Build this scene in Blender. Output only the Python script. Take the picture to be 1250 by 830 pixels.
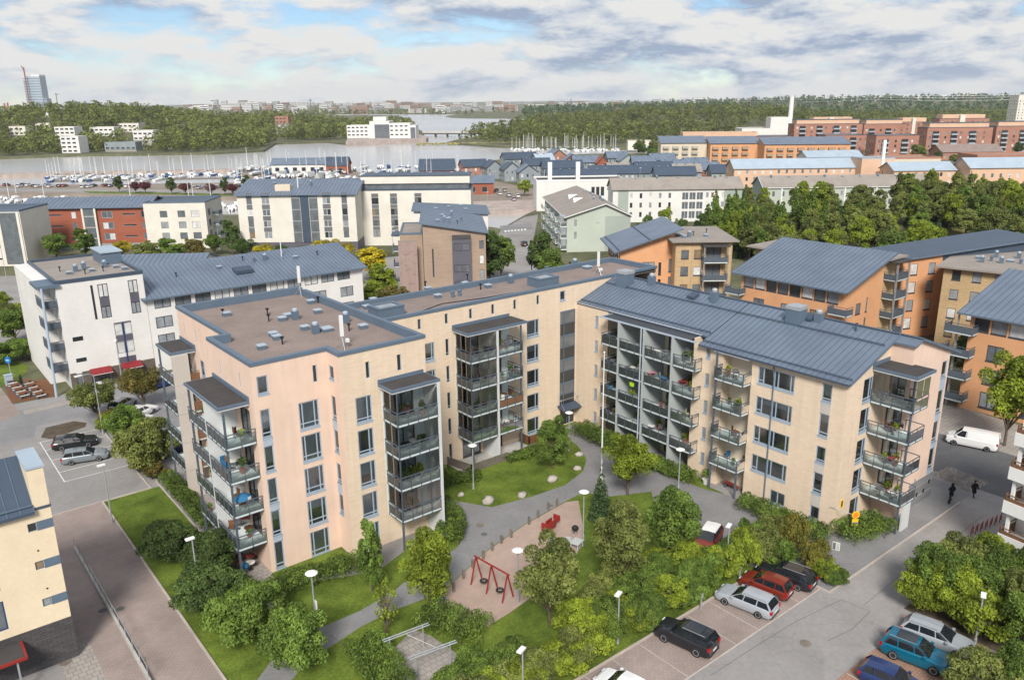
import bpy, math, random
import numpy as np
from mathutils import Matrix, Vector
R = math.radians
rng = random.Random(7)
for o in list(bpy.data.objects): bpy.data.objects.remove(o)
scene = bpy.context.scene
COL = scene.collection

# ------------------------------------------------------------------ camera
CAM = np.array((-21.835, -60.115, 38.287))
FW = np.array((0.60072, 0.74757, -0.28334)); RT = np.array((0.77757, -0.62871, -0.01022)); UP = np.array((0.18578, 0.21418, 0.95897))
FPX = 987.96
cd = bpy.data.cameras.new('camera'); cam = bpy.data.objects.new('camera', cd); COL.objects.link(cam)
cd.sensor_width = 36; cd.lens = FPX / 1250 * 36; cd.clip_start = 0.5; cd.clip_end = 60000
cam.matrix_world = Matrix(((RT[0], UP[0], -FW[0], CAM[0]), (RT[1], UP[1], -FW[1], CAM[1]), (RT[2], UP[2], -FW[2], CAM[2]), (0, 0, 0, 1)))
scene.camera = cam

# ------------------------------------------------------------------ sky, sun, exposure
SUN_AZ, SUN_EL = 228.0, 40.0            # compass-like: direction the light comes from, degrees from +x counter-clockwise
world = bpy.data.worlds.new('World'); scene.world = world; world.use_nodes = True
nt = world.node_tree; nt.nodes.clear()
def nd(t, **k):
    n = nt.nodes.new(t)
    for a, b in k.items(): setattr(n, a, b)
    return n
def lk(a, b): nt.links.new(a, b)
tc = nd('ShaderNodeTexCoord')
sky = nd('ShaderNodeTexSky', sky_type='NISHITA'); sky.sun_disc = False
sky.sun_elevation = R(SUN_EL); sky.sun_rotation = R(90 - SUN_AZ); sky.altitude = 40; sky.air_density = 1.0; sky.dust_density = 0.0; sky.ozone_density = 5.0
lk(tc.outputs['Generated'], sky.inputs['Vector'])
bg1 = nd('ShaderNodeBackground'); bg1.inputs['Strength'].default_value = 0.052
tint = nd('ShaderNodeVectorMath', operation='MULTIPLY'); lk(sky.outputs['Color'], tint.inputs[0]); tint.inputs[1].default_value = (0.92, 0.95, 1.0)
lk(tint.outputs[0], bg1.inputs['Color'])
# broken cumulus over the whole dome: noise on the direction, flattened towards the horizon
vm = nd('ShaderNodeVectorMath', operation='MULTIPLY'); lk(tc.outputs['Generated'], vm.inputs[0]); vm.inputs[1].default_value = (1.0, 1.0, 3.4)
def cloudnoise(off, scale, det, rough, dist):
    a = nd('ShaderNodeVectorMath', operation='ADD'); lk(vm.outputs[0], a.inputs[0]); a.inputs[1].default_value = off
    n = nd('ShaderNodeTexNoise', noise_dimensions='3D'); n.inputs['Scale'].default_value = scale; n.inputs['Detail'].default_value = det; n.inputs['Roughness'].default_value = rough; n.inputs['Distortion'].default_value = dist
    lk(a.outputs[0], n.inputs['Vector']); return n
n1 = cloudnoise((3.1, 1.7, .4), 6.2, 12, .61, .15); nb = cloudnoise((3.1, 1.7, .4 + .05), 6.2, 12, .61, .15); nc = cloudnoise((7.0, 2.0, 5.0), 2.6, 4, .5, 0)
def mth(op, a, b):
    m = nd('ShaderNodeMath', operation=op)
    for k, v in enumerate((a, b)):
        if isinstance(v, (int, float)): m.inputs[k].default_value = v
        else: lk(v, m.inputs[k])
    return m.outputs[0]
cov = mth('ADD', n1.outputs['Fac'], mth('MULTIPLY', mth('SUBTRACT', nc.outputs['Fac'], .5), .35))
r1 = nd('ShaderNodeValToRGB'); r1.color_ramp.elements[0].position = 0.36; r1.color_ramp.elements[1].position = 0.47
lk(cov, r1.inputs['Fac'])
lit = mth('ADD', mth('MULTIPLY', mth('SUBTRACT', n1.outputs['Fac'], nb.outputs['Fac']), 4.6), mth('ADD', mth('MULTIPLY', mth('SUBTRACT', .5, nc.outputs['Fac']), 1.7), .56))
r2 = nd('ShaderNodeValToRGB'); e = r2.color_ramp.elements
e[0].position = 0.12; e[0].color = (0.42, 0.52, 0.70, 1); e[1].position = 0.85; e[1].color = (1.0, 0.995, 0.98, 1)
m_ = e.new(0.5); m_.color = (0.76, 0.82, 0.91, 1)
lk(lit, r2.inputs['Fac'])
bg2 = nd('ShaderNodeBackground'); bg2.inputs['Strength'].default_value = 0.385
lk(r2.outputs['Color'], bg2.inputs['Color'])
mx = nd('ShaderNodeMixShader'); lk(r1.outputs['Color'], mx.inputs[0]); lk(bg1.outputs[0], mx.inputs[1]); lk(bg2.outputs[0], mx.inputs[2])
wo = nd('ShaderNodeOutputWorld'); lk(mx.outputs[0], wo.inputs['Surface'])

sl = bpy.data.lights.new('sun', 'SUN'); sl.energy = 2.3; sl.angle = R(16); sl.color = (1.0, 0.95, 0.87)
so = bpy.data.objects.new('sun', sl); COL.objects.link(so)
sd = Vector((math.cos(R(SUN_AZ)) * math.cos(R(SUN_EL)), math.sin(R(SUN_AZ)) * math.cos(R(SUN_EL)), math.sin(R(SUN_EL))))
so.rotation_euler = sd.to_track_quat('Z', 'Y').to_euler(); so.location = (0, 0, 90)
vs = scene.view_settings; vs.view_transform = 'Standard'; vs.look = 'None'; vs.gamma = 1; vs.use_curve_mapping = False; vs.exposure = 1.1
scene.cycles.max_bounces = 8; scene.cycles.transparent_max_bounces = 12; scene.cycles.use_denoising = True
scene.cycles.volume_bounces = 0

# ------------------------------------------------------------------ pixel helpers (a direction only; distance from what it touches)
def ray(px, py): return FW * FPX + RT * (px - 625) + UP * (415 - py)
def G(px, py, z=0.0):
    d = ray(px, py); t = (z - CAM[2]) / d[2]; return CAM + d * t
def D(px, py, depth): return CAM + ray(px, py) * (depth / FPX)

# ------------------------------------------------------------------ materials
MATS = {}
def mat(name, col, rough=0.75, var=0.12, scale=0.6, metal=0.0, bump=0.0, bscale=8.0, spec=0.22, coat=0.0, alpha=1.0, trans=0.0, objvar=0.0, col2=None, fine=0.0):
    m = bpy.data.materials.new(name); m.use_nodes = True; MATS[name] = m
    t = m.node_tree; N = t.nodes; L = t.links; b = N['Principled BSDF']
    b.inputs['Roughness'].default_value = rough; b.inputs['Metallic'].default_value = metal
    b.inputs['Specular IOR Level'].default_value = spec; b.inputs['Coat Weight'].default_value = coat; b.inputs['Coat Roughness'].default_value = 0.05
    b.inputs['Alpha'].default_value = alpha; b.inputs['Transmission Weight'].default_value = trans
    geo = N.new('ShaderNodeNewGeometry'); vec = geo.outputs['Position']
    n = N.new('ShaderNodeTexNoise'); n.inputs['Scale'].default_value = scale; n.inputs['Detail'].default_value = 6; n.inputs['Roughness'].default_value = 0.62
    L.new(vec, n.inputs['Vector'])
    rp = N.new('ShaderNodeValToRGB'); rp.color_ramp.elements[0].position = 0.3; rp.color_ramp.elements[1].position = 0.7
    c2 = col2 if col2 else col
    rp.color_ramp.elements[0].color = (*[c * (1 - var) for c in col], 1); rp.color_ramp.elements[1].color = (*[min(1, c * (1 + var)) for c in c2], 1)
    L.new(n.outputs['Fac'], rp.inputs['Fac']); out = rp.outputs['Color']
    if fine:
        f = N.new('ShaderNodeTexNoise'); f.inputs['Scale'].default_value = scale * 14; f.inputs['Detail'].default_value = 4; L.new(vec, f.inputs['Vector'])
        mr = N.new('ShaderNodeMapRange'); mr.inputs['To Min'].default_value = 1 - fine; mr.inputs['To Max'].default_value = 1 + fine; mr.inputs['From Min'].default_value = 0.3; mr.inputs['From Max'].default_value = 0.7
        L.new(f.outputs['Fac'], mr.inputs['Value'])
        mm = N.new('ShaderNodeVectorMath'); mm.operation = 'SCALE'; L.new(out, mm.inputs[0]); L.new(mr.outputs[0], mm.inputs['Scale']); out = mm.outputs[0]
    if objvar:
        oi = N.new('ShaderNodeObjectInfo'); mr = N.new('ShaderNodeMapRange'); mr.inputs['To Min'].default_value = 1 - objvar; mr.inputs['To Max'].default_value = 1 + objvar
        L.new(oi.outputs['Random'], mr.inputs['Value'])
        mm = N.new('ShaderNodeVectorMath'); mm.operation = 'SCALE'; L.new(out, mm.inputs[0]); L.new(mr.outputs[0], mm.inputs['Scale']); out = mm.outputs[0]
    L.new(out, b.inputs['Base Color'])
    if bump:
        bn = N.new('ShaderNodeTexNoise'); bn.inputs['Scale'].default_value = bscale; bn.inputs['Detail'].default_value = 5; L.new(vec, bn.inputs['Vector'])
        bp = N.new('ShaderNodeBump'); bp.inputs['Strength'].default_value = bump; bp.inputs['Distance'].default_value = 0.05
        L.new(bn.outputs['Fac'], bp.inputs['Height']); L.new(bp.outputs[0], b.inputs['Normal'])
    return m

def streak(N, L, geo, src, amt):
    mp = N.new('ShaderNodeMapping'); mp.inputs['Scale'].default_value = (2.2, 2.2, .10); L.new(geo.outputs['Position'], mp.inputs[0])
    n = N.new('ShaderNodeTexNoise'); n.inputs['Scale'].default_value = 1.0; n.inputs['Detail'].default_value = 6; n.inputs['Roughness'].default_value = .65; L.new(mp.outputs[0], n.inputs['Vector'])
    mr = N.new('ShaderNodeMapRange'); mr.inputs['From Min'].default_value = .35; mr.inputs['From Max'].default_value = .7; mr.inputs['To Min'].default_value = 1.02; mr.inputs['To Max'].default_value = 1 - amt; L.new(n.outputs['Fac'], mr.inputs['Value'])
    mm = N.new('ShaderNodeVectorMath'); mm.operation = 'SCALE'; L.new(src, mm.inputs[0]); L.new(mr.outputs[0], mm.inputs['Scale']); return mm.outputs[0]
def cracks(m, amt=.13, scale=.22):
    t = m.node_tree; N = t.nodes; L = t.links; b = N['Principled BSDF']; src = b.inputs['Base Color'].links[0].from_socket
    geo = N.new('ShaderNodeNewGeometry'); w = N.new('ShaderNodeTexNoise'); w.inputs['Scale'].default_value = .8; w.inputs['Detail'].default_value = 5; L.new(geo.outputs['Position'], w.inputs['Vector'])
    ad = N.new('ShaderNodeMixRGB'); ad.blend_type = 'ADD'; ad.inputs[0].default_value = .9; L.new(geo.outputs['Position'], ad.inputs[1]); L.new(w.outputs['Color'], ad.inputs[2])
    v = N.new('ShaderNodeTexVoronoi'); v.feature = 'DISTANCE_TO_EDGE'; v.inputs['Scale'].default_value = scale; L.new(ad.outputs[0], v.inputs['Vector'])
    mr = N.new('ShaderNodeMapRange'); mr.inputs['From Min'].default_value = 0; mr.inputs['From Max'].default_value = .012; mr.inputs['To Min'].default_value = 1 - amt; mr.inputs['To Max'].default_value = 1; L.new(v.outputs['Distance'], mr.inputs['Value'])
    v2 = N.new('ShaderNodeTexVoronoi'); v2.inputs['Scale'].default_value = scale * .5; L.new(ad.outputs[0], v2.inputs['Vector'])
    m2 = N.new('ShaderNodeMapRange'); m2.inputs['To Min'].default_value = .91; m2.inputs['To Max'].default_value = 1.07; s = N.new('ShaderNodeSeparateColor'); L.new(v2.outputs['Color'], s.inputs[0]); L.new(s.outputs[0], m2.inputs['Value'])
    mu = N.new('ShaderNodeMath'); mu.operation = 'MULTIPLY'; L.new(mr.outputs[0], mu.inputs[0]); L.new(m2.outputs[0], mu.inputs[1])
    mm = N.new('ShaderNodeVectorMath'); mm.operation = 'SCALE'; L.new(src, mm.inputs[0]); L.new(mu.outputs[0], mm.inputs['Scale']); L.new(mm.outputs[0], b.inputs['Base Color']); return m
def brickmat(name, c1, c2, mortar, bw=0.29, bh=0.085, flat=False, rough=0.85, mort=0.012, var=0.10, rot=0.0, stain=0.1, streaks=0.0):
    """courses of brick or pavers, laid out on the surface in metres"""
    m = mat(name, c1, rough, var, 0.25)
    t = m.node_tree; N = t.nodes; L = t.links; b = N['Principled BSDF']
    geo = N.new('ShaderNodeNewGeometry'); s = N.new('ShaderNodeSeparateXYZ'); L.new(geo.outputs['Position'], s.inputs[0])
    c = N.new('ShaderNodeCombineXYZ')
    if flat: L.new(s.outputs['X'], c.inputs[0]); L.new(s.outputs['Y'], c.inputs[1])
    else:
        a = N.new('ShaderNodeMath'); a.operation = 'ADD'; L.new(s.outputs['X'], a.inputs[0]); L.new(s.outputs['Y'], a.inputs[1])
        L.new(a.outputs[0], c.inputs[0]); L.new(s.outputs['Z'], c.inputs[1])
    mp = N.new('ShaderNodeMapping'); mp.inputs['Rotation'].default_value = (0, 0, rot); L.new(c.outputs[0], mp.inputs[0])
    k = N.new('ShaderNodeTexBrick'); k.inputs['Scale'].default_value = 1; k.inputs['Brick Width'].default_value = bw; k.inputs['Row Height'].default_value = bh
    k.inputs['Mortar Size'].default_value = mort; k.inputs['Color1'].default_value = (*c1, 1); k.inputs['Color2'].default_value = (*c2, 1); k.inputs['Mortar'].default_value = (*mortar, 1); k.inputs['Bias'].default_value = -0.1
    L.new(mp.outputs[0], k.inputs['Vector'])
    n = N.new('ShaderNodeTexNoise'); n.inputs['Scale'].default_value = 0.22; n.inputs['Detail'].default_value = 7; n.inputs['Roughness'].default_value = 0.65; L.new(geo.outputs['Position'], n.inputs['Vector'])
    mr = N.new('ShaderNodeMapRange'); mr.inputs['From Min'].default_value = 0.3; mr.inputs['From Max'].default_value = 0.7; mr.inputs['To Min'].default_value = 1 - stain; mr.inputs['To Max'].default_value = 1 + stain
    L.new(n.outputs['Fac'], mr.inputs['Value'])
    mm = N.new('ShaderNodeVectorMath'); mm.operation = 'SCALE'; L.new(k.outputs['Color'], mm.inputs[0]); L.new(mr.outputs[0], mm.inputs['Scale'])
    L.new(streak(N, L, geo, mm.outputs[0], streaks) if streaks else mm.outputs[0], b.inputs['Base Color'])
    return m

def stainmat(name, col, stain, rough=0.85, amount=0.5, thr=0.62):
    """rendered wall with a few warm, blotchy weather stains"""
    m = mat(name, col, rough, 0.07, 0.35, bump=0.15, bscale=12)
    t = m.node_tree; N = t.nodes; L = t.links; b = N['Principled BSDF']
    src = b.inputs['Base Color'].links[0].from_socket
    geo = N.new('ShaderNodeNewGeometry'); n = N.new('ShaderNodeTexNoise'); n.inputs['Scale'].default_value = 0.55; n.inputs['Detail'].default_value = 10; n.inputs['Roughness'].default_value = 0.72
    mp = N.new('ShaderNodeMapping'); mp.inputs['Scale'].default_value = (1, 1, 1.6); L.new(geo.outputs['Position'], mp.inputs[0]); L.new(mp.outputs[0], n.inputs['Vector'])
    rp = N.new('ShaderNodeValToRGB'); rp.color_ramp.elements[0].position = thr; rp.color_ramp.elements[1].position = thr + 0.1; rp.color_ramp.elements[1].color = (amount, amount, amount, 1)
    L.new(n.outputs['Fac'], rp.inputs['Fac'])
    mx = N.new('ShaderNodeMix'); mx.data_type = 'RGBA'; L.new(rp.outputs['Color'], mx.inputs['Factor']); L.new(src, mx.inputs['A']); mx.inputs['B'].default_value = (*stain, 1)
    L.new(streak(N, L, geo, mx.outputs['Result'], .07), b.inputs['Base Color'])
    return m

def leafmat(name, c1, c2, hue=0.0):
    m = bpy.data.materials.new(name); m.use_nodes = True; MATS[name] = m
    t = m.node_tree; N = t.nodes; L = t.links; b = N['Principled BSDF']
    at = N.new('ShaderNodeAttribute'); at.attribute_name = 'leafcol'
    oi = N.new('ShaderNodeObjectInfo')
    rp = N.new('ShaderNodeValToRGB'); rp.color_ramp.elements[0].color = (*[c * .6 for c in c1], 1); rp.color_ramp.elements[1].color = (*[c * 1.75 for c in c2], 1)
    L.new(at.outputs['Fac'], rp.inputs['Fac'])
    mr = N.new('ShaderNodeMapRange'); mr.inputs['To Min'].default_value = 0.82; mr.inputs['To Max'].default_value = 1.2; L.new(oi.outputs['Random'], mr.inputs['Value'])
    mm = N.new('ShaderNodeVectorMath'); mm.operation = 'SCALE'; L.new(rp.outputs['Color'], mm.inputs[0]); L.new(mr.outputs[0], mm.inputs['Scale'])
    L.new(mm.outputs[0], b.inputs['Base Color']); b.inputs['Roughness'].default_value = 0.62; b.inputs['Specular IOR Level'].default_value = 0.25
    tr = N.new('ShaderNodeBsdfTranslucent'); sc = N.new('ShaderNodeVectorMath'); sc.operation = 'MULTIPLY'; L.new(mm.outputs[0], sc.inputs[0]); sc.inputs[1].default_value = (1.25, 1.3, 0.6); L.new(sc.outputs[0], tr.inputs['Color'])
    ms = N.new('ShaderNodeMixShader'); ms.inputs[0].default_value = 0.28; L.new(b.outputs[0], ms.inputs[1]); L.new(tr.outputs[0], ms.inputs[2])
    L.new(ms.outputs[0], N['Material Output'].inputs['Surface'])
    return m

# ------------------------------------------------------------------ mesh builder
class MB:
    def __init__(s): s.v = []; s.f = []; s.mi = []; s.cur = 0
    def quad(s, a, b, c, d): s.poly((a, b, c, d))
    def poly(s, pts):
        k = len(s.v); s.v.extend([tuple(p) for p in pts]); s.f.append(tuple(range(k, k + len(pts)))); s.mi.append(s.cur); return s
    def box(s, x0, x1, y0, y1, z0, z1):
        k = len(s.v)
        s.v.extend([(x0, y0, z0), (x1, y0, z0), (x1, y1, z0), (x0, y1, z0), (x0, y0, z1), (x1, y0, z1), (x1, y1, z1), (x0, y1, z1)])
        for f in ((0, 3, 2, 1), (4, 5, 6, 7), (0, 1, 5, 4), (1, 2, 6, 5), (2, 3, 7, 6), (3, 0, 4, 7)):
            s.f.append(tuple(k + i for i in f)); s.mi.append(s.cur)
        return s
    def prism(s, pts, z0, z1):
        """vertical prism over a counter-clockwise outline"""
        n = len(pts); k = len(s.v)
        s.v.extend([(p[0], p[1], z0) for p in pts]); s.v.extend([(p[0], p[1], z1) for p in pts])
        s.f.append(tuple(range(k + n, k + 2 * n))); s.mi.append(s.cur)
        s.f.append(tuple(range(k + n - 1, k - 1, -1))); s.mi.append(s.cur)
        for i in range(n):
            j = (i + 1) % n; s.f.append((k + i, k + j, k + n + j, k + n + i)); s.mi.append(s.cur)
        return s
    def slab(s, top, t):
        """slab under any planar quad/polygon 'top' (3-d points), thickness t straight down"""
        n = len(top); k = len(s.v)
        s.v.extend([tuple(p) for p in top]); s.v.extend([(p[0], p[1], p[2] - t) for p in top])
        s.f.append(tuple(range(k, k + n))); s.mi.append(s.cur); s.f.append(tuple(range(k + 2 * n - 1, k + n - 1, -1))); s.mi.append(s.cur)
        for i in range(n):
            j = (i + 1) % n; s.f.append((k + i, k + n + i, k + n + j, k + j)); s.mi.append(s.cur)
        return s
    def tube(s, p, q, r, n=6, r2=None):
        p = Vector(p); q = Vector(q); d = q - p
        if d.length < 1e-6: return s
        d.normalize(); a = d.orthogonal().normalized(); b = d.cross(a); r2 = r if r2 is None else r2
        k = len(s.v)
        for (c, rr) in ((p, r), (q, r2)):
            for i in range(n):
                w = 2 * math.pi * i / n; s.v.append(tuple(c + (a * math.cos(w) + b * math.sin(w)) * rr))
        for i in range(n):
            j = (i + 1) % n; s.f.append((k + i, k + j, k + n + j, k + n + i)); s.mi.append(s.cur)
        s.f.append(tuple(range(k + n - 1, k - 1, -1))); s.mi.append(s.cur); s.f.append(tuple(range(k + n, k + 2 * n))); s.mi.append(s.cur)
        return s
    def bar(s, p, q, w, h):
        """box beam from p to q, w wide sideways, h high"""
        p = Vector(p); q = Vector(q); d = (q - p).normalized()
        a = d.cross(Vector((0, 0, 1)))
        if a.length < 1e-4: a = Vector((1, 0, 0))
        a.normalize(); b = a.cross(d); k = len(s.v)
        for c in (p, q):
            for (i, j) in ((-1, -1), (1, -1), (1, 1), (-1, 1)): s.v.append(tuple(c + a * (i * w / 2) + b * (j * h / 2)))
        for f in ((3, 2, 1, 0), (4, 5, 6, 7), (0, 1, 5, 4), (1, 2, 6, 5), (2, 3, 7, 6), (3, 0, 4, 7)): s.f.append(tuple(k + i for i in f)); s.mi.append(s.cur)
        return s
    def lathe(s, prof, n=10, c=(0, 0, 0)):
        k = len(s.v)
        for (r, z) in prof:
            for i in range(n):
                w = 2 * math.pi * i / n; s.v.append((c[0] + r * math.cos(w), c[1] + r * math.sin(w), c[2] + z))
        for m in range(len(prof) - 1):
            for i in range(n):
                j = (i + 1) % n; s.f.append((k + m * n + i, k + m * n + j, k + (m + 1) * n + j, k + (m + 1) * n + i)); s.mi.append(s.cur)
        m = len(prof) - 1
        s.f.append(tuple(k + i for i in range(n - 1, -1, -1))); s.mi.append(s.cur); s.f.append(tuple(k + m * n + i for i in range(n))); s.mi.append(s.cur)
        return s
    def mesh(s, name, mats, smooth=False):
        me = bpy.data.meshes.new(name); me.from_pydata(s.v, [], s.f)
        for m in (mats if isinstance(mats, (list, tuple)) else [mats]): me.materials.append(MATS[m] if isinstance(m, str) else m)
        if any(s.mi): me.polygons.foreach_set('material_index', s.mi)
        if smooth: me.polygons.foreach_set('use_smooth', [True] * len(me.polygons))
        me.update(); return me

def link(name, data, parent=None, loc=(0, 0, 0), rz=0.0, sc=None):
    o = bpy.data.objects.new(name, data); COL.objects.link(o)
    o.location = loc; o.rotation_euler = (0, 0, rz)
    if sc is not None: o.scale = sc if isinstance(sc, (tuple, list)) else (sc, sc, sc)
    if parent is not None: o.parent = parent
    return o
def mk(name, mb, mats, parent=None, loc=(0, 0, 0), rz=0.0, smooth=False): return link(name, mb.mesh(name, mats, smooth), parent, loc, rz)
def tag(o, label=None, cat=None, group=None, kind=None):
    if label: o['label'] = label
    if cat: o['category'] = cat
    if group: o['group'] = group
    if kind: o['kind'] = kind
    return o
def thing(name, label, cat, loc=(0, 0, 0), rz=0.0, group=None): return tag(link(name, None, None, loc, rz), label, cat, group)
def copy_tree(o, parent=None, loc=None, rz=None, sc=None):
    c = o.copy(); COL.objects.link(c); c.parent = parent
    if loc is not None: c.location = loc
    if rz is not None: c.rotation_euler = (0, 0, rz)
    if sc is not None: c.scale = sc if isinstance(sc, (tuple, list)) else (sc, sc, sc)
    for ch in o.children: copy_tree(ch, c)
    return c
# ------------------------------------------------------------------ the materials
mat('grass_lawn', (0.062, 0.108, 0.010), 0.95, 0.35, 0.35, bump=0.5, bscale=30, fine=0.28, col2=(0.115, 0.155, 0.022))
mat('land', (0.085, 0.095, 0.045), 0.95, 0.35, 0.03, fine=0.2, col2=(0.12, 0.12, 0.07))
mat('rough_grass', (0.075, 0.10, 0.03), 0.95, 0.35, 0.12, fine=0.25, col2=(0.16, 0.15, 0.06))
mat('dry_ground', (0.24, 0.20, 0.165), 0.95, 0.2, 0.06, fine=0.15)
mat('asphalt', (0.215, 0.212, 0.216), 0.9, 0.12, 0.25, bump=0.2, bscale=40, fine=0.07)
mat('asphalt_old', (0.265, 0.252, 0.245), 0.9, 0.13, 0.18, bump=0.2, bscale=40, fine=0.07)
mat('asphalt_dark', (0.12, 0.12, 0.125), 0.9, 0.15, 0.2, fine=0.08)
mat('sand', (0.36, 0.27, 0.225), 0.95, 0.10, 0.8, bump=0.4, bscale=20, fine=0.08)
for _a in ('asphalt', 'asphalt_old', 'asphalt_dark'): cracks(MATS[_a])
mat('kerb', (0.42, 0.37, 0.33), 0.85, 0.18, 0.6, fine=0.1)
mat('concrete', (0.40, 0.385, 0.36), 0.85, 0.12, 0.5, fine=0.06)
mat('concrete_panel', (0.47, 0.44, 0.405), 0.85, 0.08, 0.4, fine=0.04)
mat('paint_white_line', (0.62, 0.62, 0.60), 0.8, 0.2, 1.5)
mat('water', (0.40, 0.39, 0.385), 0.22, 0.10, 0.004, spec=0.9, bump=0.06, bscale=0.25)
mat('stone', (0.24, 0.215, 0.195), 0.9, 0.3, 1.2, objvar=0.25, fine=0.12)
mat('boulder', (0.38, 0.345, 0.31), 0.9, 0.22, 1.5, bump=0.4, bscale=6, fine=0.1)
brickmat('paver_red', (0.315, 0.245, 0.22), (0.275, 0.22, 0.20), (0.24, 0.205, 0.185), 0.42, 0.21, True, mort=0.03, stain=0.22)
brickmat('paver_grey', (0.33, 0.30, 0.27), (0.28, 0.255, 0.235), (0.2, 0.18, 0.165), 0.5, 0.5, True, mort=0.03, stain=0.15)
brickmat('paver_orange', (0.34, 0.19, 0.13), (0.28, 0.165, 0.12), (0.2, 0.15, 0.12), 0.42, 0.21, True, mort=0.03, stain=0.2)
brickmat('brick_peach', (0.69, 0.55, 0.415), (0.635, 0.50, 0.37), (0.65, 0.54, 0.42), 0.6, 0.17, mort=0.018, stain=0.05, streaks=.07)
stainmat('render_pink', (0.685, 0.515, 0.415), (0.57, 0.34, 0.23), amount=0.45, thr=0.62)
mat('render_cream', (0.60, 0.52, 0.41), 0.85, 0.05, 0.4)
mat('render_white', (0.66, 0.645, 0.62), 0.85, 0.06, 0.3, fine=0.03)
mat('render_ivory', (0.64, 0.605, 0.54), 0.85, 0.07, 0.3, fine=0.03)
mat('render_yellow', (0.68, 0.57, 0.41), 0.85, 0.06, 0.35, fine=0.03)
mat('render_orange', (0.60, 0.315, 0.165), 0.85, 0.08, 0.3, fine=0.04)
mat('render_peach', (0.60, 0.40, 0.28), 0.85, 0.07, 0.2)
mat('render_green', (0.42, 0.46, 0.40), 0.85, 0.06, 0.2)
mat('render_greygreen', (0.32, 0.36, 0.33), 0.85, 0.06, 0.2)
mat('render_bluegrey', (0.24, 0.27, 0.29), 0.85, 0.1, 0.2)
brickmat('brick_yellow', (0.54, 0.385, 0.215), (0.45, 0.31, 0.165), (0.36, 0.27, 0.17), 0.4, 0.16, mort=0.02)
brickmat('brick_red', (0.33, 0.095, 0.05), (0.27, 0.075, 0.045), (0.25, 0.12, 0.09), 0.5, 0.2, mort=0.02)
brickmat('brick_far', (0.38, 0.185, 0.13), (0.33, 0.155, 0.11), (0.31, 0.19, 0.15), 1.0, 0.5, mort=0.03)
brickmat('brick_brown', (0.36, 0.265, 0.20), (0.31, 0.225, 0.17), (0.30, 0.24, 0.19), 0.5, 0.18, mort=0.02)
stainmat('render_mauve', (0.32, 0.235, 0.21), (0.17, 0.10, 0.10), amount=0.6, thr=0.55)
brickmat('block_dark', (0.085, 0.08, 0.082), (0.06, 0.057, 0.06), (0.04, 0.038, 0.038), 0.6, 0.2, mort=0.02)
brickmat('block_brown', (0.16, 0.13, 0.11), (0.12, 0.10, 0.088), (0.07, 0.06, 0.055), 0.6, 0.25, mort=0.025)
brickmat('plinth_grey', (0.20, 0.20, 0.205), (0.34, 0.335, 0.33), (0.15, 0.15, 0.155), 30.0, 0.36, mort=0.03)
mat('roof_felt', (0.235, 0.187, 0.167), 0.95, 0.14, 0.35, bump=0.3, bscale=25, fine=0.12)
mat('roof_grey', (0.27, 0.24, 0.215), 0.95, 0.12, 0.3, fine=0.08)
mat('roof_dark', (0.060, 0.056, 0.056), 0.9, 0.15, 1.0, fine=0.06)
mat('seam_blue', (0.095, 0.122, 0.16), 0.45, 0.08, 0.3)
mat('metal_blue', (0.138, 0.174, 0.232), 0.42, 0.15, 0.25, metal=0.15, spec=0.5)
mat('metal_bluedark', (0.060, 0.083, 0.120), 0.45, 0.08, 0.3, metal=0.1)
mat('metal_pale', (0.36, 0.43, 0.50), 0.5, 0.08, 0.3, metal=0.1)
mat('trim_blue', (0.105, 0.145, 0.195), 0.45, 0.06, 0.6)
mat('trim_pale', (0.36, 0.42, 0.49), 0.5, 0.05, 0.6)
mat('frame_blue', (0.32, 0.39, 0.47), 0.5, 0.05, 1.0)
mat('frame_dark', (0.055, 0.06, 0.07), 0.5, 0.1, 1.0)
mat('frame_white', (0.65, 0.65, 0.64), 0.6, 0.05, 1.0)
mat('frame_violet', (0.105, 0.10, 0.125), 0.6, 0.08, 0.8)
mat('frame_deepblue', (0.025, 0.05, 0.14), 0.5, 0.08, 0.8)
mat('steel', (0.42, 0.43, 0.45), 0.4, 0.06, 1.0, metal=0.5)
mat('steel_dark', (0.085, 0.105, 0.13), 0.5, 0.1, 1.0)
mat('galvanised', (0.40, 0.42, 0.44), 0.5, 0.12, 2.0, metal=0.4)
mat('white_paint', (0.70, 0.70, 0.69), 0.5, 0.04, 1.0)
mat('fin_white', (0.55, 0.565, 0.57), 0.8, 0.06, 0.6)
mat('fin_grey', (0.37, 0.40, 0.40), 0.8, 0.06, 0.6)
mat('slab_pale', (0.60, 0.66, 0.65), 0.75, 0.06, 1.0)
mat('interior', (0.23, 0.225, 0.22), 0.9, 0.15, 0.5)
mat('black', (0.02, 0.02, 0.022), 0.6, 0.1, 1.0)
mat('rubber', (0.025, 0.025, 0.027), 0.85, 0.1, 1.0)
mat('wood_brown', (0.16, 0.07, 0.035), 0.7, 0.2, 2.0)
mat('wood_grey', (0.17, 0.145, 0.12), 0.85, 0.2, 1.2, fine=0.1)
mat('play_red', (0.24, 0.025, 0.022), 0.5, 0.08, 1.0)
mat('awning_red', (0.22, 0.025, 0.03), 0.8, 0.1, 1.0)
mat('soil', (0.09, 0.07, 0.05), 0.95, 0.3, 1.0, fine=0.2)
mat('bark', (0.11, 0.085, 0.065), 0.9, 0.25, 3.0)
mat('cliff', (0.36, 0.30, 0.27), 0.9, 0.25, 0.2, fine=0.15)
GL = {}
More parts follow.
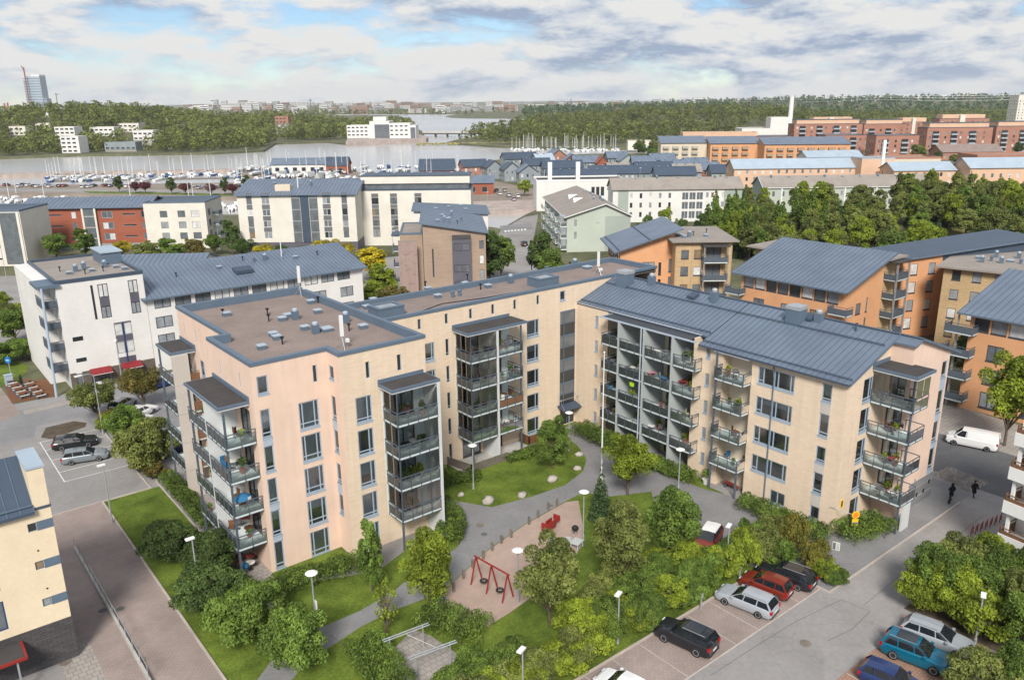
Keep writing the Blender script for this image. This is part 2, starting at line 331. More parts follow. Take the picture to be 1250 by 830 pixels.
for nm, c, ro in (('glass_dark', (0.03, 0.034, 0.038), 0.04), ('glass_mid', (0.12, 0.135, 0.15), 0.05), ('glass_grey', (0.26, 0.28, 0.30), 0.08), ('glass_blind', (0.58, 0.58, 0.57), 0.25), ('glass_warm', (0.22, 0.16, 0.10), 0.08)):
    mat(nm, c, ro, 0.25, 0.8, spec=0.7)
def clear(name, tint, gloss=0.08, a=0.16):
    m = bpy.data.materials.new(name); m.use_nodes = True; MATS[name] = m; N = m.node_tree.nodes; L = m.node_tree.links
    N.remove(N['Principled BSDF'])
    tr = N.new('ShaderNodeBsdfTransparent'); tr.inputs['Color'].default_value = (*tint, 1)
    gl = N.new('ShaderNodeBsdfGlossy'); gl.inputs['Roughness'].default_value = 0.06
    df = N.new('ShaderNodeBsdfDiffuse'); df.inputs['Color'].default_value = (0.45, 0.52, 0.52, 1)
    fr = N.new('ShaderNodeFresnel'); fr.inputs['IOR'].default_value = 1.45
    ad = N.new('ShaderNodeMath'); ad.operation = 'ADD'; ad.use_clamp = True; L.new(fr.outputs[0], ad.inputs[0]); ad.inputs[1].default_value = gloss
    m1 = N.new('ShaderNodeMixShader'); m1.inputs[0].default_value = a; L.new(tr.outputs[0], m1.inputs[1]); L.new(df.outputs[0], m1.inputs[2])
    m2 = N.new('ShaderNodeMixShader'); L.new(ad.outputs[0], m2.inputs[0]); L.new(m1.outputs[0], m2.inputs[1]); L.new(gl.outputs[0], m2.inputs[2])
    L.new(m2.outputs[0], N['Material Output'].inputs['Surface'])
clear('rail_glass', (0.82, 0.87, 0.88), 0.02, 0.09)
clear('window_glass', (0.86, 0.89, 0.91), 0.10, 0.03)
mat('curtain_white', (0.78, 0.78, 0.76), 0.9, 0.08, 6.0, objvar=.15); mat('curtain_grey', (0.50, 0.53, 0.56), 0.9, 0.08, 6.0, objvar=.2); mat('curtain_warm', (0.30, 0.22, 0.13), 0.9, 0.1, 6.0, objvar=.3)
clear('balcony_glazing', (0.95, 0.97, 0.97), 0.0, 0.0)
for nm, c in (('car_black', (0.012, 0.013, 0.017)), ('car_navy', (0.012, 0.03, 0.11)), ('car_silver', (0.40, 0.43, 0.47)), ('car_grey', (0.20, 0.23, 0.25)), ('car_red', (0.21, 0.028, 0.015)), ('car_teal', (0.0, 0.13, 0.22)), ('car_white', (0.72, 0.72, 0.72)), ('car_steel', (0.30, 0.33, 0.36))):
    mat(nm, c, 0.28, 0.03, 0.5, coat=0.8, metal=0.25 if nm in ('car_silver', 'car_grey', 'car_teal', 'car_steel', 'car_red') else 0)
mat('car_glass', (0.014, 0.017, 0.022), 0.03, 0.1, 1.0, spec=0.8)
mat('lamp_red', (0.35, 0.01, 0.012), 0.25, 0.05, 1.0)
mat('lamp_clear', (0.65, 0.67, 0.70), 0.15, 0.05, 1.0)
mat('rim', (0.45, 0.46, 0.48), 0.35, 0.05, 1.0, metal=0.6)
mat('skin', (0.45, 0.26, 0.18), 0.6, 0.05, 1.0)
mat('coat_black', (0.014, 0.014, 0.016), 0.9, 0.1, 2.0)
mat('hull_white', (0.70, 0.70, 0.70), 0.35, 0.04, 0.3, objvar=0.12)
mat('hull_blue', (0.03, 0.08, 0.25), 0.35, 0.04, 0.3)
mat('tarp_blue', (0.05, 0.12, 0.22), 0.8, 0.1, 0.5)
mat('tarp_grey', (0.40, 0.41, 0.40), 0.8, 0.1, 0.5, objvar=0.2)
mat('far_city', (0.55, 0.55, 0.55), 0.8, 0.2, 0.01, objvar=0.3)
mat('far_brick', (0.32, 0.20, 0.15), 0.8, 0.2, 0.01, objvar=0.25)
mat('orange_sign', (0.75, 0.22, 0.02), 0.6, 0.05, 1.0)
mat('sign_yellow', (0.72, 0.45, 0.02), 0.6, 0.05, 1.0)
mat('sign_blue', (0.01, 0.16, 0.42), 0.6, 0.05, 1.0)
for nm, c in (('cloth_blue', (0.03, 0.14, 0.28)), ('cloth_red', (0.22, 0.045, 0.035)), ('cloth_white', (0.62, 0.61, 0.58)), ('cloth_brown', (0.17, 0.09, 0.05)), ('cloth_lime', (0.38, 0.62, 0.02)), ('cloth_grey', (0.14, 0.14, 0.15)), ('cloth_purple', (0.07, 0.02, 0.09)), ('cloth_pink', (0.45, 0.20, 0.25)), ('terracotta', (0.32, 0.12, 0.06))):
    mat(nm, c, 0.85, 0.12, 2.0)
leafmat('leaf_green', (0.045, 0.085, 0.014), (0.115, 0.17, 0.030))
leafmat('leaf_dark', (0.028, 0.055, 0.014), (0.075, 0.115, 0.030))
leafmat('leaf_bright', (0.075, 0.115, 0.010), (0.20, 0.245, 0.024))
leafmat('leaf_olive', (0.06, 0.085, 0.020), (0.165, 0.185, 0.048))
leafmat('leaf_yellow', (0.16, 0.15, 0.012), (0.42, 0.34, 0.02))
leafmat('leaf_autumn', (0.07, 0.08, 0.015), (0.165, 0.15, 0.026))
leafmat('leaf_rust', (0.05, 0.075, 0.016), (0.15, 0.115, 0.028))
leafmat('leaf_hedge', (0.040, 0.075, 0.012), (0.105, 0.155, 0.026))
leafmat('leaf_spruce', (0.022, 0.048, 0.018), (0.055, 0.09, 0.032))
leafmat('leaf_forest', (0.038, 0.062, 0.016), (0.14, 0.155, 0.042))
leafmat('leaf_plum', (0.07, 0.02, 0.03), (0.14, 0.04, 0.05))
leafmat('leaf_reed', (0.22, 0.19, 0.08), (0.34, 0.30, 0.14))
# ------------------------------------------------------------------ land, water, roads (setting)
def struct(name, mb, m, parent=None, smooth=False): return tag(mk(name, mb, m, parent, smooth=smooth), kind='structure')
def sheet(name, pts, z, m):
    mb = MB(); mb.poly([(p[0], p[1], z) for p in pts]); return struct(name, mb, m)
def rect(name, x0, x1, y0, y1, z, m): return sheet(name, [(x0, y0), (x1, y0), (x1, y1), (x0, y1)], z, m)
def gp(pts, z=0.0): return [tuple(G(a, b, z)[:2]) for a, b in pts]
WZ = -1.6
mb = MB(); mb.poly([(-30000, -30000, WZ), (30000, -30000, WZ), (30000, 30000, WZ), (-30000, 30000, WZ)]); struct('water', mb, 'water')
def land(name, pts, m, z=0.0, t=4.0):
    mb = MB(); a = sum(pts[i][0] * pts[(i + 1) % len(pts)][1] - pts[(i + 1) % len(pts)][0] * pts[i][1] for i in range(len(pts)))
    mb.prism(pts if a > 0 else pts[::-1], z - t, z); return struct(name, mb, m)
# near shore with the housing blocks
shore = gp([(-420, 268), (0, 264), (290, 262), (440, 266), (590, 276), (612, 279), (640, 263), (655, 256)])
inland = gp([(660, 232), (565, 214), (570, 199), (650, 191), (720, 188), (800, 187), (850, 186)])
pen = gp([(800, 181), (700, 181), (655, 180.5), (600, 178), (545, 174), (560, 170), (600, 164), (640, 150), (660, 141)])
land('ground', [(-400, -300)] + shore + inland + pen + [tuple(G(1900, 141)[:2]), tuple(G(2600, 400)[:2]), (400, -300)], 'land')
# boatyard spit
spit = gp([(655.5, 256), (580, 257), (560, 251), (430, 245), (300, 241), (0, 237), (-300, 234), (-300, 227.5), (0, 226), (150, 225), (285, 223), (300, 204), (420, 204), (440, 211), (561, 211), (566, 214.5), (660.5, 232)])
land('boatyard_ground', spit, 'dry_ground', 0.004)
land('breakwater', gp([(-300, 217), (0, 214.6), (150, 211), (284, 208.2), (284, 206.6), (150, 209), (0, 212), (-300, 214)]), 'cliff', 0.4)
# wooded opposite shore
opp = gp([(-500, 197), (0, 192.5), (94, 189), (250, 187), (322, 183.5), (336, 175), (400, 173), (430, 176), (521, 171), (515, 160), (489, 150), (485, 141), (-500, 141)])
land('opposite_shore', opp, 'land', 0.0)
far = gp([(-900, 139.4), (400, 139.2), (600, 139.4), (1000, 138), (2100, 132)]) 
f0 = np.array(far[0]); f1 = np.array(far[-1]); dv = FW[:2] / np.linalg.norm(FW[:2]) * 22000
land('far_shore', far + [tuple(f1 + dv * 1.2), tuple(f0 + dv)], 'land', 0.6)

# streets and courts near the camera, sheets 4 mm apart
rect('street_base', -60, 78, -110, 61, 0.004, 'asphalt_old')
rect('brick_street', -14.8, -8.0, -60, 23.4, 0.008, 'paver_red')
rect('forecourt_pavement', -16.5, -14.3, -30, 0.2, 0.012, 'paver_grey')
sheet('side_road', [(-60, 44), (-10.2, 46.5), (-9.3, 50.5), (-4.5, 50.0), (-3.4, 44), (-3.4, 29), (9, 29), (25, 40), (25, 58), (-60, 58)], 0.008, 'asphalt')
sheet('cobble_strip', gp([(28, 501), (93, 486), (97, 490), (30, 506)]), 0.012, 'paver_grey')
sheet('corner_pavement', gp([(-10, 478), (0, 472), (25, 505), (-10, 520)]), 0.012, 'paver_red')
rect('lawn', -7.85, -2.4, -16, 23.1, 0.012, 'grass_lawn')
sheet('traffic_island', gp([(50, 534), (56, 522), (90, 514), (106, 516), (104, 521), (62, 536)]), 0.012, 'soil')
# court between the wings: lawn first, then path, play area
sheet('court_lawn', [(-7.8, -16), (-2.4, -7.2), (0, -2.6), (7, -5.6), (15, -2.6), (15, 8), (43, 8), (43, -12), (35.4, -26.4), (12, -26.2), (-7.8, -32)], 0.008, 'grass_lawn')
path = gp([(300, 848), (340, 795), (372, 775), (440, 745), (480, 722), (500, 705), (540, 680), (558, 668), (567, 655), (562, 640), (545, 624), (538, 612), (540, 605)]) + gp([(545, 608), (560, 612), (600, 619), (650, 606), (690, 592), (712, 575), (716, 560), (706, 545), (695, 536), (690, 522), (703, 516), (725, 530), (760, 556), (805, 577), (860, 597), (900, 607), (925, 612), (985, 655), (1010, 690), (985, 702), (940, 700), (890, 680), (868, 655), (838, 640), (800, 620), (795, 600), (745, 606), (712, 601), (690, 612), (640, 640), (590, 675), (548, 715), (520, 730), (480, 745), (440, 765), (372, 810), (340, 850)])
sheet('court_path', path, 0.018, 'asphalt')
sand = gp([(548, 716), (590, 676), (640, 641), (690, 613), (706, 611), (713, 650), (712, 662), (700, 682), (690, 700), (640, 735), (622, 748), (594, 765), (578, 768), (540, 760), (530, 740)])
sheet('play_area', sand, 0.023, 'sand')
sheet('rack_yard', gp([(470, 835), (482, 790), (505, 768), (525, 775), (566, 803), (540, 840)]), 0.014, 'paver_grey')
# parking bays, street with kerb, footway by the gable
rect('parking_bay_paving', 6, 33.4, -31.0, -26.3, 0.012, 'paver_red')
rect('lane', -10, 60.5, -37.6, -31.0, 0.008, 'asphalt_old')
rect('footway', 33.54, 60.5, -31.72, -26.9, 0.022, 'asphalt')
rect('parking_bay_paving_south', 10, 36.0, -43, -37.6, 0.012, 'paver_orange')
rect('south_shrub_soil', 36.0, 60, -60, -36.6, 0.012, 'soil')
sheet('main_street', [(61.5, -110), (73, -110), (73, 60), (61.5, 60)], 0.012, 'asphalt_dark')
rect('street_footway', 57.2, 61.5, -26.9, 40, 0.010, 'asphalt')
mb = MB(); mb.box(33.4, 57.0, -31.86, -31.72, 0, 0.13); mb.box(33.4, 33.54, -31.72, -26.4, 0, 0.13); struct('kerb', mb, 'kerb')
mb = MB(); mb.box(6, 33.3, -26.32, -26.18, 0, 0.13); struct('kerb_parking', mb, 'kerb')
mb = MB(); mb.box(6, 33.4, -31.06, -30.94, 0, 0.022); struct('kerb_flush', mb, 'kerb')
mb = MB(); mb.box(-8.06, -7.9, -30, 23.25, 0, 0.13); mb.box(-7.9, -3.2, 23.11, 23.25, 0, 0.13); mb.box(-3.4, -3.26, 23.25, 42, 0, 0.13); struct('kerb_lawn', mb, 'kerb')
mb = MB(); mb.box(-60, -8.06, 23.35, 23.47, 0, 0.02); struct('kerb_street', mb, 'kerb')
mb = MB(); mb.box(-2.5, -2.38, 9.5, 24.4, 0, 0.16); struct('kerb_hedge', mb, 'kerb')
mb = MB()
for (a, b, c_, d) in ((-10.15, -3.6, 44.2, 44.3), (-10.0, -3.6, 37.6, 37.7), (-9.9, -3.6, 30.7, 30.8), (-10.0, -9.9, 30.7, 44.2), (-9.9, -3.6, 33.6, 33.7), (-10, -3.6, 41.2, 41.3)): mb.poly([(a, c_, 0.014), (b, c_, 0.014), (b, d, 0.014), (a, d, 0.014)])
struct('parking_lines', mb, 'paint_white_line')
mb = MB()
for i in range(1, 10): mb.poly([(6 + i * 2.72, -30.9, 0.016), (6.08 + i * 2.72, -30.9, 0.016), (6.08 + i * 2.72, -26.4, 0.016), (6 + i * 2.72, -26.4, 0.016)])
struct('bay_lines', mb, 'kerb')
mb = MB()
for i in range(0, 9): mb.poly([(12 + i * 2.72, -42.6, 0.016), (12.08 + i * 2.72, -42.6, 0.016), (12.08 + i * 2.72, -37.7, 0.016), (12 + i * 2.72, -37.7, 0.016)])
struct('bay_lines_south', mb, 'kerb')
# tar-sealed joints in the lane, a manhole row
def strip(pts, w, z=0.017):
    mb = MB()
    for a, b in zip(pts[:-1], pts[1:]):
        a = Vector((*a, z)); b = Vector((*b, z)); n = (b - a).cross(Vector((0, 0, 1))).normalized() * w / 2
        mb.poly([a - n, b - n, b + n, a + n])
    return mb
struct('road_crack', strip(gp([(868, 824), (920, 790), (972, 758), (1027, 732), (1062, 746), (1040, 768), (1010, 782)]), 0.045), 'asphalt_dark')
struct('road_crack_far', strip([(34, -34.4), (40, -34.2), (47, -34.5), (56, -34.3)], 0.04), 'asphalt_dark')
struct('path_joint', strip(gp([(403, 775), (440, 802)]), 0.05, 0.023), 'asphalt_dark')
for i, (px, py, r) in enumerate(((870, 638, .35), (586, 641, .38), (591, 652, .3), (983, 785, .4), (1068, 627, .3), (80, 808, .42), (147, 743, .3), (172, 805, .35), (125, 745, .3), (672, 617, .3))):
    mb = MB(); mb.lathe([(r, 0), (r, 0.006), (r * .88, 0.009), (r * .86, 0.006), (0.02, 0.006)], 18); c = G(px, py)
    o = mk('manhole_cover', mb, 'asphalt_dark' if i % 2 == 0 else 'wood_grey', None, (c[0], c[1], 0.024)); tag(o, 'round iron manhole cover set in the paving', 'manhole cover', 'manhole covers in the paving')
# hills under the far woods
def hill(name, pxr, depth, rx, ry, h, m='land'):
    d0 = D(pxr, 124, depth); n = 28; mb = MB(); d2 = FW[:2] / np.linalg.norm(FW[:2]); r2 = RT[:2] / np.linalg.norm(RT[:2])
    for i in range(n + 1):
        for j in range(n + 1):
            u = -1 + 2 * i / n; v = -1 + 2 * j / n; q = max(0, 1 - u * u) ** 1.2 * max(0, 1 - v * v) ** 1.2
            p = d0[:2] + r2 * u * rx + d2 * v * ry; mb.v.append((p[0], p[1], h * q - 4 * (1 - q)))
    for i in range(n):
        for j in range(n): k = i * (n + 1) + j; mb.f.append((k, k + n + 1, k + n + 2, k + 1)); mb.mi.append(0)
    struct(name, mb, m, smooth=True); return (d0[:2], r2, d2, rx, ry, h)
HILLS = [hill('wooded_hill', 95, 905, 235, 235, 27), hill('wooded_hill_point', 330, 1120, 130, 200, 12), hill('wooded_hill_east', 850, 1120, 250, 250, 17), hill('city_hill', 330, 4300, 1300, 1000, 26), hill('city_hill_east', 640, 4600, 900, 900, 18), hill('far_ridge', 1150, 2300, 1500, 600, 26), hill('park_hill', 1140, 235, 62, 48, 5.0, 'rough_grass')]
def ground_z(x, y):
    z = 0.0
    for (c, r2, d2, rx, ry, h) in HILLS:
        d = np.array((x, y)) - c; u = d @ r2 / rx; v = d @ d2 / ry
        if abs(u) < 1 and abs(v) < 1: q = (1 - u * u) ** 1.2 * (1 - v * v) ** 1.2; z = max(z, h * q - 4 * (1 - q))
    return z
# ------------------------------------------------------------------ building kit
def wallgrid(mb, o, u, U, z0, z1, holes, depth=0.14, top=None):
    """rectangular wall with openings. o: start point (x,y), u: unit direction seen from outside left to right, holes: (u0,u1,z0,z1[,depth])"""
    u = Vector((u[0], u[1], 0)); inn = Vector((-u.y, u.x, 0)); O = Vector((o[0], o[1], 0))
    us = sorted({0.0, U} | {round(x, 4) for h in holes for x in h[:2]}); zs = sorted({z0, z1} | {round(x, 4) for h in holes for x in h[2:4]})
    us = [x for x in us if -1e-6 <= x <= U + 1e-6]; zs = [z for z in zs if z0 - 1e-6 <= z <= z1 + 1e-6]
    P = lambda a, z, d=0.0: tuple(O + u * a + inn * d + Vector((0, 0, z)))
    for j in range(len(zs) - 1):
        run = None
        for i in range(len(us) - 1):
            cu = (us[i] + us[i + 1]) / 2; cz = (zs[j] + zs[j + 1]) / 2
            inside = any(h[0] < cu < h[1] and h[2] < cz < h[3] for h in holes)
            if not inside:
                if run is None: run = us[i]
            if (inside or i == len(us) - 2) and run is not None:
                e_ = us[i] if inside else us[i + 1]
                mb.quad(P(run, zs[j]), P(e_, zs[j]), P(e_, zs[j + 1]), P(run, zs[j + 1])); run = None
    for h in holes:
        a, b, c, d = h[:4]; dp = h[4] if len(h) > 4 else depth
        mb.quad(P(a, c, 0), P(b, c, 0), P(b, c, dp), P(a, c, dp)); mb.quad(P(a, d, dp), P(b, d, dp), P(b, d, 0), P(a, d, 0))
        mb.quad(P(a, c, 0), P(a, c, dp), P(a, d, dp), P(a, d, 0)); mb.quad(P(b, c, dp), P(b, c, 0), P(b, d, 0), P(b, d, dp))

WCACHE = {}
def wmesh(w, h, style, fm):
    """frame, panes, sill meshes for a window w x h; local x along wall, y inward, z up"""
    key = (round(w, 2), round(h, 2), style, fm)
    if key in WCACHE: return WCACHE[key]
    b = 0.095 if min(w, h) > 0.6 else 0.05; f = MB(); panes = []
    d0, d1 = 0.05, 0.13
    if style == 'n': b = 0.05
    f.box(0, b, d0, d1, 0, h); f.box(w - b, w, d0, d1, 0, h); f.box(b, w - b, d0, d1, 0, b); f.box(b, w - b, d0, d1, h - b, h)
    def mull(x, z0=b, z1=None): f.box(x - b * .5, x + b * .5, d0 + .002, d1, z0, h - b if z1 is None else z1)
    def tran(z, x0=b, x1=None): f.box(x0, w - b if x1 is None else x1, d0 + .004, d1, z - b * .45, z + b * .45)
    if style == 'A':
        x1, x2 = w * .18, w * .78; mull(x1); mull(x2); tran(h * .2)
        panes = [(b, x1 - b * .5, b, h - b), (x1 + b * .5, x2 - b * .5, b, h - b), (x2 + b * .5, w - b, b, h - b)]
    elif style == 'B':
        x1 = w * .72; mull(x1); tran(h * .14); panes = [(b, x1 - b * .5, b, h - b), (x1 + b * .5, w - b, b, h - b)]
    elif style == 'W':
        xs = [w * .16, w * .46, w * .56, w * .9]
        for x in xs: mull(x)
        tran(h * .2, b, w * .16); e_ = [b] + xs + [w - b]; panes = [(e_[i] + b * .4, e_[i + 1] - b * .4, b, h - b) for i in range(5)]
    elif style == 'T': tran(h * .16); panes = [(b, w - b, b, h - b)]
    elif style == '2': mull(w / 2); panes = [(b, w / 2 - b * .5, b, h - b), (w / 2 + b * .5, w - b, b, h - b)]
    else: panes = [(b, w - b, b, h - b)]
    pm = []
    for (a, c, e_, g) in panes:
        q = MB(); q.box(a, c, 0.10, 0.115, e_, g); pm.append(q)
    s = MB(); s.box(-0.03, w + 0.03, -0.035, 0.05, -0.17, 0.0)
    WCACHE[key] = (f.mesh('window', fm), pm, s, {}, {})
    return WCACHE[key]
def pick_glass(r):
    x = r.random()
    return 'glass_mid' if x < .36 else 'glass_grey' if x < .56 else 'glass_blind' if x < .78 else 'glass_dark' if x < .95 else 'glass_warm'
CURT = {}
def curtain(w, W_, H_, r):
    x = r.random(); m = r.choice(['curtain_white', 'curtain_white', 'curtain_grey', 'curtain_grey', 'curtain_warm']); b = []
    if x < (.5 if W_ > 3 else .36): b = [(.06, W_ - .06, .06, H_ - .06)]; m = 'curtain_white' if r.random() < .6 else 'curtain_grey'
    elif x < .64: k = r.choice([.3, .45, .6]); b = [(.06, W_ - .06, H_ * k, H_ - .06)]; m = 'curtain_white' if m == 'curtain_warm' else m
    elif x < .92: k = r.choice([.16, .24, .34]); b = [(.06, W_ * k, .08, H_ - .06), (W_ * (1 - k), W_ - .06, .08, H_ - .06)]
    for (p, q, z0, z1) in b:
        key = (round(p, 2), round(q, 2), round(z0, 2), round(z1, 2), m)
        if key not in CURT:
            mb = MB(); n = max(4, int((q - p) / .07))
            for i in range(n): y0, y1 = (.2, .235) if i % 2 == 0 else (.235, .2); mb.quad((p + (q - p) * i / n, y0, z0), (p + (q - p) * (i + 1) / n, y1, z0), (p + (q - p) * (i + 1) / n, y1, z1), (p + (q - p) * i / n, y0, z1))
            CURT[key] = mb.mesh('curtain', m)
        link('curtain', CURT[key], w)
def window(parent, o, u, a, b, c, d, style='p', fm='frame_blue', glass=None, sill=True, r=rng, name='window', real=False):
    f, pm, s, pc, sc = wmesh(b - a, d - c, style, fm); rz = math.atan2(u[1], u[0])
    w = link(name, f, parent, (o[0] + u[0] * a, o[1] + u[1] * a, c), rz)
    g0 = glass or pick_glass(r)
    if real: curtain(w, b - a, d - c, r); g0 = glass = 'window_glass'
    for i, q in enumerate(pm):
        g = g0
        if len(pm) >= 2 and not glass and r.random() < .3: g = 'glass_mid'
        if (i, g) not in pc: pc[(i, g)] = q.mesh('pane', g)
        link('pane', pc[(i, g)], w)
    if sill:
        if 0 not in sc: sc[0] = s.mesh('sill', fm)
        link('sill', sc[0], w)
    return w

def seams(mb, p, q, r, s, pitch=0.6, w=0.035, h=0.05):
    """standing seams running from edge p-q (eave) to edge s-r (ridge)"""
    p, q, r, s = [Vector(x) for x in (p, q, r, s)]; L = (q - p).length; n = max(2, int(L / pitch))
    for i in range(n + 1):
        t = i / n; a = p.lerp(q, t); b = s.lerp(r, t); up = Vector((0, 0, h / 2)); mb.bar(a + up, b + up, w, h)

def roofvent(parent, x, y, z, kind=0):
    mb = MB()
    if kind == 0: mb.box(-.32, .32, -.28, .28, 0, .34); mb.cur = 1; mb.box(-.37, .37, -.33, .33, .34, .44)
    elif kind == 1: mb.tube((0, 0, 0), (0, 0, .62), .07, 8); mb.lathe([(.09, .55), (.19, .68), (.19, .72), (.02, .76)], 10)
    elif kind == 2: mb.box(-.28, .28, -.28, .28, 0, .85); mb.cur = 1; mb.lathe([(.25, .85), (.27, 1.05), (.15, 1.12), (.02, 1.14)], 12)
    elif kind == 3: mb.box(-.95, .95, -.6, .6, 0, .3); mb.cur = 1; mb.box(-1.0, 1.0, -.65, .65, .3, .42)
    elif kind == 4: mb.lathe([(.2, 0), (.2, .5), (.27, .55), (.27, .7), (.05, .78)], 12)
    me = mb.mesh('roof_vent', ['trim_blue' if kind != 1 else 'black', 'trim_pale'])
    return link('roof_vent' if kind != 1 else 'vent_pipe', me, parent, (x, y, z), rng.uniform(-.1, .1) if kind in (1, 4) else 0)
VC = {}
def vent(parent, x, y, z, kind=0):
    if kind not in VC:
        VC[kind] = roofvent(parent, x, y, z, kind); return VC[kind]
    o = VC[kind].copy(); COL.objects.link(o); o.parent = parent; o.location = (x, y, z); return o

def balcony(parent, x0, x1, y0, y1, z, sides, bay=1.0, rail=1.12, slabm='slab_pale', fm='steel_dark', glass='rail_glass', solid=None, glazing=False, top=2.75):
    """slab x0..x1,y0..y1 with floor at z; railing on the open sides ('x0','x1','y0','y1')"""
    s = MB(); s.box(x0, x1, y0, y1, z - 0.2, z); b = mk('balcony', s, slabm, parent)
    r = MB(); n_ = 0.06
    for sd in sides:
        if sd[0] == 'x':
            X = x0 if sd == 'x0' else x1; a, c = Vector((X, y0, z)), Vector((X, y1, z)); out = Vector((-1 if sd == 'x0' else 1, 0, 0))
        else:
            Y = y0 if sd == 'y0' else y1; a, c = Vector((x0, Y, z)), Vector((x1, Y, z)); out = Vector((0, -1 if sd == 'y0' else 1, 0))
        off = out * 0.05; L = (c - a).length; k = max(1, round(L / bay)); H = Vector((0, 0, rail))
        r.bar(a + off + H, c + off + H, .07, .07); r.bar(a + off + H * .76, c + off + H * .76, .04, .04); r.bar(a + off + Vector((0, 0, .06)), c + off + Vector((0, 0, .06)), .04, .05); r.bar(a + off + Vector((0, 0, -.19)), c + off + Vector((0, 0, -.19)), .05, .04)
        for i in range(k + 1):
            p = a.lerp(c, i / k) + off; r.bar(p + Vector((0, 0, -.21)), p + H, .05, .05)
        for i in range(k):
            p = a.lerp(c, i / k) + off; q = a.lerp(c, (i + 1) / k) + off; e_ = (q - p).normalized() * .05
            g = MB(); gm = solid if solid else glass
            p2, q2 = p + e_, q - e_; zt = rail * .76 - .03; zb = 0.09
            t = out * .012
            g.v = [tuple(p2 - t + Vector((0, 0, zb))), tuple(q2 - t + Vector((0, 0, zb))), tuple(q2 + t + Vector((0, 0, zb))), tuple(p2 + t + Vector((0, 0, zb))), tuple(p2 - t + Vector((0, 0, zt))), tuple(q2 - t + Vector((0, 0, zt))), tuple(q2 + t + Vector((0, 0, zt))), tuple(p2 + t + Vector((0, 0, zt)))]
            g.f = [(0, 3, 2, 1), (4, 5, 6, 7), (0, 1, 5, 4), (1, 2, 6, 5), (2, 3, 7, 6), (3, 0, 4, 7)]; g.mi = [0] * 6
            mk('rail_panel', g, gm, b)
            if glazing:
                g2 = MB(); g2.v = [(x, y, (z + rail + .06) if w < 4 else z + top) for w, (x, y, _) in enumerate(g.v)]; g2.f = g.f; g2.mi = g.mi
                mk('glazing_pane', g2, 'balcony_glazing', b)
    mk('railing', r, fm, b)
    return b
# ------------------------------------------------------------------ the peach apartment block round the court
BLK = thing('apartment_block', 'long peach brick apartment block with blue metal roof wrapping the playground court', 'apartment block')
WL = {}   # windows collected per wall: (style, u0,u1,z0,z1)
def wall(name, o, u, U, z0, z1, wins, m, extra=(), fm='frame_blue', poly=None, sill=True):
    mb = MB(); holes = [(w[1], w[2], w[3], w[4]) for w in wins] + list(extra)
    wallgrid(mb, o, u, U, z0, z1, holes)
    for p in (poly or []): mb.poly(p)
    w_ = mk(name, mb, m, BLK)
    for w in wins: window(BLK, o, u, w[1], w[2], w[3], w[4], w[0], w[6] if len(w) > 6 else fm, w[5] if len(w) > 5 else None, sill=sill and (w[2] - w[1]) > 0.45, real=(w[2] - w[1]) > .6)
    return w_
def panel(o, u, a, b, c, d, m='trim_pale'):
    mb = MB(); mb.box(0, b - a, -0.015, 0.03, 0, d - c); return mk('spandrel_panel', mb, m, BLK, (o[0] + u[0] * a, o[1] + u[1] * a, c), math.atan2(u[1], u[0]))
H1 = 18.62
# --- west tower, pink south face
W = [('T', .41, 1.23, .16, 2.7), ('T', .41, 1.23, 3.26, 5.6), ('T', .41, 1.23, 6.27, 8.55), ('T', .41, 1.23, 9.2, 11.45), ('T', .41, 1.23, 12.2, 14.65), ('p', .4, 1.31, 15.97, 17.48, 'glass_dark'), ('p', 5.2, 5.57, 15.92, 17.41, 'glass_dark')]
W += [('A', 3.68, 5.46, z - 2.38, z) for z in (14.43, 11.48, 8.46, 5.42, 2.42)]
wall('pink_wall', (0, 0), (1, 0), 6.55, 0, H1, W, 'render_pink')
for z0, z1 in ((11.45, 12.2), (5.6, 6.27), (2.7, 3.26)): panel((0, 0), (1, 0), .41, 1.23, z0, z1)
W = [('p', .2, 1.05, 16.1, 17.27), ('T', .2, 1.0, 12.4, 14.59), ('T', .2, 1.0, 9.45, 11.5), ('T', .2, 1.0, 6.5, 8.4), ('T', .2, 1.0, 3.5, 5.45)]
wall('pink_return_wall', (6.55, 0), (0, -1), 2.15, 0, H1, W, 'render_pink')
for z0, z1 in ((11.5, 12.4), (5.45, 6.5)): panel((6.55, 0), (0, -1), .2, 1.0, z0, z1)
W = [('p', 8.96 - 6.55, 9.34 - 6.55, 15.98, 17.44, 'glass_dark'), ('p', 12.02 - 6.55, 12.43 - 6.55, 15.98, 17.44, 'glass_dark')] + [('B', 1.26, 2.78, z - 2.3, z) for z in (14.49, 11.5, 8.49, 5.53, 2.55)]
W += [('2', 4.6, 6.9, z + .12, z + 2.35, 'glass_mid', 'frame_dark') for z in (3, 6, 9, 12)]
wall('brick_south_wall', (6.55, -2.15), (1, 0), 8.35, 0, H1, W, 'brick_peach')
wall('tower_east_wall', (14.9, -2.15), (0, 1), 25.5, 0, H1, [], 'brick_peach')
W = [('p', 9.75 - y - .32, 9.75 - y, 15.95, 17.25, 'glass_dark') for y in (2.55, 7.02)] + [('2', 9.75 - y - 2.2, 9.75 - y, z + .1, z + 2.35, 'glass_mid', 'frame_dark') for z in (3, 6, 9, 12) for y in (1.2, 5.4)]
wall('pink_west_wall', (0, 9.75), (0, -1), 9.75, 0, H1, W, 'render_pink')
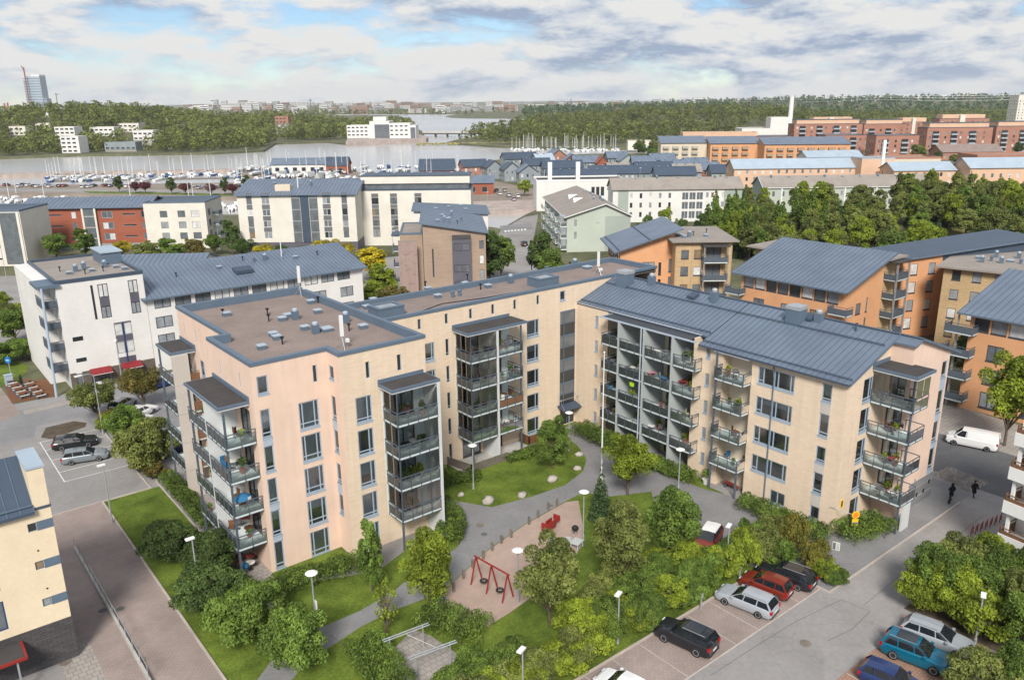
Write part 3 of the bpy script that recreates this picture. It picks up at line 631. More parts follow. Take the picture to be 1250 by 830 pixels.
W = [('p', 23.4 - y - .34, 23.4 - y, 16.05, 17.35, 'glass_dark') for y in (18.0, 21.4)] + [('B', 23.4 - 17.95, 23.4 - 16.6, z, z + 1.9) for z in (12.5, 9.5, 6.5)] + [('p', 23.4 - 14.0, 23.4 - 13.65, z, z + 1.9, 'glass_dark') for z in (15.4, 12.5, 9.5)] + [('2', 23.4 - 22.6, 23.4 - 20.6, z + .1, z + 2.3, 'glass_mid', 'frame_dark') for z in (3, 6, 9, 12)]
wall('pink_far_west_wall', (1.6, 23.4), (0, -1), 13.65, 0, H1, W, 'render_pink')
wall('tower_step_wall', (1.6, 9.75), (-1, 0), 1.6, 0, H1, [], 'render_pink')
wall('tower_north_wall', (14.9, 23.4), (-1, 0), 13.3, 0, H1, [], 'render_pink')
# --- middle wing
W = [('p', x - 14.9, x - 14.5, 15.9, 17.0, 'glass_dark') for x in (20.65, 24.0, 27.15, 30.15, 33.25, 36.65)] + [('p', 40.25 - 14.9, 41.1 - 14.9, 15.8, 16.92)]
for k in range(5):
    z = 14.25 - 3 * k
    W += [('T', 23.98 - 14.9, 24.4 - 14.9, z - 1.85, z, 'glass_dark'), ('B', 21.35 - 14.9, 22.58 - 14.9, z - 1.95, z), ('B', 35.15 - 14.9, 37.0 - 14.9, z - 2.0, z - .02)]
W += [('2', a - 14.9, b - 14.9, z + .1, z + 2.3, 'glass_mid', 'frame_dark') for z in (0, 3, 6, 9, 12) for (a, b) in ((25.8, 28.3), (29.4, 31.4))]
wall('brick_court_wall', (14.9, 8.11), (1, 0), 35.1, 0, 17.62, W, 'brick_peach', extra=[(40.3 - 14.9, 42.75 - 14.9, 2.45, 14.45), (40.4 - 14.9, 42.7 - 14.9, 0.02, 2.3)])
wall('middle_north_wall', (57, 16.3), (-1, 0), 42, 0, 17.62, [], 'brick_peach')
wall('middle_east_wall', (57, 8.1), (0, 1), 8.2, 0, 17.62, [], 'brick_peach')
# stair glazing and entrance
for k in range(8):
    z0 = 2.5 + k * 1.49
    for (a, b) in ((40.3, 40.95), (40.95, 42.75)):
        mb = MB(); mb.box(a + .03, b - .03, 8.2, 8.22, z0 + .03, z0 + 1.46); mk('stair_pane', mb, 'glass_dark' if (k % 2 == 0) else 'glass_mid', BLK)
mb = MB()
for x in (40.3, 40.95, 42.72): mb.box(x, x + .06, 8.14, 8.24, 2.45, 14.45)
for k in range(9): mb.box(40.3, 42.75, 8.145, 8.235, 2.45 + k * 1.49 - (.16 if k % 2 == 0 else .03), 2.5 + k * 1.49)
mk('stair_window_frame', mb, 'trim_blue', BLK)
mb = MB(); mb.box(40.4, 42.7, 8.22, 8.25, .02, 2.3); d = mk('entrance_door', mb, 'glass_dark', BLK); mb = MB(); mb.box(40.4, 40.47, 8.15, 8.22, .02, 2.3); mb.box(41.5, 41.58, 8.15, 8.22, .02, 2.3); mb.box(42.63, 42.7, 8.15, 8.22, .02, 2.3); mk('frame', mb, 'steel_dark', d)
mb = MB(); mb.slab([(39.9, 6.9, 2.35), (43.0, 6.9, 2.35), (43.0, 8.1, 2.75), (39.9, 8.1, 2.75)], .1); cp = mk('entrance_canopy', mb, 'metal_bluedark', BLK)
mb = MB(); mb.tube((40.1, 7.0, 2.4), (40.1, 8.1, 3.9), .025); mb.tube((42.8, 7.0, 2.4), (42.8, 8.1, 3.9), .025); mb.tube((39.6, 7.4, 3.6), (43, 7.4, 3.6), .03); mk('tie_rod', mb, 'steel', cp)
# --- east wing
W = [('p', 8.11 - y - .55, 8.11 - y, z - 1.32, z, 'glass_grey') for y in (4.35,) for z in (14.2, 11.2, 8.22, 5.27, 2.3)]
wall('brick_east_wing_wall', (42.88, 8.11), (0, -1), 5.5, 0, 15.2, W, 'brick_peach')
Wd = [('2', a, b, z + .1, z + 2.3, None, 'frame_dark') for z in (0, 3, 6, 9, 12) for (a, b) in ((.4, 2.4), (4.0, 6.4), (7.7, 9.8), (11.4, 12.6))]
wall('loggia_back_wall', (44.2, 2.61), (0, -1), 13.0, 0, 15.2, Wd, 'render_cream', sill=False)
mb = MB(); mb.box(42.88, 44.2, 2.6, 2.75, 0, 15.2); mk('loggia_side_wall', mb, 'render_cream', BLK)
mb = MB(); mb.box(42.9, 44.3, -10.4, 2.6, 15.0, 15.16); mk('loggia_ceiling', mb, 'fin_white', BLK)
mb = MB(); mb.box(40.95, 41.1, -11.3, 2.3, 14.85, 15.0); mb.box(41.0, 42.9, 2.1, 2.2, 14.87, 14.99); mk('loggia_beam', mb, 'trim_pale', BLK)
for y in (-0.75, -4.45, -8.35):
    mb = MB(); mb.box(40.9, 44.2, y - .13, y + .13, 0, 14.84); mk('fin_wall', mb, 'fin_grey', BLK)
mb = MB(); mb.tube((40.84, -4.1, 0), (40.84, -4.1, 15), .07, 8); mk('downpipe', mb, 'trim_pale', BLK)
for z in (3, 6, 9, 12):
    balcony(BLK, 41.0, 44.15, -.62, 1.85, z, ['x0', 'y1'], 1.15)
    balcony(BLK, 41.0, 44.15, -4.3, -.9, z, ['x0'], 1.15)
    balcony(BLK, 41.0, 44.15, -8.2, -4.6, z, ['x0'], 1.2)
    balcony(BLK, 41.0, 42.0, -11.3, -8.5, z, ['x0', 'y0'], 1.4)
    mb = MB(); mb.box(42.003, 44.15, -10.38, -8.5, z - .2, z - .002); mk('loggia_floor', mb, 'slab_pale', BLK)
y0 = -10.4
W = [('p', 1.42, 1.95, a, b, 'glass_grey') for a, b in ((13.3, 14.3), (10.35, 11.65), (7.4, 8.75), (4.5, 5.8), (1.8, 3.0))]
W += [('W', 7.55, 11.45, z - 1.7, z) for z in (13.95, 10.95, 7.95, 4.95)] + [('2', 9.9, 11.55, .65, 2.0, 'glass_dark')]
W += [('T', 14.2, 15.15, a, b) for a, b in ((12.37, 14.05), (9.05, 11.2), (6.45, 8.05), (3.4, 5.45), (.6, 2.06))]
wall('brick_east_wing_wall', (42.03, y0), (0, -1), 16.55, 0, 14.62, W, 'brick_peach', extra=[(3.5, 6.85, 0.02, 14.3, 1.3)])
mb = MB(); mb.box(43.33, 43.5, -17.3, -13.85, 0, 14.4); mk('loggia_back_wall', mb, 'render_cream', BLK)
for z in (3, 6, 9, 12): window(BLK, (43.33, -13.9), (0, -1), .5, 1.9, z + .1, z + 2.3, '2', 'frame_white', 'glass_mid', False)
for z0, z1 in ((11.2, 12.37), (5.45, 6.45), (2.06, 3.4)): panel((42.03, y0), (0, -1), 14.2, 15.15, z0, z1, 'concrete_panel')
mb = MB(); mb.box(42.03, 44.2, -10.4, -10.25, 0, 15.0); mk('east_wing_return_wall', mb, 'brick_peach', BLK)
for z in (3, 6, 9, 12):
    balcony(BLK, 40.8, 43.3, -17.2, -13.9, z, ['x0', 'y0', 'y1'], 1.12)
for (y, zt) in ((-14.0, 14.7), (-17.1, 3)):
    mb = MB(); mb.box(40.83, 40.99, y - .08, y + .08, 0, zt); mk('post', mb, 'steel_dark', BLK)
mb = MB(); mb.tube((40.9, -13.6, 14.6), (40.9, -17.6, 14.6), .035); mk('awning_rail', mb, 'trim_pale', BLK)
mb = MB(); mb.tube((41.9, -19.6, 14.5), (41.95, -19.75, 13.2), .06, 8); mb.tube((41.95, -19.75, 13.2), (41.95, -19.75, .1), .06, 8); mk('downpipe', mb, 'trim_blue', BLK)
mk('loggia_shade_sheet', MB().box(41.12, 43.0, -10.3, 2.05, 14.93, 14.97), 'frame_dark', BLK)  # added dark sheet; shades the fin tops, colour stands for shadow above beam
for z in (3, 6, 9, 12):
    for q in ((10.3, 11.12, -2.175, -2.153), (13.48, 14.49, -2.175, -2.153), (25.2, 25.77, 8.085, 8.107), (31.45, 32.6, 8.085, 8.107)): mk('balcony_bounce_panel', MB().box(*q, z + .01, z + 2.78), 'slab_pale', BLK)  # added pale sheets; light bounced off the fins put into their colour
# gable end
RX, RZ = 49.8, 17.6
rz = lambda x: RZ - (RX - x) * .36 if x < RX else RZ - (x - RX) * .345
W = [('B', 44.8 - 42.03, 46.75 - 42.03 - .35, z - 2.25, z) for z in (14.3, 11.4, 8.4, 5.45, 2.5)]
wall('brick_gable_wall', (42.03, -26.95), (1, 0), 6.87, 0, 14.6, W, 'brick_peach', poly=[[(42.03, -26.95, 14.6), (48.9, -26.95, 14.6), (48.9, -26.95, rz(48.9) - .1), (42.03, -26.95, rz(42.03) - .1)]])
wall('pink_gable_return_wall', (48.9, -26.95), (0, -1), 2.15, 0, 17.1, [('2', .3, 1.8, z + .1, z + 2.3, 'glass_mid', 'frame_dark') for z in (3, 6, 9, 12)], 'render_pink', sill=False)
W = [('T', 6.2, 7.3, a, b) for a, b in ((12.6, 14.3), (9.0, 11.4), (6.0, 8.2), (3.1, 5.4))]
wall('pink_gable_wall', (48.9, -29.1), (1, 0), 7.6, 0, 14.9, W, 'render_pink', poly=[[(48.9, -29.1, 14.9), (56.5, -29.1, 14.9), (56.5, -29.1, rz(56.5) - .1), (RX, -29.1, RZ - .1), (48.9, -29.1, rz(48.9) - .1)]])
for z0, z1 in ((11.4, 12.6), (8.2, 9.0), (5.4, 6.0), (2.65, 3.1)): panel((48.9, -29.1), (1, 0), 6.2, 7.3, z0, z1)
mb = MB(); mb.box(51.6, 56.56, -29.17, -29.103, 0, 2.65); mb.box(56.503, 56.56, -29.1, 8.0, 0, 2.65); mk('plinth', mb, 'plinth_grey', BLK)
for k, (x, z) in enumerate(((53.2, .9), (54.6, .9), (55.6, 1.6))):
    mb = MB(); mb.box(x, x + .3, -29.2, -29.175, z, z + .4); mk('plinth_window', mb, 'black', BLK)
wall('east_street_wall', (56.5, -29.1), (0, 1), 37.2, 0, rz(56.5) - .1, [('B', u, u + 1.6, z, z + 1.9) for u in (3, 8, 14, 20, 27, 33) for z in (.6, 3.6, 6.6, 9.6)], 'render_pink')
for z in (3, 6, 9, 12):
    b_ = balcony(BLK, 46.3, 48.85, -30.8, -27.0, z, ['x0', 'y0'], 1.05, glazing=(z == 12))
    mb = MB(); mb.bar((48.9, -30.75, z + 1.12), (48.9, -29.15, z + 1.12), .07, .07); mb.bar((48.9, -30.75, z + .06), (48.9, -29.15, z + .06), .05, .05); mb.bar((48.9, -29.2, z), (48.9, -29.2, z + 1.12), .05, .05); mk('railing', mb, 'steel_dark', b_)
mb = MB(); mb.box(46.36, 46.52, -30.7, -30.54, 0, 14.9); mk('post', mb, 'steel_dark', BLK)
mb = MB(); mb.box(47.2, 48.6, -30.75, -30.6, 0, 2.8); mk('fin_wall', mb, 'fin_white', BLK)
# --- roofs
def balcony_roof(x0, x1, y0, y1, up):
    """up: sides against the wall that carry an upstand"""
    mb = MB(); mb.box(x0, x1, y0, y1, 15.03, 15.27); r = mk('balcony_roof', mb, 'trim_blue', BLK)
    mb = MB(); mb.box(x0 + .05, x1 - .05, y0 + .05, y1 - .05, 14.9, 15.028); mk('soffit', mb, 'fin_white', r)
    mb = MB(); mb.box(x0 + .14, x1 - .14, y0 + .14, y1 - .14, 15.272, 15.29); mk('roof_felt', mb, 'roof_dark', r)
    mb = MB()
    if 'y1' in up: mb.box(x0, x1 - .3, y1 - .12, y1 - .005, 15.292, 15.62)
    if 'x1' in up: mb.box(x1 - .12, x1 - .005, y0, y1, 15.292, 15.62)
    if mb.v: mk('upstand', mb, 'trim_blue', r)
balcony_roof(10.0, 14.85, -4.45, -2.15, ['y1']); balcony_roof(24.85, 32.85, 5.3, 8.11, ['y1']); balcony_roof(-2.62, 0, 1.0, 9.15, ['x1']); balcony_roof(-.9, 1.6, 18.7, 23.2, ['x1']); balcony_roof(46.0, 49.4, -31.0, -26.95, ['y1'])
for z in (3, 6, 9, 12):
    balcony(BLK, 10.45, 14.5, -4.4, -2.16, z, ['y0', 'x0'], 1.05, glazing=True)
    balcony(BLK, 25.3, 28.68, 5.45, 8.1, z, ['y0', 'x0'], 1.05, glazing=True); balcony(BLK, 28.98, 32.3, 5.45, 8.1, z, ['y0', 'x1'], 1.05, solid='cloth_brown' if z == 6 else None)
    balcony(BLK, -2.5, -.01, .3, 4.35, z, ['x0', 'y0'], 1.05); balcony(BLK, -2.5, -.01, 4.62, 8.95, z, ['x0'], 1.1)
    balcony(BLK, -.85, 1.59, 18.5, 23.0, z, ['x0'], 1.15)
    mb = MB(); mb.bar((.66, 18.35, z + 1.1), (1.58, 18.35, z + 1.1), .06, .06); mb.box(.66, 1.58, 18.33, 18.37, z + .1, z + .95); mk('side_screen', mb, 'cloth_brown', BLK)
for a in ((14.5, 14.78, -4.5, -2.15), (28.7, 28.96, 5.35, 8.11), (-2.58, -.003, 4.37, 4.6)):
    mb = MB(); mb.box(*a, 0, 14.95); mk('fin_wall', mb, 'fin_white', BLK)
for k in range(5):
    mb = MB(); mb.box(-.88, .65, 18.2, 18.5, k * 3.0 + .012, k * 3 + 2.985); mk('fin_panel', mb, 'concrete_panel', BLK)
for (x, y, z) in ((10.55, -4.25, 14.95), (25.4, 5.58, 14.95), (32.2, 5.58, 14.95), (-2.38, .45, 14.95), (-2.38, 8.8, 14.95), (-.75, 22.8, 14.95)):
    mb = MB(); mb.box(x - .08, x + .08, y - .08, y + .08, 0, z); mk('post', mb, 'steel_dark', BLK)
def flat_roof(pts, zf, zt, w=.38, name='parapet'):
    mb = MB(); mb.poly([(p[0], p[1], zf) for p in pts]); mk('roof_felt', mb, 'roof_felt', BLK)
    n = len(pts); P = [Vector((p[0], p[1])) for p in pts]
    nr = []
    for i in range(n):
        d = (P[(i + 1) % n] - P[i]).normalized(); nr.append(Vector((-d.y, d.x)))
    inner, outer = [], []
    for i in range(n):
        m = nr[i - 1] + nr[i]; m = m / max(.2, m.dot(nr[i])); inner.append(P[i] + m * w); outer.append(P[i] - m * .07)
    mb = MB()
    for i in range(n):
        j = (i + 1) % n
        a, b, c, d = outer[i], outer[j], inner[j], inner[i]
        for k, q in ((zf, 0),):
            mb.quad((*a, zt), (*b, zt), (*c, zt), (*d, zt)); mb.quad((*a, zt - .3), (*b, zt - .3), (*b, zt), (*a, zt)); mb.quad((*d, zt), (*c, zt), (*c, zf), (*d, zf)); mb.quad((*a, zt - .3), (*d, zt - .3), (*c, zt - .3), (*b, zt - .3))
    mk(name, mb, 'trim_blue', BLK)
flat_roof([(0, 0), (6.55, 0), (6.55, -2.15), (14.9, -2.15), (14.9, 23.4), (1.6, 23.4), (1.6, 9.75), (0, 9.75)], 17.95, 18.72)
flat_roof([(14.98, 8.11), (50, 8.11), (57, 8.11), (57, 16.3), (14.98, 16.3)], 17.1, 17.72)
mb = MB()
slopes = [[(43.0, -11.2, rz(43.0)), (43.0, 8.05, rz(43.0)), (RX, 8.05, RZ), (RX, -11.2, RZ)], [(41.6, -27.3, rz(41.6)), (41.6, -11.2, rz(41.6)), (RX, -11.2, RZ), (RX, -27.3, RZ)], [(RX, -29.4, RZ), (RX, 8.05, RZ), (58, 8.05, rz(58)), (58, -29.4, rz(58))], [(48.6, -29.4, rz(48.6)), (48.6, -27.3, rz(48.6)), (RX, -27.3, RZ), (RX, -29.4, RZ)]]
for s in slopes: mb.slab(s if s[0][0] > 49 else [s[0], s[3], s[2], s[1]], .16)
roof = mk('metal_roof', mb, 'metal_blue', BLK)
mb = MB()
seams(mb, *slopes[0]); seams(mb, *slopes[1]); seams(mb, slopes[2][3], slopes[2][2], slopes[2][1], slopes[2][0])
tag(mk('roof_seams', mb, 'seam_blue', roof), kind='stuff')
mb = MB(); mb.bar((RX, -29.4, RZ + .05), (RX, 8.05, RZ + .05), .35, .07); mk('ridge_cap', mb, 'metal_bluedark', roof)
for (x, a, b) in ((43.5, -11.1, 7.9), (42.1, -27.2, -11.3), (47.6, -27.0, 7.9)):
    mb = MB(); z = rz(x)
    mb.bar((x, a, z + .22), (x, b, z + .22), .05, .05); mb.bar((x, a, z + .12), (x, b, z + .12), .05, .05)
    n = int((b - a) / 1.2)
    for i in range(n + 1): y = a + (b - a) * i / n; mb.bar((x, y, z), (x, y, z + .24), .04, .04)
    mk('snow_guard', mb, 'metal_bluedark', roof)
mb = MB()
for (x, a, b) in ((42.93, -11.2, 8.0), (41.53, -27.3, -11.2)):
    z = rz(x + .07); mb.bar((x, a, z - .08), (x, b, z - .08), .14, .14)
mk('gutter', mb, 'metal_bluedark', roof)
mb = MB(); mb.bar((41.6, -27.36, rz(41.6) - .03), (RX, -27.36, RZ - .03), .08, .26); mb.bar((RX, -29.46, RZ - .03), (58, -29.46, rz(58) - .03), .08, .22); mb.bar((43.0, 8.0, rz(43) + .02), (RX, 8.0, RZ + .02), .3, .1); mk('verge_board', mb, 'trim_blue', roof)
for (x, y, s, h) in ((48.2, 5.3, 1.5, 1.75), (48.3, -17.6, 1.45, 1.7)):
    mb = MB(); z = rz(x); mb.box(x - s / 2, x + s / 2, y - s / 2, y + s / 2, z - .4, z + h - .35); c_ = mk('chimney', mb, 'trim_blue', roof)
    mb = MB(); mb.box(x - s / 2 - .05, x + s / 2 + .05, y - s / 2 - .05, y + s / 2 + .05, z + h - .35, z + h); mk('chimney_cap', mb, 'galvanised', c_)
for (x, y, h) in ((49.3, 2.1, 1.0), (48.7, -7.4, 1.1), (49.2, -19.5, .8)):
    mb = MB(); z = rz(x); mb.box(x - .35, x + .35, y - .35, y + .35, z - .2, z + h); mb.cur = 1; mb.lathe([(.3, h), (.32, h + .2), (.2, h + .35), (.02, h + .38)], 10, (x, y, z)); mk('roof_vent', mb, ['trim_blue', 'galvanised'], roof)
for (x, y) in ((48.6, -4.6), (49.2, -18.5), (48.9, -23.5)):
    mb = MB(); z = rz(x); mb.slab([(x - .5, y - .5, z + .2), (x + .5, y - .5, z + .52), (x + .5, y + .5, z + .52), (x - .5, y + .5, z + .2)], .25) if y > -20 else mb.tube((x, y, z), (x, y, z + .8), .09, 8)
    mk('roof_hatch' if y > -20 else 'vent_pipe', mb, 'metal_bluedark', roof)
def zz(x0, y0_, s, pts, z, fn):
    for p in pts:
        g = G(x0 + p[0] / s, y0_ + p[1] / s, z); fn(g[0], g[1], p)
zz(190, 330, 3.378, [(293, 188, 0), (467, 210, 1), (278, 188, 1), (522, 208, 0), (545, 195, 0), (577, 202, 2), (615, 245, 0), (660, 260, 2), (485, 272, 0), (500, 285, 0), (523, 305, 1), (437, 325, 0), (668, 177, 0), (640, 137, 0), (670, 135, 1), (855, 240, 0), (798, 250, 1), (785, 215, 2), (462, 185, 1)], 17.96, lambda x, y, p: vent(BLK, x, y, 17.955, p[2]))
zz(190, 330, 3.378, [(705, 250, 0)], 17.96, lambda x, y, p: setattr(vent(BLK, x, y, 17.955, 3), 'scale', (.5, .7, .9)))
zz(420, 310, 3.319, [(118, 193, 0), (92, 223, 0), (340, 148, 0), (380, 178, 0), (440, 176, 4), (468, 170, 4), (490, 127, 0), (553, 145, 1), (583, 137, 0), (675, 118, 2), (823, 72, 4), (915, 55, 1), (935, 52, 2), (955, 50, 0), (985, 60, 3), (500, 105, 1), (330, 135, 1), (760, 65, 1)], 17.1, lambda x, y, p: vent(BLK, x, y, 17.105, p[2]))
for (x, y) in ((18.9, 11.3), (40.4, 11.3)):
    mb = MB(); mb.box(x - 1.5, x + 1.5, y - 1.15, y + 1.15, 17.1, 18.1); mb.cur = 1; mb.box(x - 1.1, x + 1.1, y - .8, y + .8, 18.1, 18.13); mb.cur = 0
    for a in ((x - 1.55, x + 1.55, y - 1.2, y - .85), (x - 1.55, x + 1.55, y + .85, y + 1.2), (x - 1.55, x - 1.15, y - .85, y + .85), (x + 1.15, x + 1.55, y - .85, y + .85)): mb.box(*a, 18.1, 18.22)
    mk('roof_light_box', mb, ['trim_blue', 'glass_grey'], BLK)
mb = MB(); pts = [(22, 10), (26, 11.5), (31, 10.6), (36, 10.2)]
for a, b in zip(pts[:-1], pts[1:]): mb.tube((*a, 17.16), (*b, 17.16), .05)
mk('roof_cable', mb, 'black', BLK)
def antenna(x, y, z, h=2.6):
    mb = MB(); mb.tube((0, 0, 0), (0, 0, h), .04, 6)
    for a in range(3): w = a * 2.1 + .3; mb.tube((.7 * math.cos(w), .7 * math.sin(w), 0), (0, 0, 1.0), .025, 5)
    mb.cur = 1; mb.box(-.14, .14, -.1, .1, h - 1.5, h + .35); mb.box(.35, .6, -.15, .15, .5, .8); mk('phone_antenna', mb, ['steel', 'white_paint'], BLK, (x, y, z))
g = G(190 + 772 / 3.378, 330 + 320 / 3.378, 18.0); antenna(g[0], g[1], 17.95); g = G(190 + 597 / 3.378, 330 + 105 / 3.378, 18.0); antenna(g[0], g[1], 17.95, 3); g = G(731, 335, 17.3); antenna(g[0] + .4, g[1] + .5, 17.1)
# downpipes at wall joints, wall mounted sign
mb = MB(); mb.box(43.0, 43.45, -27.0, -26.955, 2.3, 3.1); sg = mk('notice_sign', mb, 'sign_yellow', BLK)
mb = MB(); mb.box(43.12, 43.33, -27.012, -27.001, 2.42, 2.98); mk('notice_symbol', mb, 'black', sg)
mb = MB(); mb.box(52.6, 52.7, -29.2, -29.11, 2.66, 3.0); mk('wall_bracket', mb, 'steel', BLK)
# ------------------------------------------------------------------ foliage
def leaf_arrays(seed, clumps, n, size, up=0.35, cvar=0.55):
    """n leaf faces spread over a list of clumps (x,y,z,rx,ry,rz)"""
    r = np.random.default_rng(seed); c = np.array(clumps, float); w = (c[:, 3] * c[:, 4] + c[:, 3] * c[:, 5]); w = w / w.sum()
    k = r.choice(len(c), n, p=w); d = r.normal(size=(n, 3)); d /= np.linalg.norm(d, axis=1)[:, None]
    d[:, 2] = np.where(d[:, 2] < -0.45, -d[:, 2], d[:, 2])
    rad = 0.55 + 0.5 * np.sqrt(r.random(n)); p = c[k, :3] + d * c[k, 3:6] * rad[:, None]
    nr = d * 0.8 + r.normal(size=(n, 3)) * 0.55; nr[:, 2] += up; nr /= np.linalg.norm(nr, axis=1)[:, None]
    t = np.cross(nr, r.normal(size=(n, 3))); t /= np.linalg.norm(t, axis=1)[:, None]; b = np.cross(nr, t)
    s = size * (0.6 + 0.8 * r.random(n))[:, None]
    v = np.stack([p - t * s * .75, p - b * s * .45, p + t * s * .75, p + b * s * .45], 1)
    cc = r.random(len(c)); col = np.clip(cc[k] * cvar + r.random(n) * (1 - cvar), 0, 1)
    return v.reshape(-1, 3), col
def leaf_mesh(name, parts, m):
    v = np.concatenate([p[0] for p in parts]); col = np.concatenate([p[1] for p in parts]); n = len(col)
    me = bpy.data.meshes.new(name); me.vertices.add(4 * n); me.vertices.foreach_set('co', v.astype(np.float32).ravel())
    me.loops.add(4 * n); me.loops.foreach_set('vertex_index', np.arange(4 * n, dtype=np.int32))
    me.polygons.add(n); me.polygons.foreach_set('loop_start', np.arange(0, 4 * n, 4, dtype=np.int32)); me.polygons.foreach_set('loop_total', np.full(n, 4, dtype=np.int32))
    a = me.attributes.new('leafcol', 'FLOAT', 'FACE'); a.data.foreach_set('value', col.astype(np.float32))
    me.materials.append(MATS[m]); me.update(calc_edges=True); return me
def clumps_round(seed, R_, H, z0, n=34, q=.3, flat=1.0, cone=0.0):
    r = np.random.default_rng(seed); out = []; ax = r.normal(size=(4, 3)); ax /= np.linalg.norm(ax, axis=1)[:, None]
    while len(out) < n:
        d = r.normal(size=3); d /= np.linalg.norm(d); k = (.35 + .52 * r.random() ** .6) * (.8 + .38 * max(0, (ax @ d).max())); x, y, z = d * k
        zz_ = .5 + .5 * z
        w = 1 - cone * zz_
        s = q * (.7 + .6 * r.random())
        out.append((x * R_ * w, y * R_ * w, z0 + (H - z0) * zz_, s * R_ * (1 - cone * .5 * zz_), s * R_ * (1 - cone * .5 * zz_), s * R_ * flat))
    return out
def trunk_mesh(name, seed, H, r0, clumps, nb=9, lean=.2, stems=1):
    r = random.Random(seed); mb = MB()
    for s in range(stems):
        a = r.uniform(0, 6.28); bx, by = (r.uniform(.1, .35) * math.cos(a), r.uniform(.1, .35) * math.sin(a)) if stems > 1 else (0, 0)
        pts = [Vector((bx, by, -.15))]; m = 5
        for i in range(1, m + 1): pts.append(Vector((bx + r.uniform(-lean, lean) * i / m + bx * i * .4, by + r.uniform(-lean, lean) * i / m + by * i * .4, H * .82 * i / m)))
        rr = [r0 * (1 - .8 * i / m) for i in range(m + 1)]
        for i in range(m): mb.tube(pts[i], pts[i + 1], rr[i], 7, rr[i + 1])
        for c in r.sample(clumps, min(nb // stems + 1, len(clumps))):
            i = min(m - 1, max(1, int((c[2] / (H * .82)) * m * .6))); mb.tube(pts[i], Vector(c[:3]), rr[i] * .55, 5, .015)
    return mb.mesh(name, 'bark')
TREE = {}
def proto(key, H, R_, z0, n, leaf, seed, nclump=34, q=.3, flat=1.0, cone=0.0, r0=.14, stems=1, m='leaf_green', nb=9):
    cl = clumps_round(seed, R_, H * .94, z0, nclump, q, flat, cone)
    TREE[key] = (leaf_mesh('crown', [leaf_arrays(seed, cl, n, leaf)], m), trunk_mesh('trunk', seed, H, r0, cl, nb, stems=stems), H, R_ * 1.12)
proto('round', 7, 2.7, 1.7, 15000, .155, 1, 60, .24, nb=22); proto('round2', 7.5, 2.8, 1.5, 15000, .155, 2, 58, .24, nb=22); proto('wide', 5, 3.0, .7, 15000, .15, 3, 66, .23, .8, nb=20)
proto('oval', 7.5, 2.3, 1.0, 12000, .145, 4, 58, .22, 1.4, .3, .1, nb=24); proto('coney', 7.2, 2.2, .5, 13000, .14, 5, 70, .22, 1.1, .75, .11)
proto('airy', 9, 3.0, 1.2, 15000, .15, 6, 66, .2, 1.1, .2, .13, nb=26); proto('sapling', 5, 1.2, .9, 700, .13, 7, 30, .2, 1.6, .2, .05, 3, nb=24)
proto('shrub', 2.6, 1.8, .25, 8500, .115, 8, 44, .26, .8, 0, .05, 4, nb=16); proto('shrub2', 2.8, 1.8, .25, 8500, .115, 9, 48, .24, .9, 0, .05, 4, nb=16)
proto('forest', 12, 3.6, 2.5, 8500, .30, 10, 50, .26, 1.0, .25, .2); proto('forest2', 13, 3.3, 2.0, 8500, .30, 11, 54, .25, 1.1, .4, .2); proto('birch', 13, 2.7, 3, 5500, .27, 12, 46, .24, 1.4, .3, .15)
def conifer(key, H, R_, seed, n, leaf, layers=11, m='leaf_spruce', base=.06):
    r = np.random.default_rng(seed); cl = []
    for i in range(layers):
        t = i / (layers - 1); z = H * (base + (1 - base - .02) * t); rad = R_ * (1 - t) ** .9 + .08
        k = max(3, int(9 * (1 - t) + 2))
        for j in range(k):
            a = 6.283 * (j + r.random() * .7) / k; cl.append((rad * .62 * math.cos(a), rad * .62 * math.sin(a), z - .1 * rad, rad * .42, rad * .42, H / layers * .55))
    TREE[key] = (leaf_mesh('crown', [leaf_arrays(seed, cl, n, leaf, -.1)], m), trunk_mesh('trunk', seed, H, .12, cl, 3, .05), H, R_)
conifer('spruce', 6, 1.35, 21, 5200, .14); conifer('spruce_big', 15, 3.0, 22, 6000, .38, 14)
def poplar(key, H, R_, seed, n, leaf):
    r = np.random.default_rng(seed); cl = []
    for i in range(36):
        t = r.random(); w = R_ * (math.sin(math.pi * min(1, .12 + .88 * t)) ** .6 * .9 + .1); a = r.random() * 6.28; cl.append((w * .5 * math.cos(a), w * .5 * math.sin(a), H * (.06 + .9 * t), w * .5, w * .5, w * 1.3))
    TREE[key] = (leaf_mesh('crown', [leaf_arrays(seed, cl, n, leaf)], 'leaf_dark'), trunk_mesh('trunk', seed, H, .14, cl, 4, .1), H, R_)
poplar('poplar', 14, 1.25, 23, 3200, .34)
CNAME = {'leaf_yellow': 'yellow', 'leaf_bright': 'bright green', 'leaf_dark': 'dark green', 'leaf_green': 'mid green', 'leaf_rust': 'rust tinged', 'leaf_autumn': 'yellowish', 'leaf_olive': 'olive green', 'leaf_spruce': 'dark', 'leaf_forest': 'deep green', 'leaf_plum': 'dark red'}
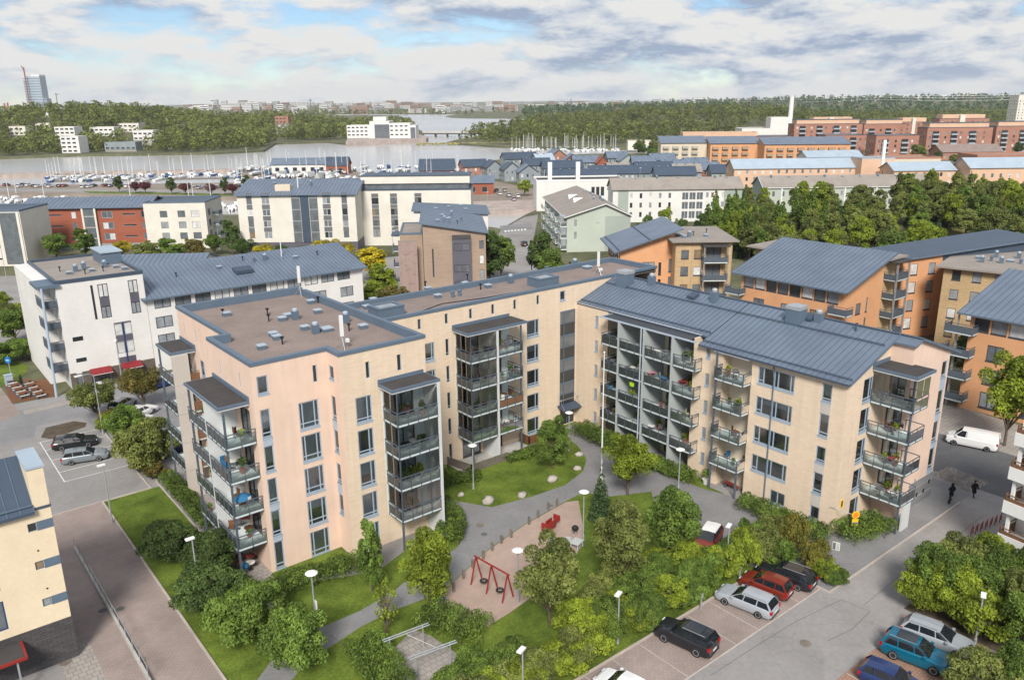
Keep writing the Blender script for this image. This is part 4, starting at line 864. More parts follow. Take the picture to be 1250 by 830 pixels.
MARKS = [('the black off road car', 19.6, -28.5), ('the silver estate', 26.8, -28.6), ('the copper red hatchback', 29.8, -28.3), ('the black estate car', 32.3, -28.5), ('the red swing frame', 12.75, -14.1), ('the white car', 12.5, -28), ('the carpet racks', 3.5, -18), ('the play area lamp', 23.9, -13.2), ('the red and white car', 31.9, -20.9), ('the parking sign', 36, -30), ('the brick gable corner', 42, -27), ('the teal crossover', 30.6, -40), ('the silver car', 33.6, -40.2), ('the lamp in the thicket', 41.8, -43.2), ('the white balcony block', 47, -40), ('the bicycle stands', 54, -36), ('the grey green estate car', -6.9, 35.2), ('the parked black estate', -6.9, 40.2), ('the oval soil island', -7, 47), ('the west hedge', -2, 24), ('the red row', 35, 195), ('the ivory end block', 52, 178), ('the cream slab block', 72, 148), ('the penthouse block', 95, 140), ('the brown brick house', 72, 76), ('the long white wing', 26, 66), ('the white shop block', 0, 68), ('the pale green gable house', 131, 95), ('the white terrace row', 185, 112), ('the white box building', 170, 160), ('the tilted roof orange house', 84, 36), ('the yellow brick house', 90, 28), ('the long orange house', 84, 5), ('the deep orange house', 105, -2), ('the orange corner house', 84, -22), ('the grey terrace row', 240, 80), ('the poplar row', 190, 75), ('the peach corner house', 265, 40), ('the vented yellow house', 110, -10), ('the cottages', 300, 270), ('the brick blocks', 480, 200), ('the boat shed', 200, 330), ('the marina road', 130, 300)]
def near(x, y): return min(MARKS, key=lambda q: (q[1] - x) ** 2 + (q[2] - y) ** 2)[0]
def tree(key, x, y, w, h, m, name, label, cat='tree', group=None, z=None, trunk=True):
    if '@' in label:
        sz = ('tall ' if h > 10.4 else 'low ' if h < 8.4 else '') if h > 6 else ('tall ' if h > 3.1 else 'low ' if h < 2.4 else '')
        label = sz + label.replace('@', CNAME[m], 1) + ' near ' + near(x, y); group = label; label = ' '.join(label.split()[:16])
    cm, tm, H, R_ = TREE[key]; z = ground_z(x, y) if z is None else z
    t = thing(name, label, cat, (x, y, z), rng.uniform(0, 6.28), group); t.scale = (w / (2 * R_), w / (2 * R_), h / H)
    c = link('crown', cm, t); c.material_slots[0].link = 'OBJECT'; c.material_slots[0].material = MATS[m]
    if trunk: link('trunk', tm, t)
    return t
N0 = [('coney', 5.2, -7.9, 3.8, 7.3, 'leaf_green', 'narrow dark green conical tree against the pink corner wall'),
 ('oval', 7.4, -13.0, 4.9, 7.4, 'leaf_bright', 'light green slender tree beside the path and red swings'),
 ('round', 13.3, -20.6, 5.6, 7.8, 'leaf_olive', 'round leafy tree standing just behind the red swing frame'),
 ('airy', 20.6, -21.0, 6.3, 9.0, 'leaf_olive', 'tall pale green tree by the lamp at the end of the play area'),
 ('round2', 27.0, -20.6, 5.6, 7.8, 'leaf_green', 'dense green tree partly hiding the red and white car'),
 ('round', 33.45, -9.7, 5.6, 6.8, 'leaf_bright', 'bright green tree next to the white flagpole'),
 ('spruce', 27.9, -11.4, 2.3, 5.6, 'leaf_spruce', 'small young spruce at the tip of the play area'),
 ('airy', 31.8, -.2, 5.4, 6.4, 'leaf_green', 'open crowned tree on the oval lawn near the entrance'),
 ('sapling', 3.2, -13.4, 2.6, 5.2, 'leaf_bright', 'sparse yellowish sapling rising from the hedge by the path')]
for (k, x, y, w, h, m, lb) in N0: tree(k, x, y, w, h, m, 'spruce_tree' if k == 'spruce' else 'deciduous_tree', lb, 'tree')
for (x, y, w, h, m, lb) in ((-6.0, 7.2, 5.4, 4.0, 'leaf_dark', 'dark green rounded bush tree at the end of the side lawn'), (-4.2, 2.4, 5.8, 4.2, 'leaf_dark', 'dark green bush tree beside the terrace below the west balconies'), (-5.8, -2.6, 6.2, 4.4, 'leaf_dark', 'dark green bush tree hiding the foot of a street lamp'), (-5.0, -7.4, 6.2, 4.8, 'leaf_green', 'broad green bush tree between the brick street and the path end'), (-3.6, -12.8, 5.6, 4.8, 'leaf_green', 'large green bush tree at the corner where the path meets the brick street')):
    tree('wide', x, y, w, h, m, 'bush_tree', lb, 'tree')
for (k, x, y, w, h, m, lb) in (('round', -2.9, 47.2, 6.0, 5.6, 'leaf_olive', 'olive green tree in the planting strip beside the oval soil island'), ('round2', -2.2, 36.6, 5.2, 5.6, 'leaf_green', 'mid green tree beside the lamp over the parked black car'), ('wide', -2.2, 27.6, 6.8, 6.6, 'leaf_olive', 'big olive green tree by the head of the west hedge'), ('round', 2.8, 47.4, 5.6, 6.2, 'leaf_rust', 'orange tinged tree in front of the red shop awnings')):
    tree(k, x, y, w, h, m, 'deciduous_tree', lb, 'tree')
for i in range(9):
    tree('shrub' if i % 2 else 'shrub2', -2.0 + rng.uniform(-.6, .8), 25.5 + i * 2.5, rng.uniform(2.6, 3.6), rng.uniform(1.4, 2.2), rng.choice(['leaf_green', 'leaf_bright', 'leaf_rust']), 'shrub', '@ shrub in the planting strip', 'shrub', 'shrubs by the side parking')
tree('round', 75.0, -29.0, 7.5, 11.5, 'leaf_bright', 'deciduous_tree', 'yellow green street tree beside the white van', 'tree'); tree('coney', 60.8, -25.0, 5.4, 7.5, 'leaf_dark', 'deciduous_tree', 'dark tree behind the pink gable corner by the street', 'tree')
# shrub belt between play area and parking
r_ = random.Random(5)
belt = [(3.0 + i * 1.45 + r_.uniform(-.5, .5), -24.7 + r_.uniform(-.5, .5), r_.uniform(3.2, 4.4), r_.uniform(2.2, 3.1)) for i in range(21)] + [(14.5 + i * 1.7 + r_.uniform(-.5, .5), -22.6 + r_.uniform(-.6, .6), r_.uniform(3.2, 4.6), r_.uniform(2.3, 3.4)) for i in range(8)] + [(3.5 + i * 2.2, -22.4 + r_.uniform(-.5, .5), r_.uniform(3.0, 4.0), r_.uniform(1.9, 2.6)) for i in range(3)] + [(-.5 + i * 1.8, -25.5 + r_.uniform(-1, 1), 3.6, 2.6) for i in range(2)] + [(19 + i * 2.0, -20.6 + r_.uniform(-.5, .5), 3.2, 2.2) for i in range(4)]
for (x, y, w, h) in belt:
    tree(r_.choice(['shrub', 'shrub2', 'wide']), x, y, w, h, r_.choice(['leaf_bright', 'leaf_bright', 'leaf_green', 'leaf_olive', 'leaf_bright', 'leaf_green', 'leaf_bright']), 'shrub', '@ leafy shrub in the belt by the parking', 'shrub', 'shrub belt along the parking')
for (px, py, w, h, m) in ((880, 705, 3.6, 3.0, 'leaf_bright'), (905, 690, 3.8, 3.2, 'leaf_bright'), (930, 685, 3.8, 3.4, 'leaf_olive'), (950, 690, 3.6, 2.6, 'leaf_green'), (965, 672, 3.6, 3.6, 'leaf_autumn'), (993, 695, 3.0, 3.0, 'leaf_autumn'), (1005, 705, 2.6, 1.8, 'leaf_bright'), (1020, 712, 2.4, 1.5, 'leaf_green'), (940, 665, 3.2, 3.2, 'leaf_olive'), (915, 668, 3.2, 2.8, 'leaf_green')):
    g = G(px, py); tree(r_.choice(['shrub', 'shrub2']), g[0], g[1], w, h, m, 'shrub', '@ shrub in the corner clump', 'shrub', 'shrubs at the parking corner')
for i in range(46):
    px, py = r_.uniform(1100, 1300), r_.uniform(700, 860); g = G(px, py)
    if g[1] > -37.6 or (g[0] < 36.5 and g[1] > -44.5) or g[0] > 45: continue
    big = r_.random() < .35
    tree('round2' if big else r_.choice(['shrub', 'shrub2', 'wide']), g[0], g[1], r_.uniform(3.6, 5.4), r_.uniform(4.6, 6.0) if big else r_.uniform(2.6, 4.0), r_.choice(['leaf_olive', 'leaf_bright', 'leaf_green', 'leaf_green', 'leaf_bright']), 'shrub', '@ dense shrub in the south thicket', 'shrub', 'thicket beside the south parking')
for (x, y, w, h, m, lb) in ((37.6, -37.9, 4.6, 6.2, 'leaf_green', 'bushy tree at the lane edge opposite the orange sign'), (41.5, -38.6, 4.8, 5.6, 'leaf_olive', 'broad olive tree beside the red bench row')): tree('round2', x, y, w, h, m, 'deciduous_tree', lb, 'tree')
# clipped hedges
def hedge(label, pts, w, h, m='leaf_hedge', dens=170, name='hedge'):
    cl = []; r = random.Random(len(label) + int(pts[0][0] * 7)); L = 0
    for a, b in zip(pts[:-1], pts[1:]):
        a = Vector(a); b = Vector(b); l = (b - a).length; L += l; k = max(2, int(l / .5))
        for i in range(k):
            for s in range(max(1, int(w / .7))):
                p = a.lerp(b, (i + .5) / k) + Vector((r.uniform(-.12, .12), r.uniform(-.12, .12))); d = (b - a).normalized(); n = Vector((-d.y, d.x)) * ((s + .5) / max(1, int(w / .7)) - .5) * w
                cl.append((p.x + n.x, p.y + n.y, h * r.uniform(.45, .62), .5, .5, h * .45))
    o0 = Vector(pts[0]); cl = [(c[0] - o0.x, c[1] - o0.y, *c[2:]) for c in cl]
    t = thing(name, label, 'hedge', (o0.x, o0.y, 0)); n = int(L * (w + 2 * h) * dens)
    link('foliage', leaf_mesh('foliage', [leaf_arrays(int(L * 13), cl, n, .115, .4)], m), t)
    mb = MB()
    for i in range(int(L / .8)):
        c = cl[(i * 7) % len(cl)]; mb.tube((c[0], c[1], 0), (c[0] + .1, c[1], h * .8), .03, 5)
    mk('stem', mb, 'bark', t); return t
hedge('long low green hedge between the side lawn and the west terraces', [(-1.45, 24.2), (-1.45, 10.2)], 1.9, 1.15)
hedge('green hedge below the pink wall beside the corner lamp', [(-1.5, -3.2), (1.5, -3.4), (6.0, -4.4)], 2.2, 1.45)
hedge('rounded green hedge in front of the brick south balconies', [(14.0, -6.2), (16.0, -4.0), (16.8, -1.4), (16.2, .6)], 2.6, 1.8)
hedge('green hedge before the wooden terrace fence of the court', [(17.2, 3.4), (20.5, 4.0), (23.0, 3.4), (24.0, 2.6)], 1.6, 1.2)
hedge('dark hedge at the foot of the loggias near the entrance', [(40.3, 4.6), (40.2, 1.0), (40.0, -2.6)], 2.4, 1.8)
hedge('long dark hedge below the east wing loggias', [(39.9, -3.4), (39.8, -8.0), (40.2, -12.6)], 2.0, 1.6)
hedge('green hedge along the foot of the brick gable corner', [(39.9, -18.6), (40.0, -22.0), (40.0, -27.6)], 2.2, 1.6)
hedge('green hedge in front of the gable windows and orange road sign', [(41.4, -28.4), (44.0, -29.0), (46.4, -29.8)], 2.8, 1.8)
hedge('dark clipped hedge beside the carpet rack yard', [(1.0, -14.0), (.6, -17.0), (.2, -20.2)], 3.0, 1.6)
hedge('dark clipped hedge between the rack yard and the play area', [(6.4, -14.0), (7.2, -16.4), (8.4, -18.8)], 2.8, 1.7)
hedge('long green hedge behind the dark bush trees along the brick street', [(-3.6, 8.0), (-3.9, 2.0), (-3.4, -3.0)], 1.6, 1.2)
hedge('green hedge at the lower end of the rack yard', [(6.6, -20.6), (4.6, -22.0), (1.0, -22.6)], 2.6, 1.7)
hedge('green planting along the low wall in the court garden', [(29.0, 4.2), (31.5, 3.6), (33.5, 4.0)], 1.4, 1.0)
hedge('flower and shrub bed by the path behind the brick fin wall', [(-5.0, -4.6), (-3.0, -5.4)], 1.4, 1.1)
# trees round the middle distance; base found on the ground, width and height in metres
MID = [(70, 318, 8, 8, 'forest', 'leaf_green'), (105, 316, 8, 8.5, 'forest2', 'leaf_green'), (150, 316, 6, 5, 'round', 'leaf_yellow'), (182, 330, 9, 8, 'forest', 'leaf_olive'), (212, 334, 10, 9, 'forest2', 'leaf_green'), (238, 326, 7, 8, 'forest', 'leaf_rust'), (262, 312, 6, 6, 'round', 'leaf_green'), (284, 312, 7, 10, 'forest2', 'leaf_dark'), (300, 318, 7, 6, 'round', 'leaf_dark'), (322, 322, 6, 5.5, 'round2', 'leaf_yellow'), (345, 322, 6, 5, 'round', 'leaf_dark'), (368, 322, 6, 5, 'round2', 'leaf_rust'), (400, 322, 8, 6.5, 'round', 'leaf_yellow'), (420, 320, 6, 5.5, 'round2', 'leaf_yellow'), (455, 344, 9, 9, 'forest', 'leaf_yellow'), (468, 372, 8.5, 9, 'forest2', 'leaf_bright'), (480, 395, 8, 8, 'forest', 'leaf_rust'), (455, 380, 7, 7, 'forest', 'leaf_bright'), (598, 350, 9, 13, 'forest2', 'leaf_dark'), (612, 345, 8, 12, 'forest', 'leaf_green'), (588, 330, 7, 13, 'forest2', 'leaf_green'), (660, 345, 8.5, 12, 'forest2', 'leaf_dark'), (672, 352, 7, 10, 'forest', 'leaf_green'), (692, 372, 7, 8, 'forest', 'leaf_yellow'), (718, 378, 8, 8.5, 'forest2', 'leaf_yellow'), (815, 415, 6, 6, 'round', 'leaf_autumn'), (845, 420, 5, 5.5, 'round2', 'leaf_olive'), (945, 445, 6.5, 7.5, 'round', 'leaf_bright'), (1005, 450, 4.5, 5, 'round2', 'leaf_green'), (1035, 462, 5, 5.5, 'round', 'leaf_green'), (1105, 470, 7, 7, 'round2', 'leaf_bright'), (1128, 478, 5, 6, 'round', 'leaf_olive'), (20, 420, 7, 7, 'forest', 'leaf_green'), (6, 445, 6, 4, 'wide', 'leaf_green'), (28, 438, 6, 3.5, 'wide', 'leaf_green'), (12, 400, 5, 5, 'round', 'leaf_olive'), (25, 388, 4, 3, 'shrub', 'leaf_bright'), (0, 380, 5, 4, 'wide', 'leaf_bright'), (640, 240, 7, 8, 'forest', 'leaf_bright'), (665, 244, 6, 7, 'forest2', 'leaf_green'), (790, 292, 4, 8, 'forest', 'leaf_green'), (778, 298, 3.5, 6, 'forest2', 'leaf_dark'), (810, 300, 6, 11, 'birch', 'leaf_bright'), (830, 302, 5, 9, 'forest', 'leaf_dark'), (855, 303, 6, 10, 'forest2', 'leaf_dark'), (1180, 470, 6, 8, 'round2', 'leaf_dark')]
for (px, py, w, h, k, m) in MID:
    g = G(px, py); cl = {'leaf_yellow': 'yellow autumn', 'leaf_bright': 'light green', 'leaf_dark': 'dark green', 'leaf_green': 'green', 'leaf_rust': 'rust tinged', 'leaf_autumn': 'brownish', 'leaf_olive': 'olive green'}[m]
    tree(k, g[0], g[1], w, h, m, 'deciduous_tree', '@ tree growing')
r_ = random.Random(12)
for i in range(13):
    px = 862 + i * 11.5 + r_.uniform(-3, 3); g = G(px, 298 + r_.uniform(-4, 6)); tree('poplar', g[0], g[1], r_.uniform(2.2, 3.0), r_.uniform(11, 16), 'leaf_green', 'poplar_tree', 'slim @ columnar poplar in the row', 'tree', 'row of poplars')
for i in range(270):
    px = r_.uniform(868, 1290); py = r_.uniform(266, 338); g = G(px, py)
    if i > 215: px = r_.uniform(1090, 1290); py = r_.uniform(260, 298); g = G(px, py)
    if px < 900 and py > 318: continue
    if py > 322 and r_.random() < .5: continue
    if 1085 < px < 1180 and py > 300 and r_.random() < .75: continue
    k = r_.choice(['forest', 'forest2', 'forest', 'birch', 'birch', 'forest2', 'forest', 'forest2', 'spruce_big']); h = r_.choice([7.5, 9, 10, 12]) * r_.uniform(.9, 1.12)
    m = 'leaf_spruce' if k == 'spruce_big' else r_.choice(['leaf_green', 'leaf_olive', 'leaf_bright', 'leaf_bright', 'leaf_forest', 'leaf_olive', 'leaf_olive'])
    lb = {'spruce_big': '@ pointed spruce', 'birch': '@ thin leaved birch'}.get(k, '@ full crowned tree') + ' of the park wood'
    tree(k, g[0], g[1], {'spruce_big': 4.6, 'birch': 5.2}.get(k, r_.uniform(6, 8.5)), h, m, 'spruce_tree' if k == 'spruce_big' else 'deciduous_tree', lb, 'tree', 'park wood ' + k)
# ------------------------------------------------------------------ neighbouring buildings
def onplane(px, py, p0, th):
    u = np.array((math.cos(th), math.sin(th))); n = np.array((-u[1], u[0])); d = ray(px, py); t = ((np.array(p0[:2]) - CAM[:2]) @ n) / (d[:2] @ n); return CAM + d * t
def rowwins(L, floors, z0=1.0, fh=3.0, h=1.5, w=1.2, step=3.0, off=1.0, style='n', skip=(), g=None, fm=None):
    out = []; k = 0; x = off
    while x + w < L - .4:
        for f in range(floors):
            if (k, f) not in skip and k not in skip: out.append((style, x, x + w, z0 + f * fh, z0 + f * fh + h) + ((g, fm) if fm else (g,) if g else ()))
        x += step; k += 1
    return out
def house(name, label, cat, o, th, L, W, H, wm, roof=('flat',), wins=None, fm='frame_white', rm='metal_blue', group=None, ov=.5, seam=0, sill=False, base=None, z=0.0, wm2=None, trim='trim_blue', prot=None):
    """box house; local x along the front (seen left to right), local y inwards. roof: flat | shed_y(hf,hb) | shed_x(hl,hr) | gable_x(hr) | gable_y(hr,rx)"""
    t = thing(name, label, cat, (o[0], o[1], z), th, group); wins = wins or {}; rt = roof[0]
    F = {'f': ((0, 0), (1, 0), L), 'r': ((L, 0), (0, 1), W), 'b': ((L, W), (-1, 0), L), 'l': ((0, W), (0, -1), W)}
    if rt == 'shed_y': he = {'f': roof[1], 'b': roof[2], 'l': min(roof[1:3]), 'r': min(roof[1:3])}
    elif rt == 'shed_x': he = {'l': roof[1], 'r': roof[2], 'f': min(roof[1:3]), 'b': min(roof[1:3])}
    else: he = dict.fromkeys('frbl', H)
    def zr(x, y):
        if rt == 'shed_y': return roof[1] + (roof[2] - roof[1]) * y / W
        if rt == 'shed_x': return roof[1] + (roof[2] - roof[1]) * x / L
        if rt == 'gable_x': return H + (roof[1] - H) * (1 - abs(y - W / 2) / (W / 2))
        if rt == 'gable_y': rx = roof[2]; return H + (roof[1] - H) * (x / rx if x < rx else (L - x) / (L - rx))
        return H
    for k, (oo, u, U) in F.items():
        ws = wins.get(k, []); mb = MB(); wallgrid(mb, oo, u, U, 0, he[k], [w[1:5] for w in ws])
        if rt in ('shed_y', 'gable_x') and k in 'lr':
            x = 0 if k == 'l' else L; pts = [(x, 0, he[k]), (x, W, he[k])] + ([(x, W, zr(x, W))] if rt == 'shed_y' and roof[2] > roof[1] else []) + ([(x, 0, zr(x, 0))] if rt == 'shed_y' and roof[1] > roof[2] else []) + ([(x, W / 2, roof[1])] if rt == 'gable_x' else [])
            mb.poly(pts if k == 'r' else pts[::-1])
        if rt in ('shed_x', 'gable_y') and k in 'fb':
            y = 0 if k == 'f' else W; pts = [(0, y, he[k]), (L, y, he[k])] + ([(L, y, zr(L, y))] if rt == 'shed_x' and roof[2] > roof[1] else []) + ([(0, y, zr(0, y))] if rt == 'shed_x' and roof[1] > roof[2] else []) + ([(roof[2], y, roof[1])] if rt == 'gable_y' else [])
            mb.poly(pts if k == 'f' else pts[::-1])
        mk('wall', mb, wm2 if (wm2 and k in 'lr') else wm, t)
        for w in ws: window(t, oo, u, w[1], w[2], w[3], w[4], w[0], w[6] if len(w) > 6 and w[6] else fm, w[5] if len(w) > 5 else None, sill)
    mb = MB(); sm = MB()
    if rt == 'flat':
        pr = roof[1] if len(roof) > 1 else .5
        mb.poly([(0, 0, H - .02), (L, 0, H - .02), (L, W, H - .02), (0, W, H - .02)]); r = mk('roof', mb, rm, t)
        e = MB(); c = .3
        if pr > 0:
            for a in ((-.06, L + .06, -.06, c), (-.06, L + .06, W - c, W + .06), (-.06, c, c, W - c), (L - c, L + .06, c, W - c)): e.box(*a, H - .15, H + pr)
        else:
            mb2 = MB(); mb2.box(-ov, L + ov, -ov, W + ov, H, H + .25); mk('roof_slab', mb2, [rm], r); 
        if e.v: mk('parapet', e, trim, r)
    else:
        if rt == 'shed_y': faces = [[(-ov, -ov, zr(0, -ov)), (L + ov, -ov, zr(0, -ov)), (L + ov, W + ov, zr(0, W + ov)), (-ov, W + ov, zr(0, W + ov))]]
        elif rt == 'shed_x': faces = [[(-ov, W + ov, zr(-ov, 0)), (-ov, -ov, zr(-ov, 0)), (L + ov, -ov, zr(L + ov, 0)), (L + ov, W + ov, zr(L + ov, 0))]]
        elif rt == 'gable_x': e0 = H - (roof[1] - H) * ov / (W / 2); faces = [[(-ov, -ov, e0), (L + ov, -ov, e0), (L + ov, W / 2, roof[1]), (-ov, W / 2, roof[1])], [(L + ov, W + ov, e0), (-ov, W + ov, e0), (-ov, W / 2, roof[1]), (L + ov, W / 2, roof[1])]]
        else: rx = roof[2]; eL = H - (roof[1] - H) * ov / rx; eR = H - (roof[1] - H) * ov / (L - rx); faces = [[(-ov, W + ov, eL), (-ov, -ov, eL), (rx, -ov, roof[1]), (rx, W + ov, roof[1])], [(L + ov, -ov, eR), (L + ov, W + ov, eR), (rx, W + ov, roof[1]), (rx, -ov, roof[1])]]
        for f in faces: mb.slab([(p[0], p[1], p[2] + .14) for p in f], .13)
        r = mk('roof', mb, rm, t)
        if seam:
            for f in faces: seams(sm, *[(p[0], p[1], p[2] + .14) for p in f], pitch=seam, w=.05, h=.06)
            tag(mk('roof_seams', sm, 'seam_blue', r), kind='stuff')
        e = MB()
        for f in faces:
            for i in (0, 1, 3): a, b = f[i], f[(i + 1) % 4]; e.bar((a[0], a[1], a[2] + .06), (b[0], b[1], b[2] + .06), .12, .2)
        mk('roof_edge', e, trim, r)
    if base:
        e = MB(); hb = base[1]
        e.box(-.03, L + .03, -.03, -.003, 0, hb); e.box(-.03, -.003, -.003, W, 0, hb); e.box(L + .003, L + .03, -.003, W, 0, hb); mk('plinth', e, base[0], t)
    return t
def sub(name, t, m, *boxes):
    mb = MB()
    for b in boxes: mb.box(*b)
    return mk(name, mb, m, t)
def hv(t, x, y, z, kind=0): return vent(t, x, y, z, kind)
S36 = R(-36)
# --- white block with shops across the side road
ws = []
for (u0, u1) in ((5.2, 6.5), (9.2, 10.45)): ws += [('2', u0, u1, 12.4, 14.3, 'glass_blind'), ('2', u0, u1, 9.4, 11.1, 'glass_grey')]
ws += [('n', 4.3, 4.62, 9.4, 14.3, 'glass_dark')]
for z in (3.9, 6.6): ws += [('n', 6.55, 7.6, z, z + 1.7, 'glass_blind'), ('n', 7.8, 8.85, z, z + 1.7, 'glass_blind')]
ws += [('n', 1.05, 2.4, 6.75, 7.4, 'glass_dark'), ('n', 1.05, 2.4, 3.7, 4.3, 'glass_dark'), ('2', 2.6, 5.1, .4, 2.0, 'glass_dark'), ('2', 6.7, 9.2, .4, 2.0, 'glass_dark'), ('n', .8, 1.5, .1, 2.1, 'glass_mid')]
lw = [('n', 1.5 + i * 3.2, 2.6 + i * 3.2, z, z + 1.8) for i in range(3) for z in (3.4, 6.4, 9.6, 12.4)]
W1 = house('shop_apartment_building', 'white rendered apartment block with red shop awnings and corner balconies', 'building', (-2.8, 62.3), 0, 11.3, 20, 15.15, 'render_white', ('flat', .35), {'f': ws, 'l': [('n', 20 - 7 - w_[2], 20 - 7 - w_[1] + 0, *w_[3:]) for w_ in []]}, 'frame_dark', 'roof_grey', trim='metal_bluedark')
sub('spandrel_panel', W1, 'frame_violet', (5.2, 6.5, -.01, .05, 11.1, 12.4)); sub('spandrel_panel', W1, 'frame_violet', (9.2, 10.45, -.01, .05, 11.1, 12.4))
for z in (2.4, 5.65): sub('spandrel_panel', W1, 'frame_violet', (6.55, 8.85, -.012, .03, z, z + .93))
sub('spandrel_panel', W1, 'frame_violet', (6.55, 8.85, -.012, .03, 8.33, 8.5)); sub('mullion', W1, 'frame_deepblue', (7.6, 7.8, -.04, .03, 2.3, 8.5))
sub('plinth', W1, 'block_brown', (0, .78, -.05, -.004, 0, 2.3), (1.52, 2.55, -.05, -.004, 0, 2.3), (5.15, 6.65, -.05, -.004, 0, 2.3), (9.25, 11.3, -.05, -.004, 0, 2.3))
for (a, b) in ((2.5, 5.25), (6.6, 9.35)):
    mb = MB(); mb.slab([(a, -1.3, 1.95), (b, -1.3, 1.95), (b, -.05, 2.45), (a, -.05, 2.45)], .06); mb.box(a, b, -1.31, -1.27, 1.72, 1.95); aw = mk('awning', mb, 'awning_red', W1); sub('awning_stripe', aw, 'white_paint', (a, b, -1.33, -1.312, 1.78, 1.84))
WL_ = sub('west_wing_wall', W1, 'render_white', (-1.9, -.003, 4.6, 19.8, 0, 15.1)); sub('corner_canopy', W1, 'trim_blue', (-2.3, .5, -.4, 4.6, 14.7, 15.1))
for i in range(4):
    for z in (3.2, 6.2, 9.2, 12.2): window(W1, (-1.9, 19.8), (0, -1), 1.2 + i * 3.4, 2.3 + i * 3.4, z, z + 1.9, 'n', 'frame_dark', None, False)
for z in (3, 6, 9, 12):
    balcony(W1, -1.8, -.02, .1, 4.55, z, ['x0', 'y0'], 1.3, solid='steel_dark', slabm='cloth_grey'); window(W1, (0, 4.6), (0, -1), 1.0, 3.2, z + .1, z + 2.3, '2', 'frame_dark', 'glass_mid', False)
mb = MB(); mb.tube((-2.4, -2.0, 0), (-1.7, -.3, 14.8), .17, 10); mk('leaning_column', mb, 'frame_blue', W1)
for (x, y, k) in ((3, 6, 0), (4.2, 7.5, 2), (5.6, 9, 2), (6, 6, 0), (8.2, 8, 2), (9.4, 6.5, 0), (2.4, 9, 1), (7.3, 5, 1), (8.6, 10, 0), (4.8, 4.5, 1), (10, 4.2, 0)): hv(W1, x, y, 15.14, k)
sub('stair_penthouse', W1, 'trim_blue', (8.4, 11.2, 10, 16, 15.1, 16.9)); sub('penthouse_roof', W1, 'metal_pale', (8.2, 11.35, 9.8, 16.2, 16.91, 17.1))
lw = [('2', 1.0 + i * 2.95, 3.35 + i * 2.95, 9.55, 11.1, rng.choice(['glass_mid', 'glass_blind', 'glass_grey'])) for i in range(11)] + [('2', .9 + i * 5, 3.3 + i * 5, z, z + 1.7, 'glass_grey') for i in range(7) for z in (3.9, 6.6)]
W1b = house('long_apartment_wing', 'long low white wing with blue ribbed roof behind the peach tower', 'building', (8.55, 62.35), 0, 35.2, 9.2, 11.3, 'render_white', ('shed_y', 11.3, 13.9), {'f': lw}, 'frame_dark', 'metal_blue', seam=.7, ov=.7)
for (x, y, k) in ((6, 5, 1), (13, 6, 0), (19, 6.6, 4), (21, 6.8, 2), (26, 6, 0), (17.5, 7.5, 1), (30, 6, 1)): hv(W1b, x, y, 11.3 + 2.6 * y / 9.2 + .1, k)
mb = MB(); mb.slab([(14.5, 2.8, 12.9), (17.4, 2.8, 12.9), (17.4, 4.4, 13.3), (14.5, 4.4, 13.3)], .5); mk('roof_hatch', mb, 'metal_bluedark', W1b)
mb = MB(); mb.tube((24, 7, 13), (24, 7, 17), .08, 6); mk('mast', mb, 'white_paint', W1b)
# pavilion roof behind the shop block
house('pavilion', 'low pavilion with wide ribbed metal roof behind the white shop block', 'building', (5, 100), S36, 22, 20, 8.0, 'render_white', ('gable_x', 11.0), {}, rm='metal_blue', seam=.9)
# --- brick-red and ivory row by the basin
o = G(36, 306); p1 = onplane(186, 300, o, S36); L = float(np.linalg.norm(p1[:2] - o[:2]))
w_ = []
for z in (2.6, 5.6, 8.6): w_ += [('n', 2.0, 3.2, z, z + 1.8), ('n', 6.2, 10.2, z + .7, z + 1.15, 'glass_dark'), ('n', 12.8, 14.0, z, z + 1.8), ('2', L - 12.5, L - 9.6, z, z + 1.8), ('n', L - 7, L - 3.4, z + .7, z + 1.15, 'glass_dark'), ('n', L - 1.9, L - .7, z, z + 1.8)]
RB = house('red_apartment_building', 'brick red apartment row with blue roof and glazed stair bay', 'building', o, S36, L, 13, 11.6, 'brick_red', ('gable_x', 13.6), {'f': w_}, 'frame_blue', 'metal_blue', seam=1.2, base=('render_bluegrey', 1.6), ov=.8)
sub('stair_glazing', RB, 'glass_mid', (L * .48, L * .58, -.5, .1, 1.0, 11.5)); sub('stair_column', RB, 'render_ivory', (L * .475, L * .49, -.8, -.51, .3, 11.5)); sub('stair_column', RB, 'render_ivory', (L * .575, L * .59, -.8, -.51, .3, 11.5))
for k in range(3): sub('stair_floor', RB, 'concrete', (L * .49, L * .575, -.53, -.505, 3 + k * 3, 3.25 + k * 3))
for x in (5, 12, 20, 27): hv(RB, x, 7.5, 13.2, 0)
o2 = onplane(184, 305, o, S36) ; p2 = onplane(258, 305, o2, S36); o2[:2] -= np.array((math.sin(R(36)), math.cos(R(36)))) * 1.2; L2 = float(np.linalg.norm(p2[:2] - o2[:2]))
w_ = []
for z in (2.6, 5.6, 8.6): w_ += [('n', 4.2, 6.2, z, z + 1.8), ('n', 9, 11, z, z + 1.8), ('n', 12.6, 14.8, z, z + 1.8)]
IV = house('ivory_apartment_building', 'ivory plastered end block joined to the brick red row', 'building', o2, S36, L2, 15, 12.6, 'render_ivory', ('flat', .2), {'f': [w for w in w_ if w[2] < L2 - .4], 'r': [('n', 2, 4, z, z + 2) for z in (2.6, 5.6, 8.6)]}, 'frame_dark', 'metal_bluedark')
for z in (2.5, 5.5, 8.5): balcony(IV, L2 + .01, L2 + 1.6, 6, 9, z, ['x1', 'y0'], 1.5, solid='steel_dark')
o3 = G(-42, 326); p3 = onplane(34, 318, o3, S36); L3 = float(np.linalg.norm(p3[:2] - o3[:2]))
